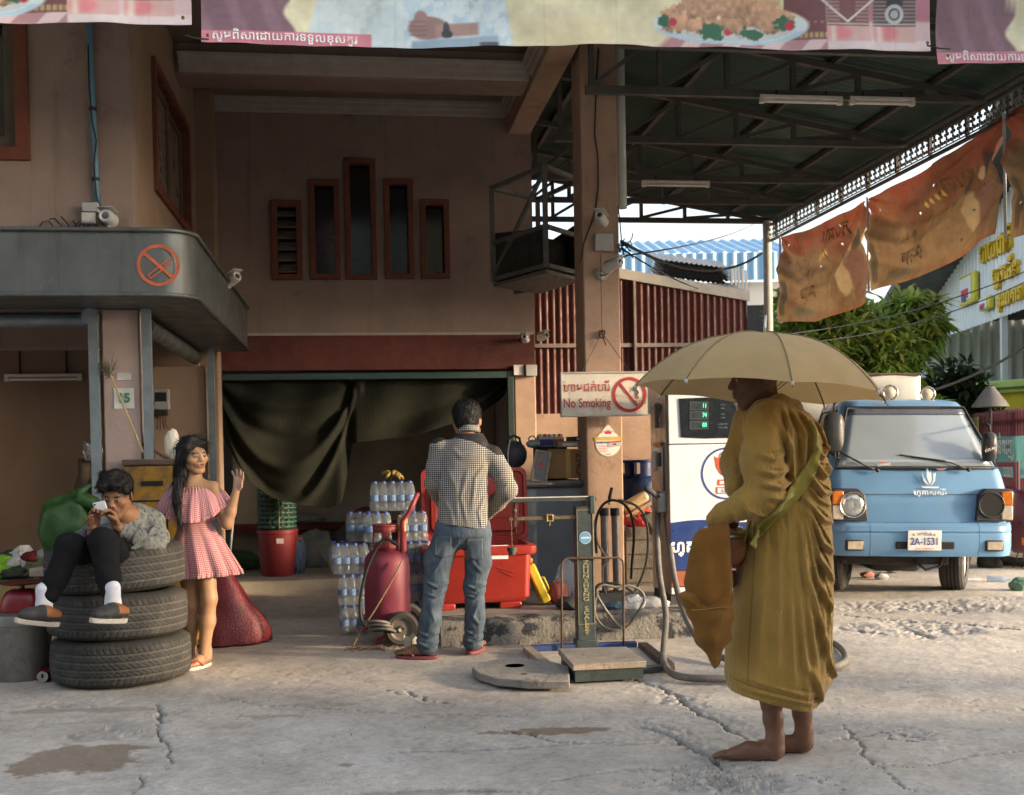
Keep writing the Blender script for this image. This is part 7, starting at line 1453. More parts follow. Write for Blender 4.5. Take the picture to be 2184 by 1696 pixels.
MB_=MB(); q=P(200,985,7.75); MB_.tube([q+np.array([0,0,.30]),q+np.array([0,0,-.02])],.004,5); tag(MB_.obj('hanging_hook_wire',M_rust,None),'thin wire holding the silver bundle and brown cloth','wire')
# red sack behind the girl
def build_sack():
 c=G(462,1385); n=40; V=[]; g=np.random.default_rng(5); prof=[(.02,.62),(.05,.60),(.07,.55),(.10,.48),(.14,.38),(.185,.27),(.225,.16),(.245,.08),(.24,.02),(.20,.0)]
 for (r,z) in prof:
  for k in range(n):
   a=6.2832*k/n; f=1+.06*math.sin(a*3+z*9)+.05*math.sin(a*7-z*14)*(1-z)+.03*math.sin(a*13+z*20)+(.22*max(0,math.cos(a+.1))**3 if z<.2 else 0); V.append((r*f*math.cos(a)*1.12-.05*(z>.3)*(z-.3)*2,r*f*.8*math.sin(a),z*(1+.02*math.sin(a*5))))
 m=len(prof); o=MB().add(V,[(j*n+k,j*n+(k+1)%n,(j+1)*n+(k+1)%n,(j+1)*n+k) for j in range(m-1) for k in range(n)]+[tuple(range(n))[::-1],tuple((m-1)*n+k for k in range(n))]).obj('red_sack',mat('woven_red_sack',(.12,.012,.02),.45,.25,7,.35,90,spec=.5),None,smooth=50,loc=(c[0]-.02,c[1]+.22,0)); tag(o,'slumped dark red woven sack on the floor behind the girl','sack')
build_sack()
# ================================================================== storeroom contents
def build_store():
 y=11.05; c=P(585,1255,y); xc=c[0]; w=.20; t=thing('red_tub','dark red plastic tub in the storeroom doorway','tub',(xc,y+.2,FZ)); h=.46; Mr=mat('tub_red',(.15,.015,.018),.45,.15,6,.03)
 MB().lathe([(0,0),(.155,0),(.165,.02),(.195,h-.04),(.205,h-.035),(.207,h),(.197,h),(.185,h-.04),(.15,.03),(0,.03)],36).obj('shell',Mr,t,smooth=35); MB().tube([(.2,-.05,h-.06),(.225,-.05,h-.10),(.225,.05,h-.10),(.2,.05,h-.06)],.008,6).obj('handle',Mr,t,smooth=True); MB().box(.03,.10,-.195,-.185,h-.13,h-.08).obj('sticker',M_whp,t)
 MB().lathe([(0,h-.02),(.19,h-.02),(.2,h+.004),(0,h+.008)],32).obj('cover_board',mat('dark_sheet'),t)
 b=thing('bottle_basket','green woven plastic basket full of clear bottles on the red tub','basket',(xc,y+.2,FZ+h+.009)); Mg=mat('basket_green',(.018,.065,.045),.5,.2,9,.05); hb=.42
 for k in range(9):
  z=.02+k*hb/9; MB().tube([(.18*math.cos(a)*(1+.03*math.sin(a*18+k*3.14)),.18*math.sin(a)*(1+.03*math.sin(a*18+k*3.14)),z) for a in np.linspace(0,6.2832,73)[:-1]],.011,6,closed=True,flat=1.5).obj('weave_band',Mg,b,smooth=True)
 for k in range(18):
  a=6.2832*k/18; MB().bar((.178*math.cos(a),.178*math.sin(a),.0),(.184*math.cos(a),.184*math.sin(a),hb),.016,.006,up=(math.cos(a),math.sin(a),0)).obj('upright_strand',Mg,b)
 MB().lathe([(0,0.002),(.16,.002),(.16,hb*.8),(0,hb*.8)],20).obj('inner_sack',mat('dark_sheet'),b); MB().tube([(.06,-.19,0),(.065,-.195,.2),(.05,-.19,.43),(.10,-.1,.52),(.15,0,.46),(.17,.05,.2)],.006,6).obj('yellow_strap',mat('strap_yellow',(.30,.22,.04),.5,.1,9,0),b,smooth=True)
 for k in range(9):
  a=k*2.4; r=.045*math.sqrt(k+.3); MB().lathe([(0,0),(.03,0),(.031,.13),(.026,.16),(.012,.19),(.012,.21),(0,.21)],12,(r*math.cos(a),r*math.sin(a),hb*.80+.002)).obj('bottle',M_clear,b,smooth=40)
 # bench, sacks and tools in the gloom
 v=12.6; a=bp(610,1120,v); t=thing('storeroom_bench','dark red painted bench along the storeroom wall','bench',W((a[0]-2.4,v,FZ)),YAW); hz=a[2]-FZ; MB().box(0,4.0,0,.4,hz-.06,hz).obj('bench_top',mat('bench_red',(.12,.015,.018),.6,.2,5,.05),t,bevel=.006)
 for x in (.1,1.3,2.6,3.85): MB().bar((x,.2,0),(x,.2,hz-.061),.06,.06).obj('bench_leg',mat('dark_crate_wood'),t)
 for k,(x,yy,r,cc,lab) in enumerate(((672,1175,(.24,.16,.22),(.16,.155,.14),'grey sack on the floor under the storeroom bench'),(650,1112,(.22,.14,.06),(.24,.22,.19),'pale folded sack on the storeroom bench'),(690,1195,(.13,.12,.12),(.22,.11,.015),'orange-yellow bundle on the storeroom floor'),(632,1195,(.10,.12,.22),(.05,.08,.13),'dark blue bag beside the red tub'),(500,1225,(.3,.2,.12),(.03,.07,.03),'dark green heap on the storeroom floor'),(760,1200,(.3,.2,.25),(.06,.05,.05),'dark sack heap behind the bottle packs'),(790,1090,(.20,.12,.10),(.22,.05,.06),'red and pale bag lying behind the bottle packs'))):
  vv=12.2 if k in (0,2,4,5) else 12.75 if k in (1,6) else 11.6; q=bp(x,yy,vv); z0=FZ if k not in (1,6) else FZ+hz
  crumple('stored_bag',lab,'bag',W((q[0],vv,z0)),r,mat('store_%d'%k,cc,.8,.3,6,.3,30),90+k,3,.4)
 q=bp(495,1150,11.3); tag(MB().tube([W((q[0]-.05,11.3,FZ)),W((q[0]+.06,11.35,1.15))],.012,8).obj('broom_handle',M_grey,None,smooth=True),'thin grey pole leaning in the dark doorway beside the girl','pole')
 # door frame posts and lintel tube
 t=thing('door_frame','dark green steel door frame around the storeroom opening','door frame',(0,0,0),YAW); Md=mat('frame_green',(.02,.035,.03),.5,.2,6,.05); u0,u1=openU; zt=zOpen-.03
 for u in (u0+.04,u1-.03): MB().box(u-.03,u+.03,VB-.04,VB+.02,0.0,zt).obj('frame_post',Md,t,bevel=.004)
 MB().box(u0+.071,u1-.061,VB-.035,VB+.015,zt-.06,zt).obj('frame_head',mat('frame_head_green',(.03,.06,.055),.5,.2,6,.05),t,bevel=.004)
 q=bp(1105,790,VB-.02); MB().box(q[0]-.05,q[0]+.05,VB-.06,VB-.021,q[2]-.05,q[2]+.05).obj('switch_plate',M_whp,t,bevel=.004)
 q=bp(1131,790,VB-.02); MB().box(q[0]-.055,q[0]+.055,VB-.09,VB-.021,q[2]-.06,q[2]+.05).obj('breaker_box',M_grey,t,bevel=.006)
 # hanging tarpaulin
 vt=VB+.12; nx,nz=150,80; top=[(458,803),(560,806),(700,808),(760,812),(880,806),(980,803),(1088,798)]; bot=[(458,905),(490,960),(530,1025),(580,1062),(640,1076),(700,1085),(728,1075),(742,1010),(752,945),(800,940),(900,925),(960,905),(1030,880),(1070,850),(1088,820)]
 tx=np.array(top); bx=np.array(bot); xs=np.linspace(458,1088,nx); ty=np.interp(xs,tx[:,0],tx[:,1]); by=np.interp(xs,bx[:,0],bx[:,1]); X=np.zeros((nz,nx));Y=X*0;Z=X*0
 for i in range(nx):
  for j in range(nz):
   b=j/(nz-1); yy=ty[i]+(by[i]-ty[i])*b; q=bp(xs[i],yy,vt); X[j,i],Z[j,i]=q[0],q[2]
   s=(xs[i]-458)/300;
   d=0
   if s<1.05:
    for kk,(dep_,am) in enumerate(((60,.05),(130,-.05),(190,.07),(250,-.04),(280,.06))):
     cat=ty[i]+dep_*math.sin(math.pi*min(max(s,0),1))**.7; d+=am*math.exp(-((yy-cat)/18)**2)
   r_=(xs[i]-745)/340
   if r_>-.1:
    a_=math.atan2(yy-800,1085-xs[i]+20); d+=.05*math.sin(a_*14)*min(1,max(0,r_+.1)*3)*b**.5
    if abs(xs[i]-742)<30: d+=-.06*math.exp(-((xs[i]-742)/10)**2)
   Y[j,i]=vt-d-.02*math.sin(xs[i]*.05+yy*.02)
 t=mko('hanging_tarpaulin',gridmesh('tarp',X,Y,Z),mat('olive_tarp',(.019,.020,.015),.95,.25,4,.3,60,spec=.08,trans=.1,dirt=((.04,.035,.026),.58,4,.25)),None,rot=(0,0,YAW)); tag(t,'dark olive tarpaulin draped in swags across the storeroom opening','tarpaulin')
build_store()
# ================================================================== bottled water packs
def build_packs():
 rb=.0305; hb=.215
 prof=[(0,0),(rb*.9,0),(rb,.006),(rb,.05),(rb*.9,.056),(rb,.062),(rb,.13),(rb*.96,.15),(rb*.75,.175),(rb*.42,.19),(rb*.42,.198),(0,.198)]
 Mb=mat('water_bottle',(.20,.25,.31),.10,.06,6,.15,40,spec=.9,alpha=.13); body=MB().lathe(prof,12).mesh('bottle'); body.shade_smooth()
 cap=MB().lathe([(rb*.46,.199),(rb*.48,.202),(rb*.48,hb),(0,hb+.002)],12).mesh('cap'); lab=MB().lathe([(rb*1.02,.075),(rb*1.02,.118)],12,close=False).mesh('label_band')
 Mc=mat('cap_blue',(.05,.11,.36),.4,.1,9,0); Ml=mat('label_blue',(.08,.16,.32),.4,.5,60,0); Mf=mat('shrink_film',(.6,.63,.67),.10,.02,9,.5,26,spec=1.,alpha=.08)
 d=7.95
 def pack(x,yb,nx,ny,d,z,label):
  q=P(x,yb,d); t=thing('water_pack',label,'water pack',(q[0],q[1],z),YAW+random.uniform(-.08,.08),'shrink-wrapped water packs stacked by the trolley')
  for i in range(nx):
   for j in range(ny):
    o=mko('bottle',body,Mb,t,loc=(i*.063,j*.063,0)); mko('cap',cap,Mc,o); mko('label_band',lab,Ml,o)
  w=(nx-1)*.063; e=rb+.004
  def ff(a,b):
   an=a*6.2832; px=w/2+(w/2+e)*max(-1,min(1,1.35*math.cos(an))); py=(ny-1)*.0315+((ny-1)*.0315+e)*max(-1,min(1,1.35*math.sin(an))); k=1-.10*max(0,(b-.75)/.25); return (w/2+(px-w/2)*k+.003*math.sin(an*17+b*9),(ny-1)*.0315+(py-(ny-1)*.0315)*k+.003*math.sin(an*13),.002+b*(hb-.01))
  MB().grid(ff,48,8,cu=True).obj('shrink_wrap',Mf,t,smooth=True); return t
 lv=[0,.218,.436,.654,.872]
 # (left x px, level, nx, ny, depth)
 spec_=[(735,0,3,2,7.95,'bottom pack at the outer left of the stack'),(733,1,3,2,7.95,'second pack up at the outer left of the stack'),(722,2,4,2,8.0,'third pack up at the outer left of the stack'),(715,2,3,2,8.25,'pack at the far back left, third level'),(752,3,4,2,8.2,'fourth-level pack left of the pink cylinder'),(790,3,3,2,8.05,'fourth-level pack right above the pink cylinder'),(805,4,5,2,8.15,'topmost pack of the stack, bananas on it'),(868,3,3,2,8.1,'fourth-level pack beside the red cool box'),(878,2,3,2,8.1,'third-level pack beside the red cool box'),(888,1,2,2,8.1,'second-level pack beside the red cool box'),(890,0,2,2,8.1,'bottom pack beside the red cool box'),(800,2,4,2,8.2,'third-level pack hidden behind the pink cylinder collar'),(805,1,4,2,8.2,'second-level pack behind the pink cylinder'),(800,0,4,2,8.2,'bottom pack behind the pink cylinder'),(868,4,2,1,8.3,'single short row of bottles on the right top of the stack')]
 for (x,l,nx,ny,dd,lb) in spec_: pack(x,1300,nx,ny,dd,lv[l],lb) if l<4 or nx>2 else None
 # hand of bananas
 q=P(838,1028,8.18); t=thing('banana_bunch','small bunch of browning bananas on the topmost water pack','bananas',(q[0],q[1]+.03,lv[4]+hb+.005)); Mba=mat('banana_brown',(.22,.15,.03),.6,.3,14,.1,dirt=((.06,.04,.02),.55,18,.1))
 for k in range(11):
  a=k*.57+.2; s=.9+.2*math.sin(k*3); pts=[(.01*math.cos(a),.01*math.sin(a),.05),(.035*s*math.cos(a),.03*s*math.sin(a),.045+.01*(k%3)),(.07*s*math.cos(a),.05*s*math.sin(a),.025+.014*(k%3)),(.085*s*math.cos(a),.06*s*math.sin(a),.006+.018*(k%3))]
  MB().tube(pts,[.006,.013,.013,.004],8).obj('banana',Mba,t,smooth=True)
 MB().tube([(0,0,.04),(.005,0,.075)],.010,8).obj('stalk',Mba,t)
build_packs()
# ================================================================== pink cylinder on a two-wheeled trolley
def build_trolley():
 y=7.50; q=P(822,1345,y); xc=q[0]; Mp=mat('cylinder_pink',(.17,.028,.05),.5,.18,5,.06,dirt=((.13,.05,.06),.56,6,.3),streak=((.17,.06,.07),.6,10,.2)); r=.155; z0=P(822,1340,y)[2]; zs=P(822,1178,y)[2]
 t=thing('pink_gas_cylinder','worn pink gas cylinder strapped to a red two-wheeled trolley','gas cylinder',(xc,y+.16,max(.12,z0)),R(6)); h=zs-max(.12,z0)
 MB().lathe([(0,0),(r*.7,.0),(r*.92,.03),(r,.07),(r,h-.10),(r*.96,h-.05),(r*.75,h-.01),(r*.5,h+.01),(0,h+.015)],36).obj('shell',Mp,t,smooth=50)
 for z in (h*.42,): MB().lathe([(r+.003,z-.004),(r+.003,z+.004)],36,close=False).obj('weld_band',Mp,t)
 hc=.17; Mc=mat('collar_red',(.20,.03,.03),.5,.2,6,.05); n=40
 V=[];F=[];
 for zi,z in enumerate((h,h+.05,h+.125,h+hc)):
  for k in range(n): V.append((r*.56*math.cos(6.2832*k/n),r*.56*math.sin(6.2832*k/n),z))
 for j in range(3):
  for k in range(n):
   if j==1 and (k%20) in (2,3,4,5,6,7,12,13,14,15,16,17): continue
   F.append((j*n+k,j*n+(k+1)%n,(j+1)*n+(k+1)%n,(j+1)*n+k))
 MB().add(V,F).obj('collar',Mc,t,smooth=40,solid=.006); MB().tube([(r*.56*math.cos(a),r*.56*math.sin(a),h+hc) for a in np.linspace(0,6.2832,33)[:-1]],.008,8,closed=True).obj('collar_rim',Mc,t,smooth=True); MB().cyl((0,0,h),(0,0,h+.09),.025,n=12).obj('valve',M_iron,t)
 tr=thing('cylinder_trolley','red steel two-wheeled trolley carrying the pink gas cylinder','trolley',(xc,y,0)); L=lambda x,yy,dy=0: P(x,yy,y+dy)-np.array([xc,y,0]); Mt=mat('trolley_red',(.22,.025,.03),.5,.2,8,.05,dirt=((.09,.04,.03),.6,10,.15))
 hp=[L(888,1058,.1),L(874,1090,.1),L(858,1112,.1),L(858,1180,.12),L(861,1300,.14),L(862,1345,.15)]; MB().tube(hp,.016,10).obj('handle_post',Mt,tr,smooth=True); hp2=[p+np.array([-.02,.34,0]) for p in hp]; MB().tube(hp2,.016,10).obj('handle_post',Mt,tr,smooth=True); MB().tube([hp[0],hp2[0]],.016,10).obj('handle_bar',Mt,tr,smooth=True)
 MB().tube([L(800,1385),L(808,1365),L(830,1350),L(865,1345)],.013,8).obj('toe_tube',Mt,tr,smooth=True); MB().box(-.16,.16,.03,.30,max(.12,z0)-.025,max(.12,z0)-.002).obj('toe_plate',Mt,tr,bevel=.004); MB().tube([L(862,1345,.0),L(862,1345,.42)],.012,8).obj('axle',M_iron,tr)
 for dy in (-.02,.40):
  w=bpy.data.objects.new('wheel',None); COL.objects.link(w); w.parent=tr; c=L(857,1347,0); w.location=(c[0],dy,.118); Mx=Matrix.Rotation(R(90),4,'X')@Matrix.Rotation(R(8),4,'Y')
  MB().lathe([(.075,-.03),(.10,-.034),(.114,-.02),(.118,0),(.114,.02),(.10,.034),(.075,.03)],32,M=Mx,close=False).obj('tyre',mat('dusty_tyre'),w,smooth=40); MB().lathe([(0,.02),(.02,.03),(.024,.012),(.06,.012),(.076,.03)],28,M=Mx,close=False).obj('rim',mat('trolley_rim',(.17,.15,.13),.5,.2,12,.05,metal=.4,dirt=((.12,.08,.05),.6,14,.15)),w,smooth=30)
 pts=[L(x,yy,-.05) for x,yy in ((850,1165),(820,1150),(795,1185),(778,1230),(768,1290),(775,1330),(800,1345),(835,1338))]; hose(pts+np.array([xc,y,0]),.011,'black hose looped round the pink gas cylinder','hose',M_blackm,'air_hose'); hose([P(858,1195,y-.02),P(835,1240,y-.04),P(800,1300,y-.04),P(770,1345,y-.03),P(752,1380,y-.02)],.006,'frayed rope tied round the pink gas cylinder','rope',mat('rope',(.22,.16,.09),.9,.3,30,.3),'tie_rope')
 for k in range(3): hose([P(800+30*math.cos(a)+6*k,1332+8*k+7*math.sin(a),y-.04+.1*math.sin(a)) for a in np.linspace(-2.6,.6,8)],.010,('upper','middle','lower')[k]+' grey hose coil at the foot of the pink cylinder','hose',None,'air_hose')
 cn=P(856,1118,y+.16); o=MB(); o.lathe([(0,0),(.036,0),(.036,.10),(.034,.10),(.034,.004),(0,.004)],18); tag(o.obj('open_tin',mat('tin_gold',(.36,.30,.17),.35,.2,12,0,metal=.7),None,smooth=40,loc=(cn[0],cn[1],cn[2]-.045),rot=(0,.1,0)),'open bright tin can wedged beside the cylinder collar','tin')
 rd=G(790,1392); m=MB();
 for k in range(26):
  a=random.uniform(0,6.28); x=random.uniform(-.14,.14); p=np.array([rd[0]+x,rd[1]+.10+random.uniform(-.05,.06),.004]); m.tube([p,p+np.array([.05*math.cos(a),.03*math.sin(a),.03*random.random()]),p+np.array([.10*math.cos(a+.3),.05*math.sin(a+.3),.02*random.random()])],.003,4)
 tag(m.obj('dry_straw',mat('straw',(.20,.14,.08),.9,.3,20,0),None),'dry straw and rope ends under the trolley','straw',kind='stuff')
build_trolley()
# ================================================================== organic modelling: distance field on a grid -> quads
class Field:
 def __init__(s,lo,hi,res):
  s.lo=np.array(lo,float); s.res=res; s.n=np.ceil((np.array(hi)-s.lo)/res).astype(int)+1
  s.ax=[(s.lo[i]+res*np.arange(s.n[i])).astype(np.float32) for i in range(3)]; s.d=np.full(tuple(s.n),.5,np.float32)
 def sub(s,a,b):
  i0=np.clip(np.floor((np.array(a)-s.lo)/s.res).astype(int),0,s.n-1); i1=np.clip(np.ceil((np.array(b)-s.lo)/s.res).astype(int)+1,1,s.n)
  sl=tuple(slice(p,q) for p,q in zip(i0,i1)); X=s.ax[0][sl[0]][:,None,None]; Y=s.ax[1][sl[1]][None,:,None]; Z=s.ax[2][sl[2]][None,None,:]; return sl,X,Y,Z
 def put(s,sl,d,k,cut=False):
  o=s.d[sl]
  if cut:
   d=-d; h=np.clip(.5-.5*(o-d)/k,0,1); s.d[sl]=o+(d-o)*h+k*h*(1-h)
  else:
   h=np.clip(.5+.5*(o-d)/k,0,1); s.d[sl]=o+(d-o)*h-k*h*(1-h)
 def cap(s,a,b,ra,rb=None,k=.02,cut=False,fl=None):
  rb=ra if rb is None else rb; a=np.array(a,float); b=np.array(b,float); m=max(ra,rb)+k+s.res*3
  sl,X,Y,Z=s.sub(np.minimum(a,b)-m,np.maximum(a,b)+m); d=b-a; L=float(d@d)+1e-9
  t=np.clip(((X-a[0])*d[0]+(Y-a[1])*d[1]+(Z-a[2])*d[2])/L,0,1); px=X-a[0]-t*d[0]; py=Y-a[1]-t*d[1]; pz=Z-a[2]-t*d[2]
  if fl is not None:   # flatten along a direction: (vec, factor<1 thins)
   n=np.array(fl[0],float); n/=np.linalg.norm(n); q=px*n[0]+py*n[1]+pz*n[2]; e=1/fl[1]-1; px=px+q*e*n[0]; py=py+q*e*n[1]; pz=pz+q*e*n[2]
  s.put(sl,np.sqrt(px*px+py*py+pz*pz)-(ra+(rb-ra)*t),k,cut)
 def chain(s,pts,rs,k=.02,**kw):
  for i in range(len(pts)-1): s.cap(pts[i],pts[i+1],rs[i],rs[i+1],k,**kw)
 def ell(s,c,r,k=.02,M=None,cut=False):
  c=np.array(c,float); r=np.array(r,float); m=r.max()+k+s.res*3; sl,X,Y,Z=s.sub(c-m,c+m); x,y,z=X-c[0],Y-c[1],Z-c[2]
  if M is not None: x,y,z=[M[0][i]*x+M[1][i]*y+M[2][i]*z for i in range(3)]
  k0=np.sqrt((x/r[0])**2+(y/r[1])**2+(z/r[2])**2); k1=np.sqrt((x/r[0]**2)**2+(y/r[1]**2)**2+(z/r[2]**2)**2)+1e-6; s.put(sl,k0*(k0-1)/k1,k,cut)
 def stack(s,prof,k=.03,p=2.0):
  """profile rows: z,cx,cy,rx,ry"""
  pr=np.array(sorted(prof)); z=s.ax[2]; q=[np.interp(z,pr[:,0],pr[:,i])[None,None,:] for i in range(1,5)]
  X=s.ax[0][:,None,None]; Y=s.ax[1][None,:,None]; e=(np.abs((X-q[0])/q[2])**p+np.abs((Y-q[1])/q[3])**p)**(1/p); d=(e-1)*np.minimum(q[2],q[3]); d=np.maximum(d,np.maximum(pr[0,0]-z,z-pr[-1,0])[None,None,:])
  s.put((slice(None),)*3,d.astype(np.float32),k)
 def grids(s): return s.ax[0][:,None,None],s.ax[1][None,:,None],s.ax[2][None,None,:]
 def mesh(s):
  d=s.d; ins=d<0; nx,ny,nz=d.shape; idx=np.full((nx-1,ny-1,nz-1),-1,np.int64); cs=[(a,b,c) for a in (0,1) for b in (0,1) for c in (0,1)]
  V8=[ins[a:nx-1+a,b:ny-1+b,c:nz-1+c] for a,b,c in cs]; cnt=sum(v.astype(np.int8) for v in V8); act=(cnt>0)&(cnt<8); I=np.argwhere(act); n=len(I); idx[act]=np.arange(n)
  vals=[d[I[:,0]+a,I[:,1]+b,I[:,2]+c] for a,b,c in cs]; acc=np.zeros((n,3)); w=np.zeros(n)
  for e0 in range(8):
   for bit in (4,2,1):
    if e0&bit: continue
    e1=e0|bit; a,b=vals[e0],vals[e1]; m=(a<0)!=(b<0); t=np.where(m,a/np.where(m,a-b,1),0); p0=np.array(cs[e0],float); p1=np.array(cs[e1],float)
    acc+=m[:,None]*(p0+(p1-p0)*t[:,None]); w+=m
  V=s.lo+(I+acc/w[:,None])*s.res; F=[]
  for axn in range(3):
   o=[i for i in range(3) if i!=axn]; sl0=[slice(1,-1)]*3; sl0[axn]=slice(0,-1); sl1=[slice(1,-1)]*3; sl1[axn]=slice(1,None)
   A=ins[tuple(sl0)]; B=ins[tuple(sl1)]; ch=np.argwhere(A!=B);
   if len(ch)==0: continue
   fl=A[tuple(ch.T)]; base=ch.copy(); base[:,o[0]]+=1; base[:,o[1]]+=1
   q=[]
   for (da,db) in ((0,0),(-1,0),(-1,-1),(0,-1)):
    c=base.copy(); c[:,o[0]]+=da; c[:,o[1]]+=db; q.append(idx[tuple(c.T)])
   q=np.stack(q,1); flip=fl if axn!=1 else ~fl; q[~flip]=q[~flip][:,::-1]; F.append(q)
  F=np.concatenate(F); F=F[(F>=0).all(1)]; return V,F
def relax(V,F,it=2,lam=.5):
 e=np.concatenate([F[:,[0,1]],F[:,[1,2]],F[:,[2,3]],F[:,[3,0]]]); n=len(V); deg=np.bincount(e.ravel(),minlength=n)[:,None]
 for _ in range(it):
  a=np.zeros_like(V); np.add.at(a,e[:,0],V[e[:,1]]); np.add.at(a,e[:,1],V[e[:,0]]); V=V+lam*(a/np.maximum(deg,1)-V)
 return V
def joinm(parts):
 """join the pieces of one body and bridge them (inside the clothes) so the mesh is one surface"""
 Vs=[];Fs=[];Cs=[];n=0
 for V,F,C in parts:
  F=F+n
  if n:
   U=np.concatenate(Vs); st=max(1,len(V)//1500); su=max(1,len(U)//1500); A=V[::st]; B=U[::su]; D=((A[:,None,:]-B[None,:,:])**2).sum(-1); i,j=np.unravel_index(D.argmin(),D.shape); i=i*st+n; j=j*su
   G_=np.concatenate(Fs); fa=F[(F==i).any(1)][0]; fb=G_[(G_==j).any(1)][0]; a2=fa[(list(fa).index(i)+1)%4]; b2=fb[(list(fb).index(j)+1)%4]; F=np.concatenate([F,np.array([[i,a2,b2,j]])])
  Vs.append(V); Fs.append(F); Cs.append(np.broadcast_to(np.asarray(C,float),(len(V),3))); n+=len(V)
 return np.concatenate(Vs),np.concatenate(Fs),np.concatenate(Cs)
def rotm(rx=0,ry=0,rz=0): return np.array(Euler((R(rx),R(ry),R(rz)),'XYZ').to_matrix())
def folds(X,Z,lines):
 """signed fold relief on a 2-D sheet: each line (points, width, height, skew)"""
 out=np.zeros(np.broadcast(X,Z).shape)
 for pts,w,h in lines:
  d,t=pdist(X,Z,pts); f=np.clip(np.minimum(t,1-t)*5+.15,0,1)
  a=np.array(pts[0][:2]); b=np.array(pts[-1][:2]); dn=b-a; sd=np.sign((X-a[0])*dn[1]-(Z-a[1])*dn[0]); out+=h*f*(np.exp(-(d/w)**1.35)-.6*np.exp(-((d-1.9*w)/(w*1.1))**2)*(sd>0))
 return out
SK=(.30,.155,.085)
def head_mesh(res=.0036,skin=SK,kid=False,mouth_open=.0,brow=True,neck=True):
 f=Field((-.10,-.135,-.20),(.10,.125,.14),res)
 f.ell((0,.022,.040),(.075,.094,.084),.02); f.ell((0,-.022,-.018),(.065,.070,.088),.03)
 for s in (-1,1):
  f.cap((s*.054,.012,-.045),(s*.020,-.060,-.098),.020,.019,.03); f.ell((s*.043,-.058,-.020),(.026,.024,.022),.025)
  f.ell((s*.079,.016,-.004),(.008,.020,.031),.006,rotm(12,0,s*18)); f.ell((s*.084,.014,.002),(.006,.011,.018),.004,rotm(12,0,s*18),cut=True)
 f.ell((0,-.064,-.100),(.026,.022,.020),.025); f.cap((-.034,-.082,.024),(.034,-.082,.024),.010,.010,.018)
 for s in (-1,1): f.ell((s*.031,-.100,.004),(.019,.016,.011),.008,cut=True); f.ell((s*.031,-.0815,.003),(.0145,.0135,.0105),.004); f.cap((s*.018,-.0925,.009),(s*.044,-.087,.009),.0030,.0025,.003)
 nl=.0 if not kid else .006
 f.cap((0,-.086,.014),(0,-.108+nl,-.022),.0085,.0125,.012);
 for s in (-1,1): f.ell((s*.0125,-.100+nl,-.027),(.0085,.010,.0075),.006)
 f.ell((0,-.082,-.056),(.032,.018,.022),.02); f.cap((-.018,-.096,-.0505),(.018,-.096,-.0505),.0055,.0055,.006); f.cap((-.015,-.0945,-.0645-mouth_open),(.015,-.0945,-.0645-mouth_open),.0068,.0068,.006)
 f.ell((0,-.108,-.0572-mouth_open*.5),(.019,.014,.0018+mouth_open*.6),.003,cut=True)
 f.cap((0,.026,-.06),(0,.040,-.20),.051,.056,.03) if neck else f.cap((0,.022,-.05),(0,.026,-.085),.05,.05,.03)
 V,F=f.mesh(); V=relax(V,F,1,.4); x,y,z=V.T.copy(); C=np.tile(np.array(skin),(len(V),1)); front=y<-.05
 def mixc(m,c):
  m=np.clip(m,0,1)[:,None]; C[:]=C*(1-m)+np.array(c)*m
 mixc(front*np.exp(-((np.abs(x)-.045)/.02)**2-((z+.02)/.02)**2)*.25,(skin[0]*1.1,skin[1]*.9,skin[2]*.85))
 lip=np.clip(1.4-np.hypot(x/.021,(z+.0572+mouth_open*.5)/(.0125+mouth_open))*1.0,0,1)*3*(y<-.085); mixc(lip*(.45 if kid else .7),(skin[0]*.95,skin[1]*.62,skin[2]*.66)); mixc((np.hypot(x/.017,(z+.0572+mouth_open*.5)/(.0022+mouth_open*.8))<1)*(y<-.078)*.85,(.05,.015,.012))
 ax_=np.abs(x)
 if brow: mixc(front*np.clip(1.5-np.hypot((ax_-.032)/.019,(z-.0265+.10*np.abs(ax_-.030))/.0042),0,1)*1.6,(.022,.015,.012))
 ey=np.hypot((ax_-.031)/.0135,(z-.0025)/.0052); mixc((ey<1.15)*front*.8,(.05,.03,.022)); mixc((ey<.85)*front,(.42,.39,.36)); mixc((np.hypot(ax_-.0305,z-.003)<.0062)*front*(ey<1.0),(.012,.009,.008))
 if kid: V=V*np.array([1.05,1,1]); V[:,2]*=np.where(V[:,2]<0,.93,1.)
 return V,F,C
def hand_mesh(curls,spread=(8,2,-4,-12),thumb=((.024,-.004,.018),(.046,-.012,.045),(.058,-.016,.068),(.064,-.018,.088)),scale=1.,flip=1,res=.003,skin=SK,palmcol=None):
 f=Field((-.075,-.075,-.05),(.10,.05,.20),res); xs=(.030,.010,-.010,-.029); Ls=(.070,.078,.072,.056)
 f.cap((0,0,-.05),(0,0,.01),.024,.024,.015,fl=((0,1,0),.75))
 for i in range(4):
  f.cap((xs[i]*.55,0,.012),(xs[i],0,.082),.0125,.0115,.014); p=np.array([xs[i],0,.084]); a=R(spread[i]); ang=0.; r=(.0092,.0083,.0074,.0062)
  for j,l in enumerate((.45,.30,.25)):
   ang+=R(curls[i][j]); d=np.array([math.sin(a)*math.cos(ang),-math.sin(ang),math.cos(a)*math.cos(ang)]); q=p+d*Ls[i]*l; f.cap(p,q,r[j],r[j+1],.004); p=q
 f.chain([np.array(t) for t in thumb],(.0135,.0115,.0100,.0078),.008); f.ell((.022,-.010,.035),(.014,.012,.026),.012)
 V,F=f.mesh(); V=relax(V,F,1,.4); C=np.tile(np.array(skin),(len(V),1))
 if palmcol is not None: m=np.clip(-V[:,1]/.008+.2,0,1)[:,None]; C=C*(1-m)+np.array(palmcol)*m
 V=V*scale
 if flip<0: V=V*np.array([-1,1,1]); F=F[:,::-1]
 return V,F,C
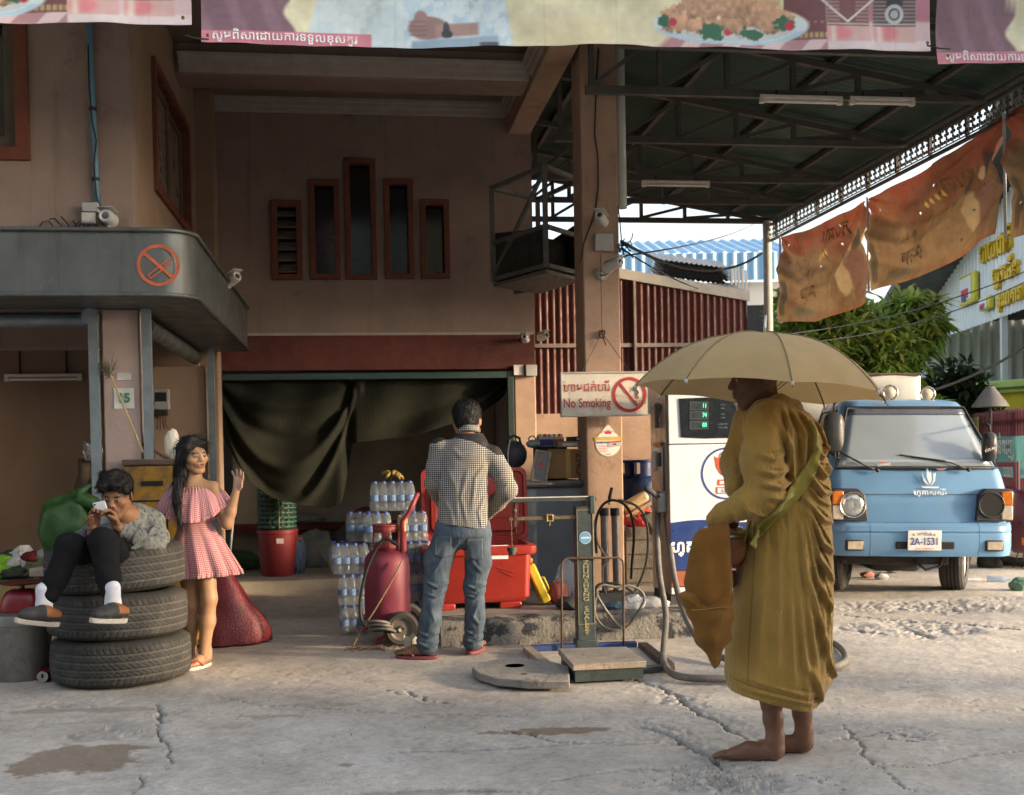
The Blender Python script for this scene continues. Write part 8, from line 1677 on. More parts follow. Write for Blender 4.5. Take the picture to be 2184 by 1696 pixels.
def aim(V,origin,zdir,ydir):
 z=np.array(zdir,float); z/=np.linalg.norm(z); y=np.array(ydir,float); y-=z*(y@z); y/=np.linalg.norm(y); x=np.cross(y,z); return V@np.stack([x,y,z])+np.array(origin)
def foot_mesh(heel,toe,ankle,L=.25,skin=SK,sole=None,res=.003,side=1):
 """bare foot in a local frame: heel at origin, toes to -x, up z; then laid from heel to toe"""
 f=Field((-.29,-.08,-.02),(.06,.08,.30),res)
 f.ell((.0,0,.032),(.036,.032,.034),.02); f.chain([(-.0,0,.045),(-.10,.0,.040),(-.17,.0,.024)],(.034,.033,.022),.03,fl=((0,0,1),.9)); f.cap((-.05,.0,.03),(-.172,.020*side,.022),.028,.022,.02); f.cap((-.05,0,.03),(-.16,-.024*side,.020),.028,.021,.02)
 for i,(y,l,r) in enumerate(((.030,.242,.0165),(.011,.240,.0120),(-.006,.232,.0112),(-.021,.220,.0105),(-.034,.204,.0098))): f.chain([(-.165+.012*i,y*.85*side,.020),(-l+.022,y*side,.020),(-l,y*side,.013)],(.012,r*.95,r*.85),.0028)
 f.ell((-.005,.030*side,.078),(.017,.012,.017),.012); f.ell((-.0,-.030*side,.072),(.017,.011,.017),.012)
 f.chain([(.006,0,.055),(.008,0,.10),(-.0,0,.17),(-.008,0,.30)],(.036,.033,.037,.048),.03)
 V,F=f.mesh(); V=relax(V,F,1,.4); C=np.tile(np.array(skin),(len(V),1))
 if sole is not None: m=np.clip(1.2-V[:,2]/.012,0,1)[:,None]; C=C*(1-m)+np.array(sole)*m
 s=L/.255; V=V*s; d=np.array(toe)-np.array(heel); a=math.atan2(-d[1],-d[0]); c,s_=math.cos(a),math.sin(a); V=np.stack([V[:,0]*c-V[:,1]*s_,V[:,0]*s_+V[:,1]*c,V[:,2]],1)+np.array(heel); return V,F,C
M_skin=mat('skin',attr='col',rough=.5,var=.08,vs=30,bump=.05,bs=220,spec=.35,sub=.08)
def mk(name,V,F,m,parent,C=None,loc=None):
 me=npmesh(name,V,F)
 if C is not None: vcol(me,C)
 return mko(name,me,m,parent)
def cloth(name,f,m,parent,it=1,disp=None):
 V,F=f.mesh(); V=relax(V,F,it,.45); return mk(name,V,F,m,parent)
def surf_y(me_obj):
 from mathutils.bvhtree import BVHTree
 me=me_obj.data; b=BVHTree.FromPolygons([v.co.copy() for v in me.vertices],[p.vertices[:] for p in me.polygons])
 def g(x,z,y0=-1.5):
  r=b.ray_cast(Vector((x,y0,z)),Vector((0,1,0))); return r[0].y if r[0] is not None else None
 return g
def slots(me,fn,mats):
 """give faces a second material by test on the face centre"""
 n=len(me.polygons); c=np.zeros(n*3); me.polygons.foreach_get('center',c); c=c.reshape(-1,3); me.materials.clear()
 for m in mats: me.materials.append(m)
 me.polygons.foreach_set('material_index',fn(c).astype(np.int32))
# ================================================================== monk
def build_monk():
 d0=4.58; O=np.array([1.06,d0,0.]); J=lambda x,y,dy=0: P(x,y,d0+dy)-O
 t=thing('person','barefoot person in mustard ochre robe walking left under a tan umbrella','person',O)
 sk=(.19,.095,.058); sole=(.30,.17,.11)
 # ---- body: head, legs and feet
 parts=[]; V,F,C=head_mesh(.0036,(.115,.052,.032)); M=rotm(8,0,-86); hc=J(1612,806,-.02); V=V@M.T+hc; parts.append((V,F,C))
 h1=G(1650,1622)-O; t1=G(1540,1618)-O; h2=G(1712,1606)-O; t2=G(1640,1604)-O; h1[2]=0.004; t1[2]=.004; h2[2]=.004
 for hh,tt,sd in ((h1,t1,-1),(h2,t2,1)): parts.append(foot_mesh(hh,tt,None,.245,sk,sole,side=sd))
 lg=Field((-.35,-.3,.15),(.35,.3,.7),.007)
 for hh,kx in ((h1,-.06),(h2,-.02)): lg.cap(hh+np.array([-.005,0,.22]),hh+np.array([kx,.02,.62]),.045,.062,.03)
 lg.cap((0.02,.0,.62),(0.03,.0,.80),.13,.12,.05)
 V,F=lg.mesh(); tf=Field((-.3,-.3,.66),(.3,.3,1.52),.012); tf.chain([(.03,0,.78),(.03,0,1.05),(.0,0,1.30),hc-np.array([0,0,.12])],(.12,.115,.11,.05),.05); V2,F2=tf.mesh(); parts=[(V2,F2,sk),parts[0],(V,F,sk)]+parts[1:]; V,F,C=joinm(parts); mk('body',V,F,M_skin,t,C)
 # ---- robe
 px=lambda x,y: J(x,y)[[0,2]]
 def row(y,x0,x1,ry,cy=0): a=J(x0,y);b=J(x1,y); return (a[2],(a[0]+b[0])/2,cy,(b[0]-a[0])/2,ry)
 f=Field((-.36,-.40,.18),(.36,.34,1.50),.0052)
 f.stack([row(868,1615,1690,.075,.0),row(885,1592,1722,.145),row(915,1590,1742,.195),row(960,1596,1757,.20),(row(1010,1604,1764,.185)),row(1060,1604,1768,.175),row(1130,1592,1770,.18),row(1200,1574,1771,.19),row(1300,1561,1771,.195),row(1380,1550,1769,.20),row(1440,1547,1776,.205),row(1478,1556,1752,.20),row(1500,1600,1742,.17)],.03,2.3)
 # arm toward the viewer, bent forward
 sh=J(1632,905,-.16); el=J(1634,1052,-.19); wr=J(1545,1095,-.17); ha=J(1522,1108,-.15)
 f.chain([sh,J(1628,980,-.19),el],(.078,.086,.078),.045); f.chain([el,J(1590,1075,-.19),wr,ha],(.074,.060,.040,.030),.03)
 f.chain([J(1600,900,.16),J(1575,990,.16),J(1570,1040,.0)],(.075,.07,.05),.05)      # far arm towards the umbrella handle
 f.chain([J(1600,886,-.03),J(1625,872,-.07),J(1665,862,-.06),J(1690,872,.0),J(1660,862,.08),J(1615,872,.07),J(1598,886,.0)],(.030,.030,.034,.036,.034,.03,.03),.03)  # rolled collar
 f.chain([J(1600,915,-.20),J(1645,880,-.15),J(1690,876,-.05)],(.03,.036,.035),.04)
 L=lambda *p: [px(a,b) for a,b in p]
 lines=[(L((1692,1058),(1735,1105),(1767,1112)),.010,.020),(L((1694,1065),(1730,1150),(1767,1175)),.011,.024),(L((1690,1068),(1722,1180),(1766,1235)),.012,.024),(L((1686,1070),(1716,1220),(1762,1300)),.012,.020),
  (L((1682,1072),(1702,1230),(1745,1370)),.013,.020),(L((1676,1074),(1694,1230),(1722,1440)),.013,.018),(L((1668,1076),(1680,1250),(1700,1470)),.013,.016),(L((1658,1082),(1664,1250),(1668,1460)),.014,.012),(L((1645,1090),(1640,1260),(1632,1450)),.018,.010),(L((1622,1110),(1606,1280),(1596,1440)),.022,.008),
  (L((1700,1010),(1735,1050),(1765,1050)),.010,.022),(L((1712,985),(1740,1015),(1762,990)),.011,.024),(L((1706,950),(1735,975),(1760,945)),.010,.016),(L((1700,1030),(1725,1062),(1760,1080)),.008,.014),
  (L((1648,875),(1662,930),(1652,1000)),.010,.016),(L((1668,872),(1690,930),(1688,1000)),.010,.016),(L((1690,878),(1712,920),(1708,985)),.010,.014),(L((1640,905),(1662,975),(1672,1040)),.012,.016),(L((1715,890),(1742,925),(1752,960)),.010,.012),
  (L((1586,1000),(1620,1010),(1660,1000)),.010,.014),(L((1590,1026),(1632,1036),(1672,1024)),.010,.016),(L((1606,1056),(1640,1060),(1672,1048)),.010,.012),(L((1580,965),(1615,978),(1655,962)),.012,.010),(L((1560,1078),(1590,1092),(1630,1100)),.008,.010),(L((1540,1085),(1550,1100),(1556,1115)),.006,.008),(L((1562,1070),(1572,1088),(1580,1108)),.006,.008),
  (L((1552,1425),(1620,1442),(1690,1462),(1742,1460)),.009,.007),(L((1560,1450),(1640,1466),(1720,1484)),.008,.008),(L((1700,1400),(1726,1450),(1738,1490)),.014,.018),(L((1730,1330),(1752,1400),(1774,1440)),.013,.018),(L((1740,1180),(1738,1280),(1725,1380)),.012,.014),(L((1755,1240),(1748,1330),(1730,1430)),.012,.014)]
 X,Y,Z=f.grids(); fx=folds(X[:,:,0],Z[0,:,:].reshape(1,-1) if False else Z[0],lines)      # (nx,nz)
 nn=smooth_noise(X[:,:,0]*14,Z[0]*4.,61,5,gain=.6)-.5
 rel=(fx*1.15+nn*.015)[:,None,:]; w=np.clip(.75-Y*1.2,.35,1.); f.d-= (rel*w).astype(np.float32)
 # hollow out the hem from below
 hem=np.interp(f.ax[0],[J(1547,1470)[0],J(1600,1475)[0],J(1660,1492)[0],J(1722,1508)[0],J(1738,1480)[0],J(1783,1440)[0]],[J(1547,1468)[2],J(1600,1476)[2],J(1660,1492)[2],J(1722,1507)[2],J(1738,1478)[2],J(1783,1440)[2]])
 f.d=np.maximum(f.d,(hem[:,None,None]-Z).astype(np.float32)); inner=f.d+.014; zc=np.clip((Z-.28)/.5,0,1); cavity=np.maximum(inner,Z-.62); f.d=np.maximum(f.d,-cavity.astype(np.float32))
 Mr=mat('ochre_robe',(.345,.205,.048),.88,.16,5,.25,160,crease=.55,sheen=.25,spec=.15); robe=cloth('robe',f,Mr,t,1)
 g=surf_y(robe)
 for path in (((1550,1436),(1590,1447),(1640,1458),(1690,1472),(1735,1474)),((1600,1120),(1590,1250),(1580,1400),(1578,1438)),((1742,1240),(1752,1340),(1762,1420))):
  pts=[]; pa=np.array(path,float); k=len(pa)
  for s_ in np.linspace(0,k-1,40):
   q=J(np.interp(s_,range(k),pa[:,0]),np.interp(s_,range(k),pa[:,1])); y=g(q[0],q[2])
   if y is not None: pts.append((q[0],y-.0008,q[2]))
  MB().tube(pts,.0018,4).obj('seam',mat('robe_seam',(.22,.125,.03),.9,.1,9,0),t)
 # ---- strap across the back
 path=[(1704,900,12),(1713,930,12),(1714,965,16),(1702,1000,27),(1682,1032,32),(1655,1065,30),(1622,1103,24),(1594,1138,18),(1580,1156,16)]; rows=[]
 pp=np.array(path,float); ts=np.linspace(0,len(pp)-1,60); sm=np.stack([np.interp(ts,np.arange(len(pp)),pp[:,i]) for i in range(3)],1)
 for i in range(len(sm)):
  a=sm[max(i-2,0)][:2]; b=sm[min(i+2,len(sm)-1)][:2]; d=b-a; d/=np.linalg.norm(d); n=np.array([-d[1],d[0]]); r=[]
  for k in np.linspace(-.5,.5,7):
   q=sm[i][:2]+n*k*sm[i][2]; p=J(q[0],q[1]); y=g(p[0],p[2]); y=y if y is not None else -.22
   r.append([p[0],y,p[2]])
  rows.append(r)
 rows=np.array(rows); ys=rows[:,:,1]; ys=np.minimum(ys,np.median(ys,axis=1,keepdims=True)+.01);
 for _ in range(12): ys[1:-1]=(ys[:-2]+ys[1:-1]*2+ys[2:])/4
 rows[:,:,1]=np.minimum(ys,rows[:,:,1])-.009-.004*np.sin(np.linspace(0,3.14,7))[None]
 # correct x for changed depth (keep the point under the same line of sight)
 mko('bag_strap',gridmesh('strap',rows[:,:,0],rows[:,:,1],rows[:,:,2]),mat('olive_strap',(.27,.215,.03),.8,.1,8,.15,120,sheen=.2),t,solid=.004)
 # ---- shoulder bag in front
 bagO=O+J(1515,1425,-.17); bag=thing('shoulder_bag','brown cloth shoulder bag with pointed bottom carried in front of the robe','bag',bagO); bl=lambda x,y: (J(x,y,-.17)-J(1515,1425,-.17))[[0,2]]
 def polyd(X,Zq,poly):
  n=len(poly); d=np.full(X.shape,1e9); ins=np.zeros(X.shape,bool)
  for i in range(n):
   a=np.array(poly[i]);b=np.array(poly[(i+1)%n]); e=b-a; tt=np.clip(((X-a[0])*e[0]+(Zq-a[1])*e[1])/(e@e),0,1); d=np.minimum(d,np.hypot(X-a[0]-tt*e[0],Zq-a[1]-tt*e[1])); c=((a[1]>Zq)!=(b[1]>Zq))&(X<(b[0]-a[0])*(Zq-a[1])/(b[1]-a[1]+1e-12)+a[0]); ins^=c
  return np.where(ins,-d,d)
 def slabf(poly,th,res,yc=0,infl=.6):
  p=np.array(poly); f=Field((p[:,0].min()-.03,-.09,p[:,1].min()-.03),(p[:,0].max()+.03,.09,p[:,1].max()+.03),res); X,Y,Z=f.grids(); d2=polyd(np.broadcast_to(X[:,:,0],(len(f.ax[0]),len(f.ax[2]))).copy(),np.broadcast_to(Z[0],(len(f.ax[0]),len(f.ax[2]))).copy(),poly)
  tk=th*np.sqrt(np.clip(-d2/.06,0,1))+.003; f.d=np.maximum(d2[:,None,:],np.abs(Y-yc)-tk[:,None,:]).astype(np.float32); return f,d2
 Mb=mat('brown_bag_cloth',(.20,.088,.014),.88,.15,6,.25,160,sheen=.2,spec=.15)
 band=[bl(x,y) for x,y in ((1520,1118),(1495,1128),(1478,1150),(1464,1190),(1458,1240),(1466,1285),(1500,1310),(1556,1300),(1560,1240),(1556,1160),(1556,1110),(1540,1100))]; f,d2=slabf(band,.035,.005); X,Y,Z=f.grids(); f.d-=(.006*np.sin(X*60+Z*8)).astype(np.float32); cloth('flap',f,Mb,bag,2)
 pouch=[bl(x,y) for x,y in ((1443,1268),(1470,1262),(1520,1274),(1566,1266),(1570,1300),(1560,1350),(1524,1425),(1500,1395),(1478,1350),(1462,1300))]; f,d2=slabf(pouch,.05,.005,.0); X,Y,Z=f.grids(); f.d-=(.007*np.sin(X*45-Z*25)+.004*np.sin(Z*70)).astype(np.float32); cloth('pouch',f,Mb,bag,2)
 MB().tube([(bl(x,y)[0],-.052,bl(x,y)[1]) for x,y in ((1470,1298),(1500,1296),(1530,1292),(1560,1290))],.0018,4).obj('stitching',mat('stitch',(.30,.18,.06),.9,.1,9,0),bag)
 # ---- alms bowl in its sling
 q=O+J(1543,1168,-.03); bo=thing('alms_bowl','steel alms bowl with red-brown cover in a sling beside the bag','bowl',q); MB().lathe([(0,-.085),(.05,-.08),(.085,-.05),(.098,0),(.092,.035),(.088,.04)],32).obj('sling',mat('sling_brown',(.22,.085,.03),.7,.15,8,.1),bo,smooth=40); MB().lathe([(.089,.041),(.094,.045),(.094,.062),(.075,.082),(.03,.092),(0,.094)],32).obj('lid',mat('polished_steel',(.55,.56,.58),.15,.05,9,0,metal=1.),bo,smooth=40); MB().lathe([(.096,.050),(.099,.055),(.096,.06)],32,close=False).obj('lid_band',mat('polished_steel'),bo,smooth=40)
 MB().lathe([(.06,.084),(.062,.10),(.03,.115),(0,.118)],24).obj('cloth_cover',mat('cover_red',(.16,.03,.02),.7,.15,9,.1),bo,smooth=40); MB().lathe([(.0,-.16),(.045,-.16),(.05,-.15),(.05,-.10),(.04,-.09)],24).obj('steel_cup',mat('polished_steel'),bo,smooth=40); MB().tube([(.06,-.05,.0),(.08,-.06,.05),(.1,-.05,.11)],.006,6).obj('sling_cord',mat('olive_strap'),bo,smooth=True)
 # ---- umbrella
 uo=np.array([1.022,4.56,0]); ap=1.735; rim=1.495; Ru=.508; u=thing('umbrella','tan fabric umbrella with eight panels held over the robed person','umbrella',(uo[0],uo[1],1.12)); n8=8
 Mu=mat('tan_umbrella',(.47,.33,.155),.75,.08,7,.1,140,trans=.32,sheen=.15,spec=.25)
 tilt=Matrix.Rotation(R(4.5),4,'Y')@Matrix.Rotation(R(-1.5),4,'X')
 def up(a,r):
  rib=a/(2*math.pi)*n8; fr=rib-math.floor(rib); sc=math.sin(math.pi*fr); rr=r*(1-.075*sc*r**2); z=(ap-1.12)-(ap-rim)*(.50*r**2+.50*r**3.2)-.012*sc*r*(1-r)+.012*sc*r**4; p=tilt@Vector((Ru*rr*math.cos(a),Ru*rr*math.sin(a),z-.5)); return (p[0],p[1],p[2]+.5)
 for k in range(n8):
  a0=2*math.pi*k/n8
  MB().grid(lambda a,b: up(a0+2*math.pi/n8*(.0005+.999*a),.02+.98*b),14,22).obj('canopy_panel',Mu,u,smooth=True)
  MB().tube([np.array(up(a0,r))+np.array([0,0,.003]) for r in np.linspace(.03,1,16)],.0025,5).obj('seam',mat('seam_tan',(.25,.185,.09),.8,.1,9,0),u,smooth=True)
  MB().tube([np.array(up(a0,r))-np.array([0,0,.007]) for r in np.linspace(.03,1.02,16)],.0022,5).obj('rib',mat('umbrella_steel',(.10,.10,.10),.4,.1,9,0,metal=.7),u,smooth=True); e=np.array(up(a0,1.0)); MB().ball(e-np.array([0,0,.005]),(.007,.007,.010),8,6).obj('rib_tip',mat('tip_white',(.5,.48,.44),.4,.1,9,0),u,smooth=True)
  c0=np.array(up(a0,.5))-np.array([0,0,.01]); MB().tube([c0,(tilt@Vector((0,0,-.22)))+Vector((0,0,.55))],.002,4).obj('stretcher',mat('umbrella_steel'),u)
 tip=np.array(tilt@Vector((0,0,ap-1.12-.5)))+np.array([0,0,.5]); MB().tube([tip-np.array([0,0,.01]),tip+np.array([.008,0,.075])],[.007,.005],8).obj('ferrule',mat('ferrule_white',(.6,.58,.54),.3,.1,9,0,metal=.3),u,smooth=True); MB().tube([tip,(.0,.02,.0),(-.03,.04,-.12)],.006,8).obj('shaft',mat('umbrella_steel'),u,smooth=True); MB().tube([(-.03,.04,-.12),(-.045,.05,-.20)],.012,10).obj('grip',M_blackm,u,smooth=True)
build_monk()
# ================================================================== cloth patterns and hair
def check_mat(name,c0,c1,c2,p,uv=False,duty=.5):
 m=bpy.data.materials.new(name); m.use_nodes=True; nt=m.node_tree; N=nt.nodes; L=nt.links; b=N['Principled BSDF']; tc=N.new('ShaderNodeTexCoord'); sp=N.new('ShaderNodeSeparateXYZ'); src=tc.outputs['UV' if uv else 'Object']
 nz=N.new('ShaderNodeTexNoise'); nz.inputs['Scale'].default_value=9; L.new(tc.outputs['Object'],nz.inputs['Vector']); sc=N.new('ShaderNodeVectorMath'); sc.operation='SCALE'; sc.inputs['Scale'].default_value=.010; L.new(nz.outputs['Color'],sc.inputs[0]); ad=N.new('ShaderNodeVectorMath'); L.new(src,ad.inputs[0]); L.new(sc.outputs[0],ad.inputs[1]); L.new(ad.outputs[0],sp.inputs[0])
 def band(o):
  a=N.new('ShaderNodeMath'); a.operation='MULTIPLY'; a.inputs[1].default_value=1/p; L.new(o,a.inputs[0]); f=N.new('ShaderNodeMath'); f.operation='FRACT'; L.new(a.outputs[0],f.inputs[0]); g=N.new('ShaderNodeMath'); g.operation='GREATER_THAN'; g.inputs[1].default_value=duty; L.new(f.outputs[0],g.inputs[0]); return g.outputs[0]
 x=band(sp.outputs['X']); y=band(sp.outputs['Y' if uv else 'Z']); s=N.new('ShaderNodeMath'); s.operation='ADD'; L.new(x,s.inputs[0]); L.new(y,s.inputs[1]); d=N.new('ShaderNodeMath'); d.operation='MULTIPLY'; d.inputs[1].default_value=.5; L.new(s.outputs[0],d.inputs[0])
 r=N.new('ShaderNodeValToRGB'); r.color_ramp.interpolation='CONSTANT'; e=r.color_ramp.elements; e[0].color=c4(c0); e[1].position=.25; e[1].color=c4(c1); k=e.new(.75); k.color=c4(c2); L.new(d.outputs[0],r.inputs[0]); L.new(r.outputs[0],b.inputs['Base Color']); b.inputs['Roughness'].default_value=.85; b.inputs['Sheen Weight'].default_value=.15; b.inputs['Specular IOR Level'].default_value=.2; return m
def loft_uv(name,fn,na,nz,m,parent,R0,H,closed=True):
 """cloth tube: fn(angle, t) -> xyz; UV in metres"""
 A=np.linspace(0,2*np.pi,na+1); T=np.linspace(0,1,nz); X=np.zeros((nz,na+1));Y=X*0;Z=X*0
 for j,t_ in enumerate(T):
  for i,a in enumerate(A): X[j,i],Y[j,i],Z[j,i]=fn(a,t_)
 me=gridmesh(name,X,Y,Z); uv=me.uv_layers.new(name='UVMap'); U=np.stack(np.meshgrid(A*R0,T*H),-1).reshape(-1,2); li=np.zeros(len(me.loops),np.int32); me.loops.foreach_get('vertex_index',li); uv.data.foreach_set('uv',U[li].astype(np.float32).ravel()); return mko(name,me,m,parent,solid=.003)
M_hair=mat('black_hair',(.007,.006,.0055),.5,.3,30,.3,120,spec=.28)
def short_hair(M,c,seed,fringe=True,res=.004,back=False):
 f=Field((-.115,-.14,-.13),(.115,.15,.17),res); f.ell((0,.026,.052),(.085,.103,.088),.01); f.ell((0,.060,-.015),(.066,.058,.072),.03)
 if fringe:
  for (a,b,r0,r1) in (((-.05,-.02,.12),(-.062,-.095,.088),.035,.018),((.0,-.02,.13),(-.03,-.108,.092),.04,.022),((.045,-.01,.115),(.045,-.092,.092),.035,.018),((-.02,-.05,.125),(.02,-.10,.10),.03,.02),((-.06,.02,.09),(-.074,-.05,.045),.03,.014),((.06,.02,.09),(.074,-.05,.045),.03,.014)): f.cap(a,b,r0,r1,.02)
 X,Y,Z=f.grids(); nn=np.sin(X*95+Y*40+seed)*np.sin(Y*80-Z*60)*np.sin(Z*90+X*30); f.d-=(.0032*nn+.0008*np.sin(X*260+Z*40+np.sin(Y*60)*2)).astype(np.float32)
 f.ell((0,-.120,-.034),(.074,.082,.086),.008,cut=True)
 f.d=np.maximum(f.d,(-(Z+.060)-np.clip(Y-.0,0,.1)*.45).astype(np.float32)); f.d=np.maximum(f.d,np.where(Z<.0,(-Y+.004-(Z+.01)*.0),-1).astype(np.float32))
 V,F=f.mesh(); V=relax(V,F,1,.3); return V@M.T+c,F
def strands(V,F,n,L,flow,seed,parent,r0=.0011,lift=.5):
 g=np.random.default_rng(seed); fc=V[F]; nr=np.cross(fc[:,2]-fc[:,0],fc[:,3]-fc[:,1]); nr/=np.linalg.norm(nr,axis=1)[:,None]+1e-9; c=fc.mean(1); cen=V.mean(0); nr*=np.sign(((c-cen)*nr).sum(1))[:,None]+1e-6; m=MB()
 for i in g.integers(0,len(F),n):
  p,nn=c[i],nr[i]; d=flow(p)+g.normal(size=3)*.35; d-=nn*(d@nn); d/=np.linalg.norm(d)+1e-9; l=L*g.uniform(.5,1.2); q=p-nn*.003; m.tube([q,q+d*l*.5+nn*(.004+lift*.006),q+d*l+nn*lift*g.uniform(-.004,.009)],[r0,r0*.8,r0*.2],3,caps=False)
 o=m.obj('hair_strands',M_hair,parent); tag(o,kind='stuff')
# ================================================================== girl
def build_girl():
 d0=6.86; O=np.array([-1.93,d0,0.]); J=lambda x,y,dy=0: P(x,y,d0+dy)-O; t=thing('person','girl in pink gingham dress waving one open hand beside the tyres','person',O); sk=(.36,.205,.115); ps=(.46,.27,.19); parts=[]
 hc=J(412,973,0); M=rotm(3,-4,46); V,F,C=head_mesh(.0036,sk,True,.0035); V=V*.93@M.T+hc; parts.append((V,F,C))
 hs=J(412,1032,.03); sL=J(368,1045,.03); sR=J(455,1042,.0); eR=J(485,1117,-.02); wR=J(504,1046,-.03); eL=J(346,1108,.06); wL=J(352,1175,.02)
 f=Field((-.36,-.22,-.02),(.34,.22,1.22),.0065)
 f.stack([(J(412,1120)[2],J(410,1120)[0],.02,.080,.060),(J(412,1060)[2],J(411,1060)[0],.02,.108,.07),(J(412,1040)[2],J(411,1040)[0],.02,.11,.065)],.04); f.chain([sL,J(411,1038,.02),sR],(.042,.06,.042),.04); f.chain([J(411,1040,.02),J(412,1020,.02),hs*.3+hc*.7-np.array([0,0,.04])],(.06,.046,.042),.03)
 f.chain([sR,eR],(.040,.033),.02); f.chain([sL,eL],(.040,.033),.02); f.chain([eL,wL],(.031,.022),.015); f.ell(J(412,1140,.02),(.082,.06,.08),.03)
 k1=J(446,1276,.0); a1=J(434,1392,.0); a1[2]=.07; k2=J(409,1290,.05); a2=J(404,1400,.08); a2[2]=.07
 f.chain([J(432,1150,.02),k1],(.075,.047),.03); f.chain([k1,(k1*.6+a1*.4)+np.array([0,.012,0]),a1],(.045,.046,.030),.03); f.chain([J(398,1150,.03),k2],(.075,.047),.03); f.chain([k2,k2*.6+a2*.4+np.array([0,.012,0]),a2],(.045,.046,.030),.03); f.ell(k1+np.array([0,-.012,0]),(.036,.036,.042),.02); f.ell(k2+np.array([0,-.012,0]),(.036,.036,.042),.02)
 V,F=f.mesh(); V=relax(V,F,1); parts.insert(0,(V,F,sk))
 fa=Field(np.minimum(eR,wR)-.08,np.maximum(eR,wR)+.08,.004); fa.chain([eR,eR*.65+wR*.35,wR],(.034,.034,.022),.015); fa.cap(sR*.3+eR*.7,eR,.033,.034,.02); V,F=fa.mesh(); parts.append((V,F,sk))
 V,F,C=hand_mesh([(10,14,8),(4,6,4),(4,8,6),(0,6,6)],(2,-6,-14,-40),((-.0+.024,-.006,.012),(.040,-.016,.038),(.042,-.024,.060),(.040,-.026,.078)),.80,1,.003,sk,ps); V=aim(V,wR+np.array([0,0,.004]),(.26,-.10,.95),(.22,.95,.10)); parts.append((V,F,C))
 h1=a1*np.array([1,1,0])+np.array([.006,.035,.024]); t1=J(409,1421,-.10); t1[2]=.024; h2=a2*np.array([1,1,0])+np.array([.0,.02,.024]); parts.append(foot_mesh(h1,t1,None,.205,sk,None,.0045,1)); parts.append(foot_mesh(h2,h2+np.array([-.08,-.2,0]),None,.205,sk,None,.0045,-1)); V,F,C=joinm(parts); mk('body',V,F,M_skin,t,C)
 # ---- sandals
 for hh,tt in ((h1,t1),(h2,h2+np.array([-.08,-.2,0]))):
  d=tt-hh; d[2]=0; L=np.linalg.norm(d); d/=L; n=np.array([-d[1],d[0],0]); sd=bpy.data.objects.new('sandal',None); COL.objects.link(sd); sd.parent=t; out=[]
  for a in np.linspace(0,6.2832,25)[:-1]:
   s_=.5-.5*math.cos(a); w=.036*math.sin(a)*(1+.25*s_); out.append(hh-d*.045+d*s_*.235+n*w)
  k=len(out); V=[(p[0],p[1],z) for z in (.004,.024) for p in out]; MB().add(V,[tuple(range(k))[::-1],tuple(range(k,2*k))]+[(i,(i+1)%k,k+(i+1)%k,k+i) for i in range(k)]).obj('sole',mat('pale_sole',(.46,.42,.36),.7,.1,9,.05),sd,bevel=.003)
  c=hh+d*.13
  for s_ in (-1,1): MB().tube([c+n*.036*s_*1.15-d*.04+np.array([0,0,.0]),c+n*.030*s_-d*.005+np.array([0,0,.035]),c+d*.045+np.array([0,0,.022])],[.010,.011,.006],8,flat=.5).obj('strap',mat('sandal_red',(.36,.03,.05),.5,.1,9,0),sd,smooth=True)
 # ---- clothes
 Mg=check_mat('pink_gingham',(.58,.40,.40),(.43,.18,.19),(.28,.06,.07),.0115,True); cx=lambda z: 0
 zt=J(410,1112)[2]; zb=J(410,1222)[2]; xt=J(411,1112)[0]; xb=J(437,1220)[0]
 def skirt(a,s):
  e=s**.85; r=.092+(.186-.092)*e; w=1+ (.012+.075*s)*math.sin(a*11+1.2*math.sin(a*2))+.02*s*math.sin(a*23);
  hz=zb-.016*math.cos(a-.2)*1.+.026*math.sin(a)*0+(.028*math.cos(a)) ; z=zt+(hz-zt)*s; return (xt+(xb-xt)*s+r*w*math.cos(a)*(1.08 if s>.3 else 1),.02+r*w*.72*math.sin(a),z)
 loft_uv('skirt',skirt,176,26,Mg,t,.19,zt-zb)
 def ruff(a,s):
  x,y,z=skirt(a,1.); r=1+.012+.035*s+.030*s*math.sin(a*46); return (xb+(x-xb)*r,.02+(y-.02)*r,z+.006-.032*s)
 loft_uv('hem_ruffle',ruff,240,6,Mg,t,.2,.035)
 def belt(a,s): x,y,z=skirt(a,0); return (xt+(x-xt)*1.03,.02+(y-.02)*1.03,z-.008+.022*s)
 loft_uv('waistband',belt,60,4,Mg,t,.11,.02)
 zn=J(411,1037)[2]; xn=J(411,1037)[0]
 def cape(a,s):
  # neckline ring -> flared frill over the shoulders
  ca,sa=math.cos(a),math.sin(a); rx0,ry0=.105,.068; ex=.215 if ca>0 else .205; zl=J(410,1108)[2] if sa<-.2 else J(410,1100)[2]
  side=abs(ca)**3; zbot=J(410,1107)[2]*(1-side)+(J(410,1070)[2])*side; fl=s**.8; rx=rx0+(ex-rx0)*fl*(.55+.45*abs(ca)**1.2); ry=ry0+(.155-ry0)*fl; w=1+(.01+.055*s)*math.sin(a*13+math.sin(a*3)*1.3)+.02*s*math.sin(a*29)
  z=zn+.010*math.cos(a*40)*(1-s)**6-.012*(1-abs(ca))*(1 if sa<0 else -1)*(1-s)+(zbot-zn)*s**1.15+.02*side*math.sin(s*3.14); return (xn+rx*w*ca,.015+ry*w*sa,z)
 loft_uv('frilled_top',cape,190,24,Mg,t,.2,.21)
 def caper(a,s):
  x,y,z=cape(a,1.); k=1.01+.03*s+.022*s*math.sin(a*52); return (xn+(x-xn)*k,.015+(y-.015)*k,z+.004-.022*s)
 loft_uv('top_ruffle',caper,240,5,Mg,t,.24,.025)
 zi=J(410,1050)[2]
 loft_uv('bodice',lambda a,s:(xn+(xt-xn)*s+(.106-.008*s)*math.cos(a),.02+.08*math.sin(a),zi+(zt-.01-zi)*s),60,6,Mg,t,.12,.2)
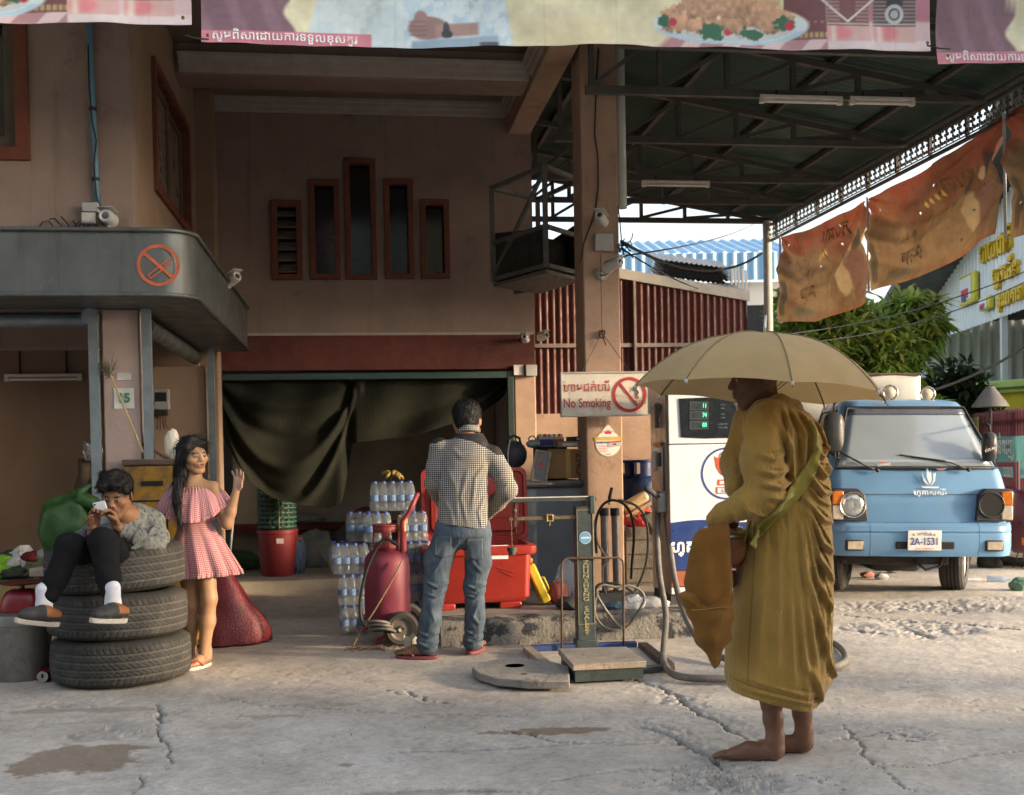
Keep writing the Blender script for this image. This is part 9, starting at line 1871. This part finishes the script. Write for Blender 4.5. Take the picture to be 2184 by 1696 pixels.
 # ---- long hair
 f=Field((-.28,-.20,.55),(.22,.2,1.52),.005); T_=lambda p: hc+M@(np.array(p)*.93)
 f.ell(T_((0,.022,.050)),(.0750,.0935,.0815),.01,np.array(M)); f.chain([T_((-.055,.03,.05)),T_((-.078,.0,-.02)),T_((-.075,.01,-.10)),J(380,1030,-.10),J(378,1075,-.15),J(384,1118,-.16)],(.035,.030,.030,.030,.026,.012),.02,fl=((0,1,0),.7)); f.chain([T_((0,.06,.03)),T_((-.02,.07,-.10)),J(395,1040,.10),J(392,1100,.11)],(.075,.07,.065,.04),.03,fl=((0,1,0),.6)); f.chain([T_((.06,.04,.03)),T_((.074,.035,-.04)),T_((.062,.045,-.10)),J(440,1028,.06)],(.032,.024,.024,.016),.02); f.chain([T_((-.03,-.035,.118)),T_((-.068,-.04,.06)),T_((-.078,-.02,-.01))],(.022,.020,.02),.02); f.chain([T_((.0,-.03,.12)),T_((.05,-.045,.085)),T_((.072,-.015,.02))],(.02,.016,.016),.015)
 X,Y,Z=f.grids(); f.d-=(np.clip((hc[2]-.02-Z)/.05,.15,1)*(.003*np.sin(X*330+np.sin(Z*18)*2.2+Y*120)+.002*np.sin(X*150-Y*200+Z*9))).astype(np.float32); fc=T_((0,-.108,-.030)); f.ell(fc,(.062,.068,.100),.006,np.array(M),cut=True)
 V,F=f.mesh(); V=relax(V,F,1,.3); mk('hair',V,F,M_hair,t); strands(V,F,1500,.10,lambda p:np.array([.0,-.0,-1.]) if p[2]<hc[2]+.05 else np.array([-.5 if p[0]<hc[0] else .5,.3,-.5]),6,t,lift=.12)
build_girl()
# ================================================================== man bending over the cool box
def build_man():
 d0=7.05; O=np.array([-.36,d0,0.]); J=lambda x,y,dy=0: P(x,y,d0+dy)-O; t=thing('person','man in black and white checked shirt and jeans bending over the red cool box','person',O); sk=(.27,.145,.085); parts=[]
 hc=J(997,903,.11); M=rotm(32,3,174); V,F,C=head_mesh(.005,sk,neck=False); parts.append((V*1.06@M.T+hc,F,C)); nk=J(1000,925,.05)
 f=Field((-.35,-.35,-.02),(.40,.45,1.5),.009); f.chain([J(985,1110,.02),J(990,1000,.03),J(995,960,.05)],(.085,.08,.07),.05); f.chain([J(995,960,.05),nk+np.array([0,.02,-.01]),hc-np.array([0,-.02,.07])],(.055,.042,.044),.03)
 sL=J(938,955,.02); sR=J(1050,972,.02); eL=J(926,1030,.06); wL=J(945,1075,.28); eR=J(1083,1045,.02); wR=J(1040,1095,.25); f.chain([sL,eL,wL],(.042,.036,.026),.02); f.chain([sR,eR,wR],(.042,.036,.026),.02)
 hL=J(955,1130,0); hR=J(1015,1135,0); kL=J(930,1240,-.02); kR=J(1012,1250,.03); aL=J(916,1390,-.05); aR=J(1006,1378,.10); aL[2]=.08; aR[2]=.08
 f.chain([hL,kL,aL],(.08,.052,.036),.03); f.chain([hR,kR,aR],(.08,.052,.036),.03); V,F=f.mesh(); parts.insert(0,(V,F,sk))
 for w,e in ((wL,eL),(wR,eR)):
  V,F,C=hand_mesh([(25,35,25)]*4,scale=.95,flip=1 if w is wR else -1,res=.004,skin=sk); parts.append((aim(V,w,w-e+np.array([0,.12,-.10]),(0,-.4,1)),F,C))
 fl=[]
 for a,tx,ty in ((aL,860,1405),(aR,1000,1391)):
  h=a*np.array([1,1,0]); h[2]=.022; tt=G(tx,ty)-O; tt[2]=.022
  if a is aR: tt=h+np.array([.05,.22,0])
  fl.append((h,tt)); parts.append(foot_mesh(h,tt,None,.235,(.20,.105,.06),None,.005))
 V,F,C=joinm(parts); mk('body',V,F,M_skin,t,C); V,F=short_hair(M*1.06,hc,3,False); mk('hair',V,F,M_hair,t); strands(V,F,1100,.03,lambda p:np.array([0,-.2,-1.]),4,t)
 for h,tt in fl:
  d=tt-h; d[2]=0; d/=np.linalg.norm(d); n=np.array([-d[1],d[0],0]); s=bpy.data.objects.new('flip_flop',None); COL.objects.link(s); s.parent=t; out=[]
  for a in np.linspace(0,6.2832,29)[:-1]: s_=.5-.5*math.cos(a); out.append(h-d*.055+d*s_*.275+n*.044*math.sin(a)*(1+.3*s_))
  k=len(out); MB().add([(p[0],p[1],z) for z in (.003,.022) for p in out],[tuple(range(k))[::-1],tuple(range(k,2*k))]+[(i,(i+1)%k,k+(i+1)%k,k+i) for i in range(k)]).obj('sole',mat('flipflop_red',(.20,.045,.055),.7,.15,9,.05,dirt=((.25,.18,.14),.6,9,.2)),s,bevel=.004)
  c=h+d*.14
  for q in (-1,1): MB().tube([c+n*.045*q-d*.05,c+n*.030*q+np.array([0,0,.045]),c+d*.055+np.array([0,0,.03]),c+d*.06],[.006,.007,.006,.005],8).obj('strap',mat('flipflop_strap',(.30,.12,.12),.5,.1,9,0),s,smooth=True)
 # ---- jeans
 f=Field((-.36,-.32,.03),(.30,.36,1.02),.0062); f.ell(J(986,1133,.01),(.165,.125,.115),.04); f.chain([J(958,1140,.0),J(934,1195,-.01),kL,J(918,1320,-.04),J(912,1375,-.05)],(.090,.086,.070,.064,.070),.03); f.chain([J(1018,1145,.01),J(1020,1200,.02),kR,J(1013,1320,.06),J(1008,1368,.10)],(.088,.080,.065,.059,.065),.03); f.stack([(J(985,1140)[2],J(986,1140)[0],.01,.165,.115),(J(985,1105)[2],J(986,1105)[0],.01,.155,.11)],.03)
 pz=lambda *p:[J(a,b)[[0,2]] for a,b in p]; lines=[(pz((905,1235),(935,1250),(958,1240)),.009,.012),(pz((905,1262),(930,1268),(950,1258)),.009,.010),(pz((990,1245),(1015,1255),(1038,1244)),.009,.012),(pz((990,1268),(1012,1274),(1035,1262)),.008,.009),(pz((888,1340),(915,1352),(940,1344)),.009,.012),(pz((888,1362),(915,1374),(938,1365)),.010,.014),(pz((985,1345),(1008,1354),(1032,1344)),.009,.012),(pz((985,1366),(1008,1372),(1030,1362)),.009,.012),(pz((955,1165),(940,1200),(920,1225)),.012,.012),(pz((1000,1160),(1010,1200),(1030,1220)),.012,.010),(pz((985,1145),(965,1175),(945,1185)),.010,.010),(pz((920,1290),(930,1320),(912,1335)),.012,.010),(pz((1020,1290),(1008,1315),(1024,1335)),.011,.009)]
 X,Y,Z=f.grids(); fx=folds(X[:,:,0],Z[0],lines); nn=smooth_noise(X[:,:,0]*11,Z[0]*9,71,4)-.5; f.d-=((fx+nn*.012)[:,None,:]*np.ones_like(Y)).astype(np.float32)
 Mj=mat('faded_denim',(.058,.082,.108),.85,.35,7,.25,150,dirt=((.13,.165,.19),.56,5,.2),crease=.4); je=cloth('jeans',f,Mj,t,1); g=surf_y(je)
 for (x0,x1,y0,y1) in ((930,965,1142,1182),(998,1030,1147,1188)):
  def pk(a,b):
   p=J(x0+(x1-x0)*a,y0+(y1-y0)*b*(1+.12*(1-abs(2*a-1)))); y=g(p[0],p[2]); return (p[0],(y if y is not None else -.1)-.005,p[2])
  MB().grid(pk,10,10).obj('back_pocket',mat('pocket_denim',(.065,.09,.115),.85,.3,9,.25,150),t,smooth=True,solid=.003)
  ed=[pk(a,b) for a,b in ((.05,.04),(.05,.5),(.05,.93),(.5,.95),(.95,.93),(.95,.5),(.95,.04))]; MB().tube([(p[0],p[1]-.003,p[2]) for p in ed],.0013,4).obj('pocket_stitching',mat('denim_stitch',(.28,.25,.20),.9,.1,9,0),t)
 # ---- shirt
 f=Field((-.36,-.30,.72),(.44,.40,1.40),.0058); r=lambda y,x0,x1,ry,cy: (J(x0,y)[2],(J(x0,y)[0]+J(x1,y)[0])/2,cy,(J(x1,y)[0]-J(x0,y)[0])/2,ry)
 f.stack([r(1128,933,1042,.13,.01),r(1080,935,1040,.122,.01),r(1020,940,1040,.118,.01),r(970,944,1044,.112,.02),r(945,952,1040,.10,.03),r(922,975,1028,.068,.05)],.04,2.4)
 f.chain([sL,J(930,1000,.03),eL],(.066,.060,.055),.03); f.chain([eL,eL*.5+wL*.5,wL],(.062,.052,.042),.03); f.chain([sR,J(1070,1010,.02),eR],(.066,.060,.055),.03); f.chain([eR,eR*.5+wR*.5,wR],(.062,.052,.042),.03)
 lines=[(pz((1040,985),(1015,1020),(1008,1090)),.012,.012),(pz((950,990),(975,1040),(978,1110)),.013,.011),(pz((1000,1000),(985,1060),(1000,1120)),.012,.010),(pz((945,1060),(965,1090),(968,1125)),.012,.012),(pz((1038,1050),(1022,1090),(1030,1130)),.010,.012),(pz((1070,1010),(1058,1030),(1045,1040)),.008,.010),(pz((1085,1030),(1070,1050),(1058,1075)),.008,.010),(pz((925,1020),(940,1030),(950,1050)),.008,.010),(pz((960,950),(985,975),(1020,965)),.014,.008)]
 X,Y,Z=f.grids(); fx=folds(X[:,:,0],Z[0],lines); nn=smooth_noise(X[:,:,0]*8,Z[0]*6,73,3)-.5; f.d-=((fx*.6+nn*.012)[:,None,:]*np.clip(.7-Y*2,.3,1)).astype(np.float32)
 hemz=np.interp(f.ax[0],[J(930,1114)[0],J(985,1122)[0],J(1044,1132)[0]],[J(930,1114)[2],J(985,1121)[2],J(1044,1131)[2]]); f.d=np.maximum(f.d,np.where(np.abs(X)<.30,hemz[:,None,None]-Z,-1).astype(np.float32)*np.ones_like(Y)); f.d=np.maximum(f.d,(Z-J(1000,915)[2]-.0).astype(np.float32)*np.ones_like(X)*np.ones_like(Y))
 Mc=check_mat('black_white_check',(.47,.44,.385),(.16,.15,.14),(.018,.02,.024),.0130); sh=cloth('shirt',f,Mc,t,1); yx=[J(a,b) for a,b in ((930,946),(945,940),(973,934),(1010,942),(1040,957),(1062,972))]
 slots(sh.data,lambda c:(c[:,2]>np.interp(c[:,0],[p[0] for p in yx],[p[2] for p in yx])),[Mc,mat('black_yoke',(.018,.017,.017),.8,.2,12,.2,120)])
 cc=J(1000,917,.04); MB().grid(lambda a,b:(cc[0]+(.066-.008*b)*math.cos(6.2832*a),cc[1]+(.066-.008*b)*math.sin(6.2832*a),cc[2]-.018+.038*b-.01*math.sin(6.2832*a)),32,4,cu=True).obj('collar',Mc,t,smooth=True,solid=.006)
build_man()
# ================================================================== young man sitting on the tyres
def build_sitter():
 d0=6.5; O=np.array([-2.28,d0,0.]); J=lambda x,y,dy=0: P(x,y,d0+dy)-O; t=thing('person','young man in grey patterned shirt sitting on the tyres looking at a phone','person',(O[0],O[1],0)); sk=(.25,.125,.065); parts=[]
 hc=J(249,1058,-.06); M=rotm(17,4,2); V,F,C=head_mesh(.0036,sk); parts.append((V@M.T*1.0+hc,F,C)); pel=J(268,1195,.10); ch=J(288,1130,.16); nk=J(270,1103,.06)
 f=Field((-.35,-.55,.25),(.45,.40,1.35),.009); f.chain([pel,ch,nk,hc-np.array([0,-.02,.08])],(.12,.12,.07,.05),.05); sR=J(322,1118,.16); eR=J(330,1172,-.02); wR=J(252,1124,-.28); sL=J(250,1130,.16); eL=J(178,1152,-.02); wL=J(198,1124,-.28); f.chain([sR,eR],(.048,.042),.03); f.chain([sL,eL],(.048,.042),.03); kL=J(150,1166,-.36); kR=J(221,1158,-.38); aL=J(94,1292,-.45); aR=J(241,1288,-.47); f.chain([pel+np.array([-.08,0,-.02]),kL,aL],(.085,.055,.035),.03); f.chain([pel+np.array([.06,0,-.02]),kR,aR],(.085,.055,.035),.03); V,F=f.mesh(); parts.insert(0,(V,F,sk))
 fa=Field((-.35,-.42,.70),(.35,.2,1.15),.005); fa.chain([eR,wR],(.040,.027),.02); fa.chain([eL,wL],(.040,.027),.02); V,F=fa.mesh(); parts.append((V,F,sk))
 ph=J(223,1093,-.25)
 # hands wrap the phone from both sides, fingers in front of its back
 V,F,C=hand_mesh([(30,40,25),(34,44,25),(36,46,25),(40,46,25)],(4,2,-2,-6),((.020,-.004,.02),(.040,-.014,.045),(.040,-.030,.068),(.034,-.04,.085)),.95,1,.003,sk); parts.append((aim(V,wR,np.array([-.045,-.02,.10]),(.55,.8,.25)),F,C))
 V,F,C=hand_mesh([(30,40,25),(34,44,25),(36,46,25),(40,46,25)],(4,2,-2,-6),((.020,-.004,.02),(.040,-.014,.045),(.040,-.030,.068),(.034,-.04,.085)),.95,-1,.003,sk); parts.append((aim(V,wL,np.array([.035,-.02,.10]),(-.55,.8,.25)),F,C))
 V,F,C=joinm(parts); mk('body',V,F,M_skin,t,C); V,F=short_hair(M,hc,1,True); mk('hair',V,F,M_hair,t); strands(V,F,1300,.04,lambda p:np.array([-.6,-.8,-.35]),5,t)
 # ---- phone held in the hands
 p=thing('mobile_phone','white mobile phone held up in both hands of the seated man','phone',O+ph+np.array([0,-.035,.0]),R(8)); p.rotation_euler=(R(18),R(-12),R(6)); MB().box(-.034,.034,-.004,.004,-.066,.066).obj('case',mat('phone_white',(.66,.70,.76),.3,.03,9,0),p,bevel=.006); MB().box(-.032,.032,.0042,.0052,-.064,.064).obj('screen',M_dark,p); MB().lathe([(0,.001),(.006,.001),(.006,-.001)],14,(-.024,-.0045,.056),Matrix.Rotation(R(90),4,'X')).obj('lens',M_glass,p); MB().ball((0,-.0042,.012),(.005,.0008,.006),10,6).obj('back_mark',mat('mark_grey',(.25,.26,.28),.4,0,1,0),p)
 # ---- trousers
 f=Field((-.62,-.62,.38),(.25,.30,1.0),.0065); f.ell(pel+np.array([-.02,-.02,-.03]),(.16,.15,.11),.05); f.chain([pel+np.array([-.07,-.02,-.02]),kL,kL*.45+aL*.55,kL*.22+aL*.78],(.095,.076,.060,.056),.03); f.chain([pel+np.array([.05,-.03,-.02]),kR,kR*.45+aR*.55,kR*.22+aR*.78],(.095,.078,.060,.056),.03)
 X,Y,Z=f.grids(); nn=smooth_noise(X[:,:,0]*9,Z[0]*8,81,4)-.5; f.d-=((nn*.02)[:,None,:]+.0012*np.sin(X*50+Z*70)+0*Y).astype(np.float32); cloth('trousers',f,mat('black_trousers',(.010,.010,.011),.9,.2,9,.2,140,spec=.15),t,1)
 # ---- shirt
 f=Field((-.42,-.32,.62),(.42,.36,1.20),.0062); f.chain([pel+np.array([0,.02,.02]),ch,nk-np.array([0,0,.04])],(.135,.14,.085),.05); f.chain([J(256,1128,.10),J(290,1112,.14),sR],(.085,.095,.075),.05); f.chain([sR,J(333,1148,.08),eR],(.078,.072,.066),.04); f.chain([eR,eR*.45+wR*.55,wR*.88+eR*.12],(.066,.056,.044),.03); f.chain([sL,eL],(.07,.06),.04); f.chain([eL,wL*.85+eL*.15],(.06,.042),.03)
 pz=lambda *q:[J(a,b)[[0,2]] for a,b in q]; lines=[(pz((325,1120),(312,1150),(305,1180)),.010,.014),(pz((338,1140),(325,1160),(300,1165)),.009,.014),(pz((300,1120),(285,1150),(290,1185)),.010,.014),(pz((275,1115),(272,1140),(262,1160)),.010,.012),(pz((318,1168),(298,1158),(275,1140)),.008,.012),(pz((335,1165),(312,1178),(292,1180)),.008,.010)]
 X,Y,Z=f.grids(); fx=folds(X[:,:,0],Z[0],lines); nn=smooth_noise(X[:,:,0]*9,Z[0]*9,83,4)-.5; f.d-=((fx+nn*.016)[:,None,:]+0*Y).astype(np.float32); cloth('shirt',f,mat('grey_floral_shirt',(.17,.175,.16),.85,.25,9,.2,140,dirt=[((.05,.06,.06),.50,42,.08),((.24,.24,.22),.58,30,.1)],detail=3),t,1)
 MB().grid(lambda a,b:(nk[0]+.004+(.075-.012*b)*math.cos(6.2832*a),nk[1]+.0+(.066-.008*b)*math.sin(6.2832*a),nk[2]-.055+.05*b+.018*math.sin(6.2832*a)*1.),32,4,cu=True).obj('collar',mat('grey_floral_shirt'),t,smooth=True,solid=.006)
 # ---- socks and slip-on shoes
 for a,toe,hl in ((aL,J(38,1318,-.62),J(112,1325,-.46)),(aR,J(198,1318,-.66),J(258,1318,-.47))):
  f=Field(a-np.array([.09,.1,.13]),a+np.array([.09,.1,.15]),.0055); f.chain([a+np.array([0,0,.085]),a,a+np.array([0,-.01,-.06])],(.042,.040,.042),.02); cloth('sock',f,mat('white_sock',(.62,.62,.66),.9,.06,20,.2,150),t,1)
  s=bpy.data.objects.new('shoe',None); COL.objects.link(s); s.parent=t; d=toe-hl; L=np.linalg.norm(d); d/=L; up=np.array([0,-.25,1.]); up-=d*(up@d); up/=np.linalg.norm(up); n=np.cross(up,d); f=Field(np.minimum(toe,hl)-.11,np.maximum(toe,hl)+.12,.005); b=hl+up*.012
  f.chain([hl+up*.035,hl+d*L*.35+up*.038,hl+d*L*.7+up*.022,toe-d*.03+up*.016],(.040,.043,.040,.032),.03,fl=(up,.85)); f.cap(a+np.array([0,-.005,-.045]),hl+d*.05+up*.03,.044,.042,.03); f.cap(a+np.array([0,-.005,.05]),a+np.array([0,-.005,-.055])+d*.01,.038,.036,.008,cut=True)
  V,F=f.mesh(); V=relax(V,F,1); o=mk('upper',V,F,mat('shoe_dark',(.035,.036,.034),.7,.25,12,.15),s); dd=np.array(d); slots(o.data,lambda c:((((c-hl)@dd)<.075)&(((c-hl)@up)>.03)).astype(int)+0,[mat('shoe_dark'),mat('shoe_brown',(.26,.10,.03),.6,.2,9,.05)])
  out=[]
  for q in np.linspace(0,6.2832,29)[:-1]: s_=.5-.5*math.cos(q); out.append(hl-d*.045+d*s_*(L+.06)+n*.045*math.sin(q)*(1+.1*s_))
  k=len(out); V=[p-up*z for z in (.0,.026) for p in out]; MB().add(V,[tuple(range(k)),tuple(range(2*k-1,k-1,-1))]+[(i,(i+1)%k,k+(i+1)%k,k+i) for i in range(k)]).obj('sole',mat('shoe_sole',(.48,.44,.37),.7,.15,12,.1,dirt=((.22,.17,.12),.58,12,.2)),s,bevel=.004)
build_sitter()
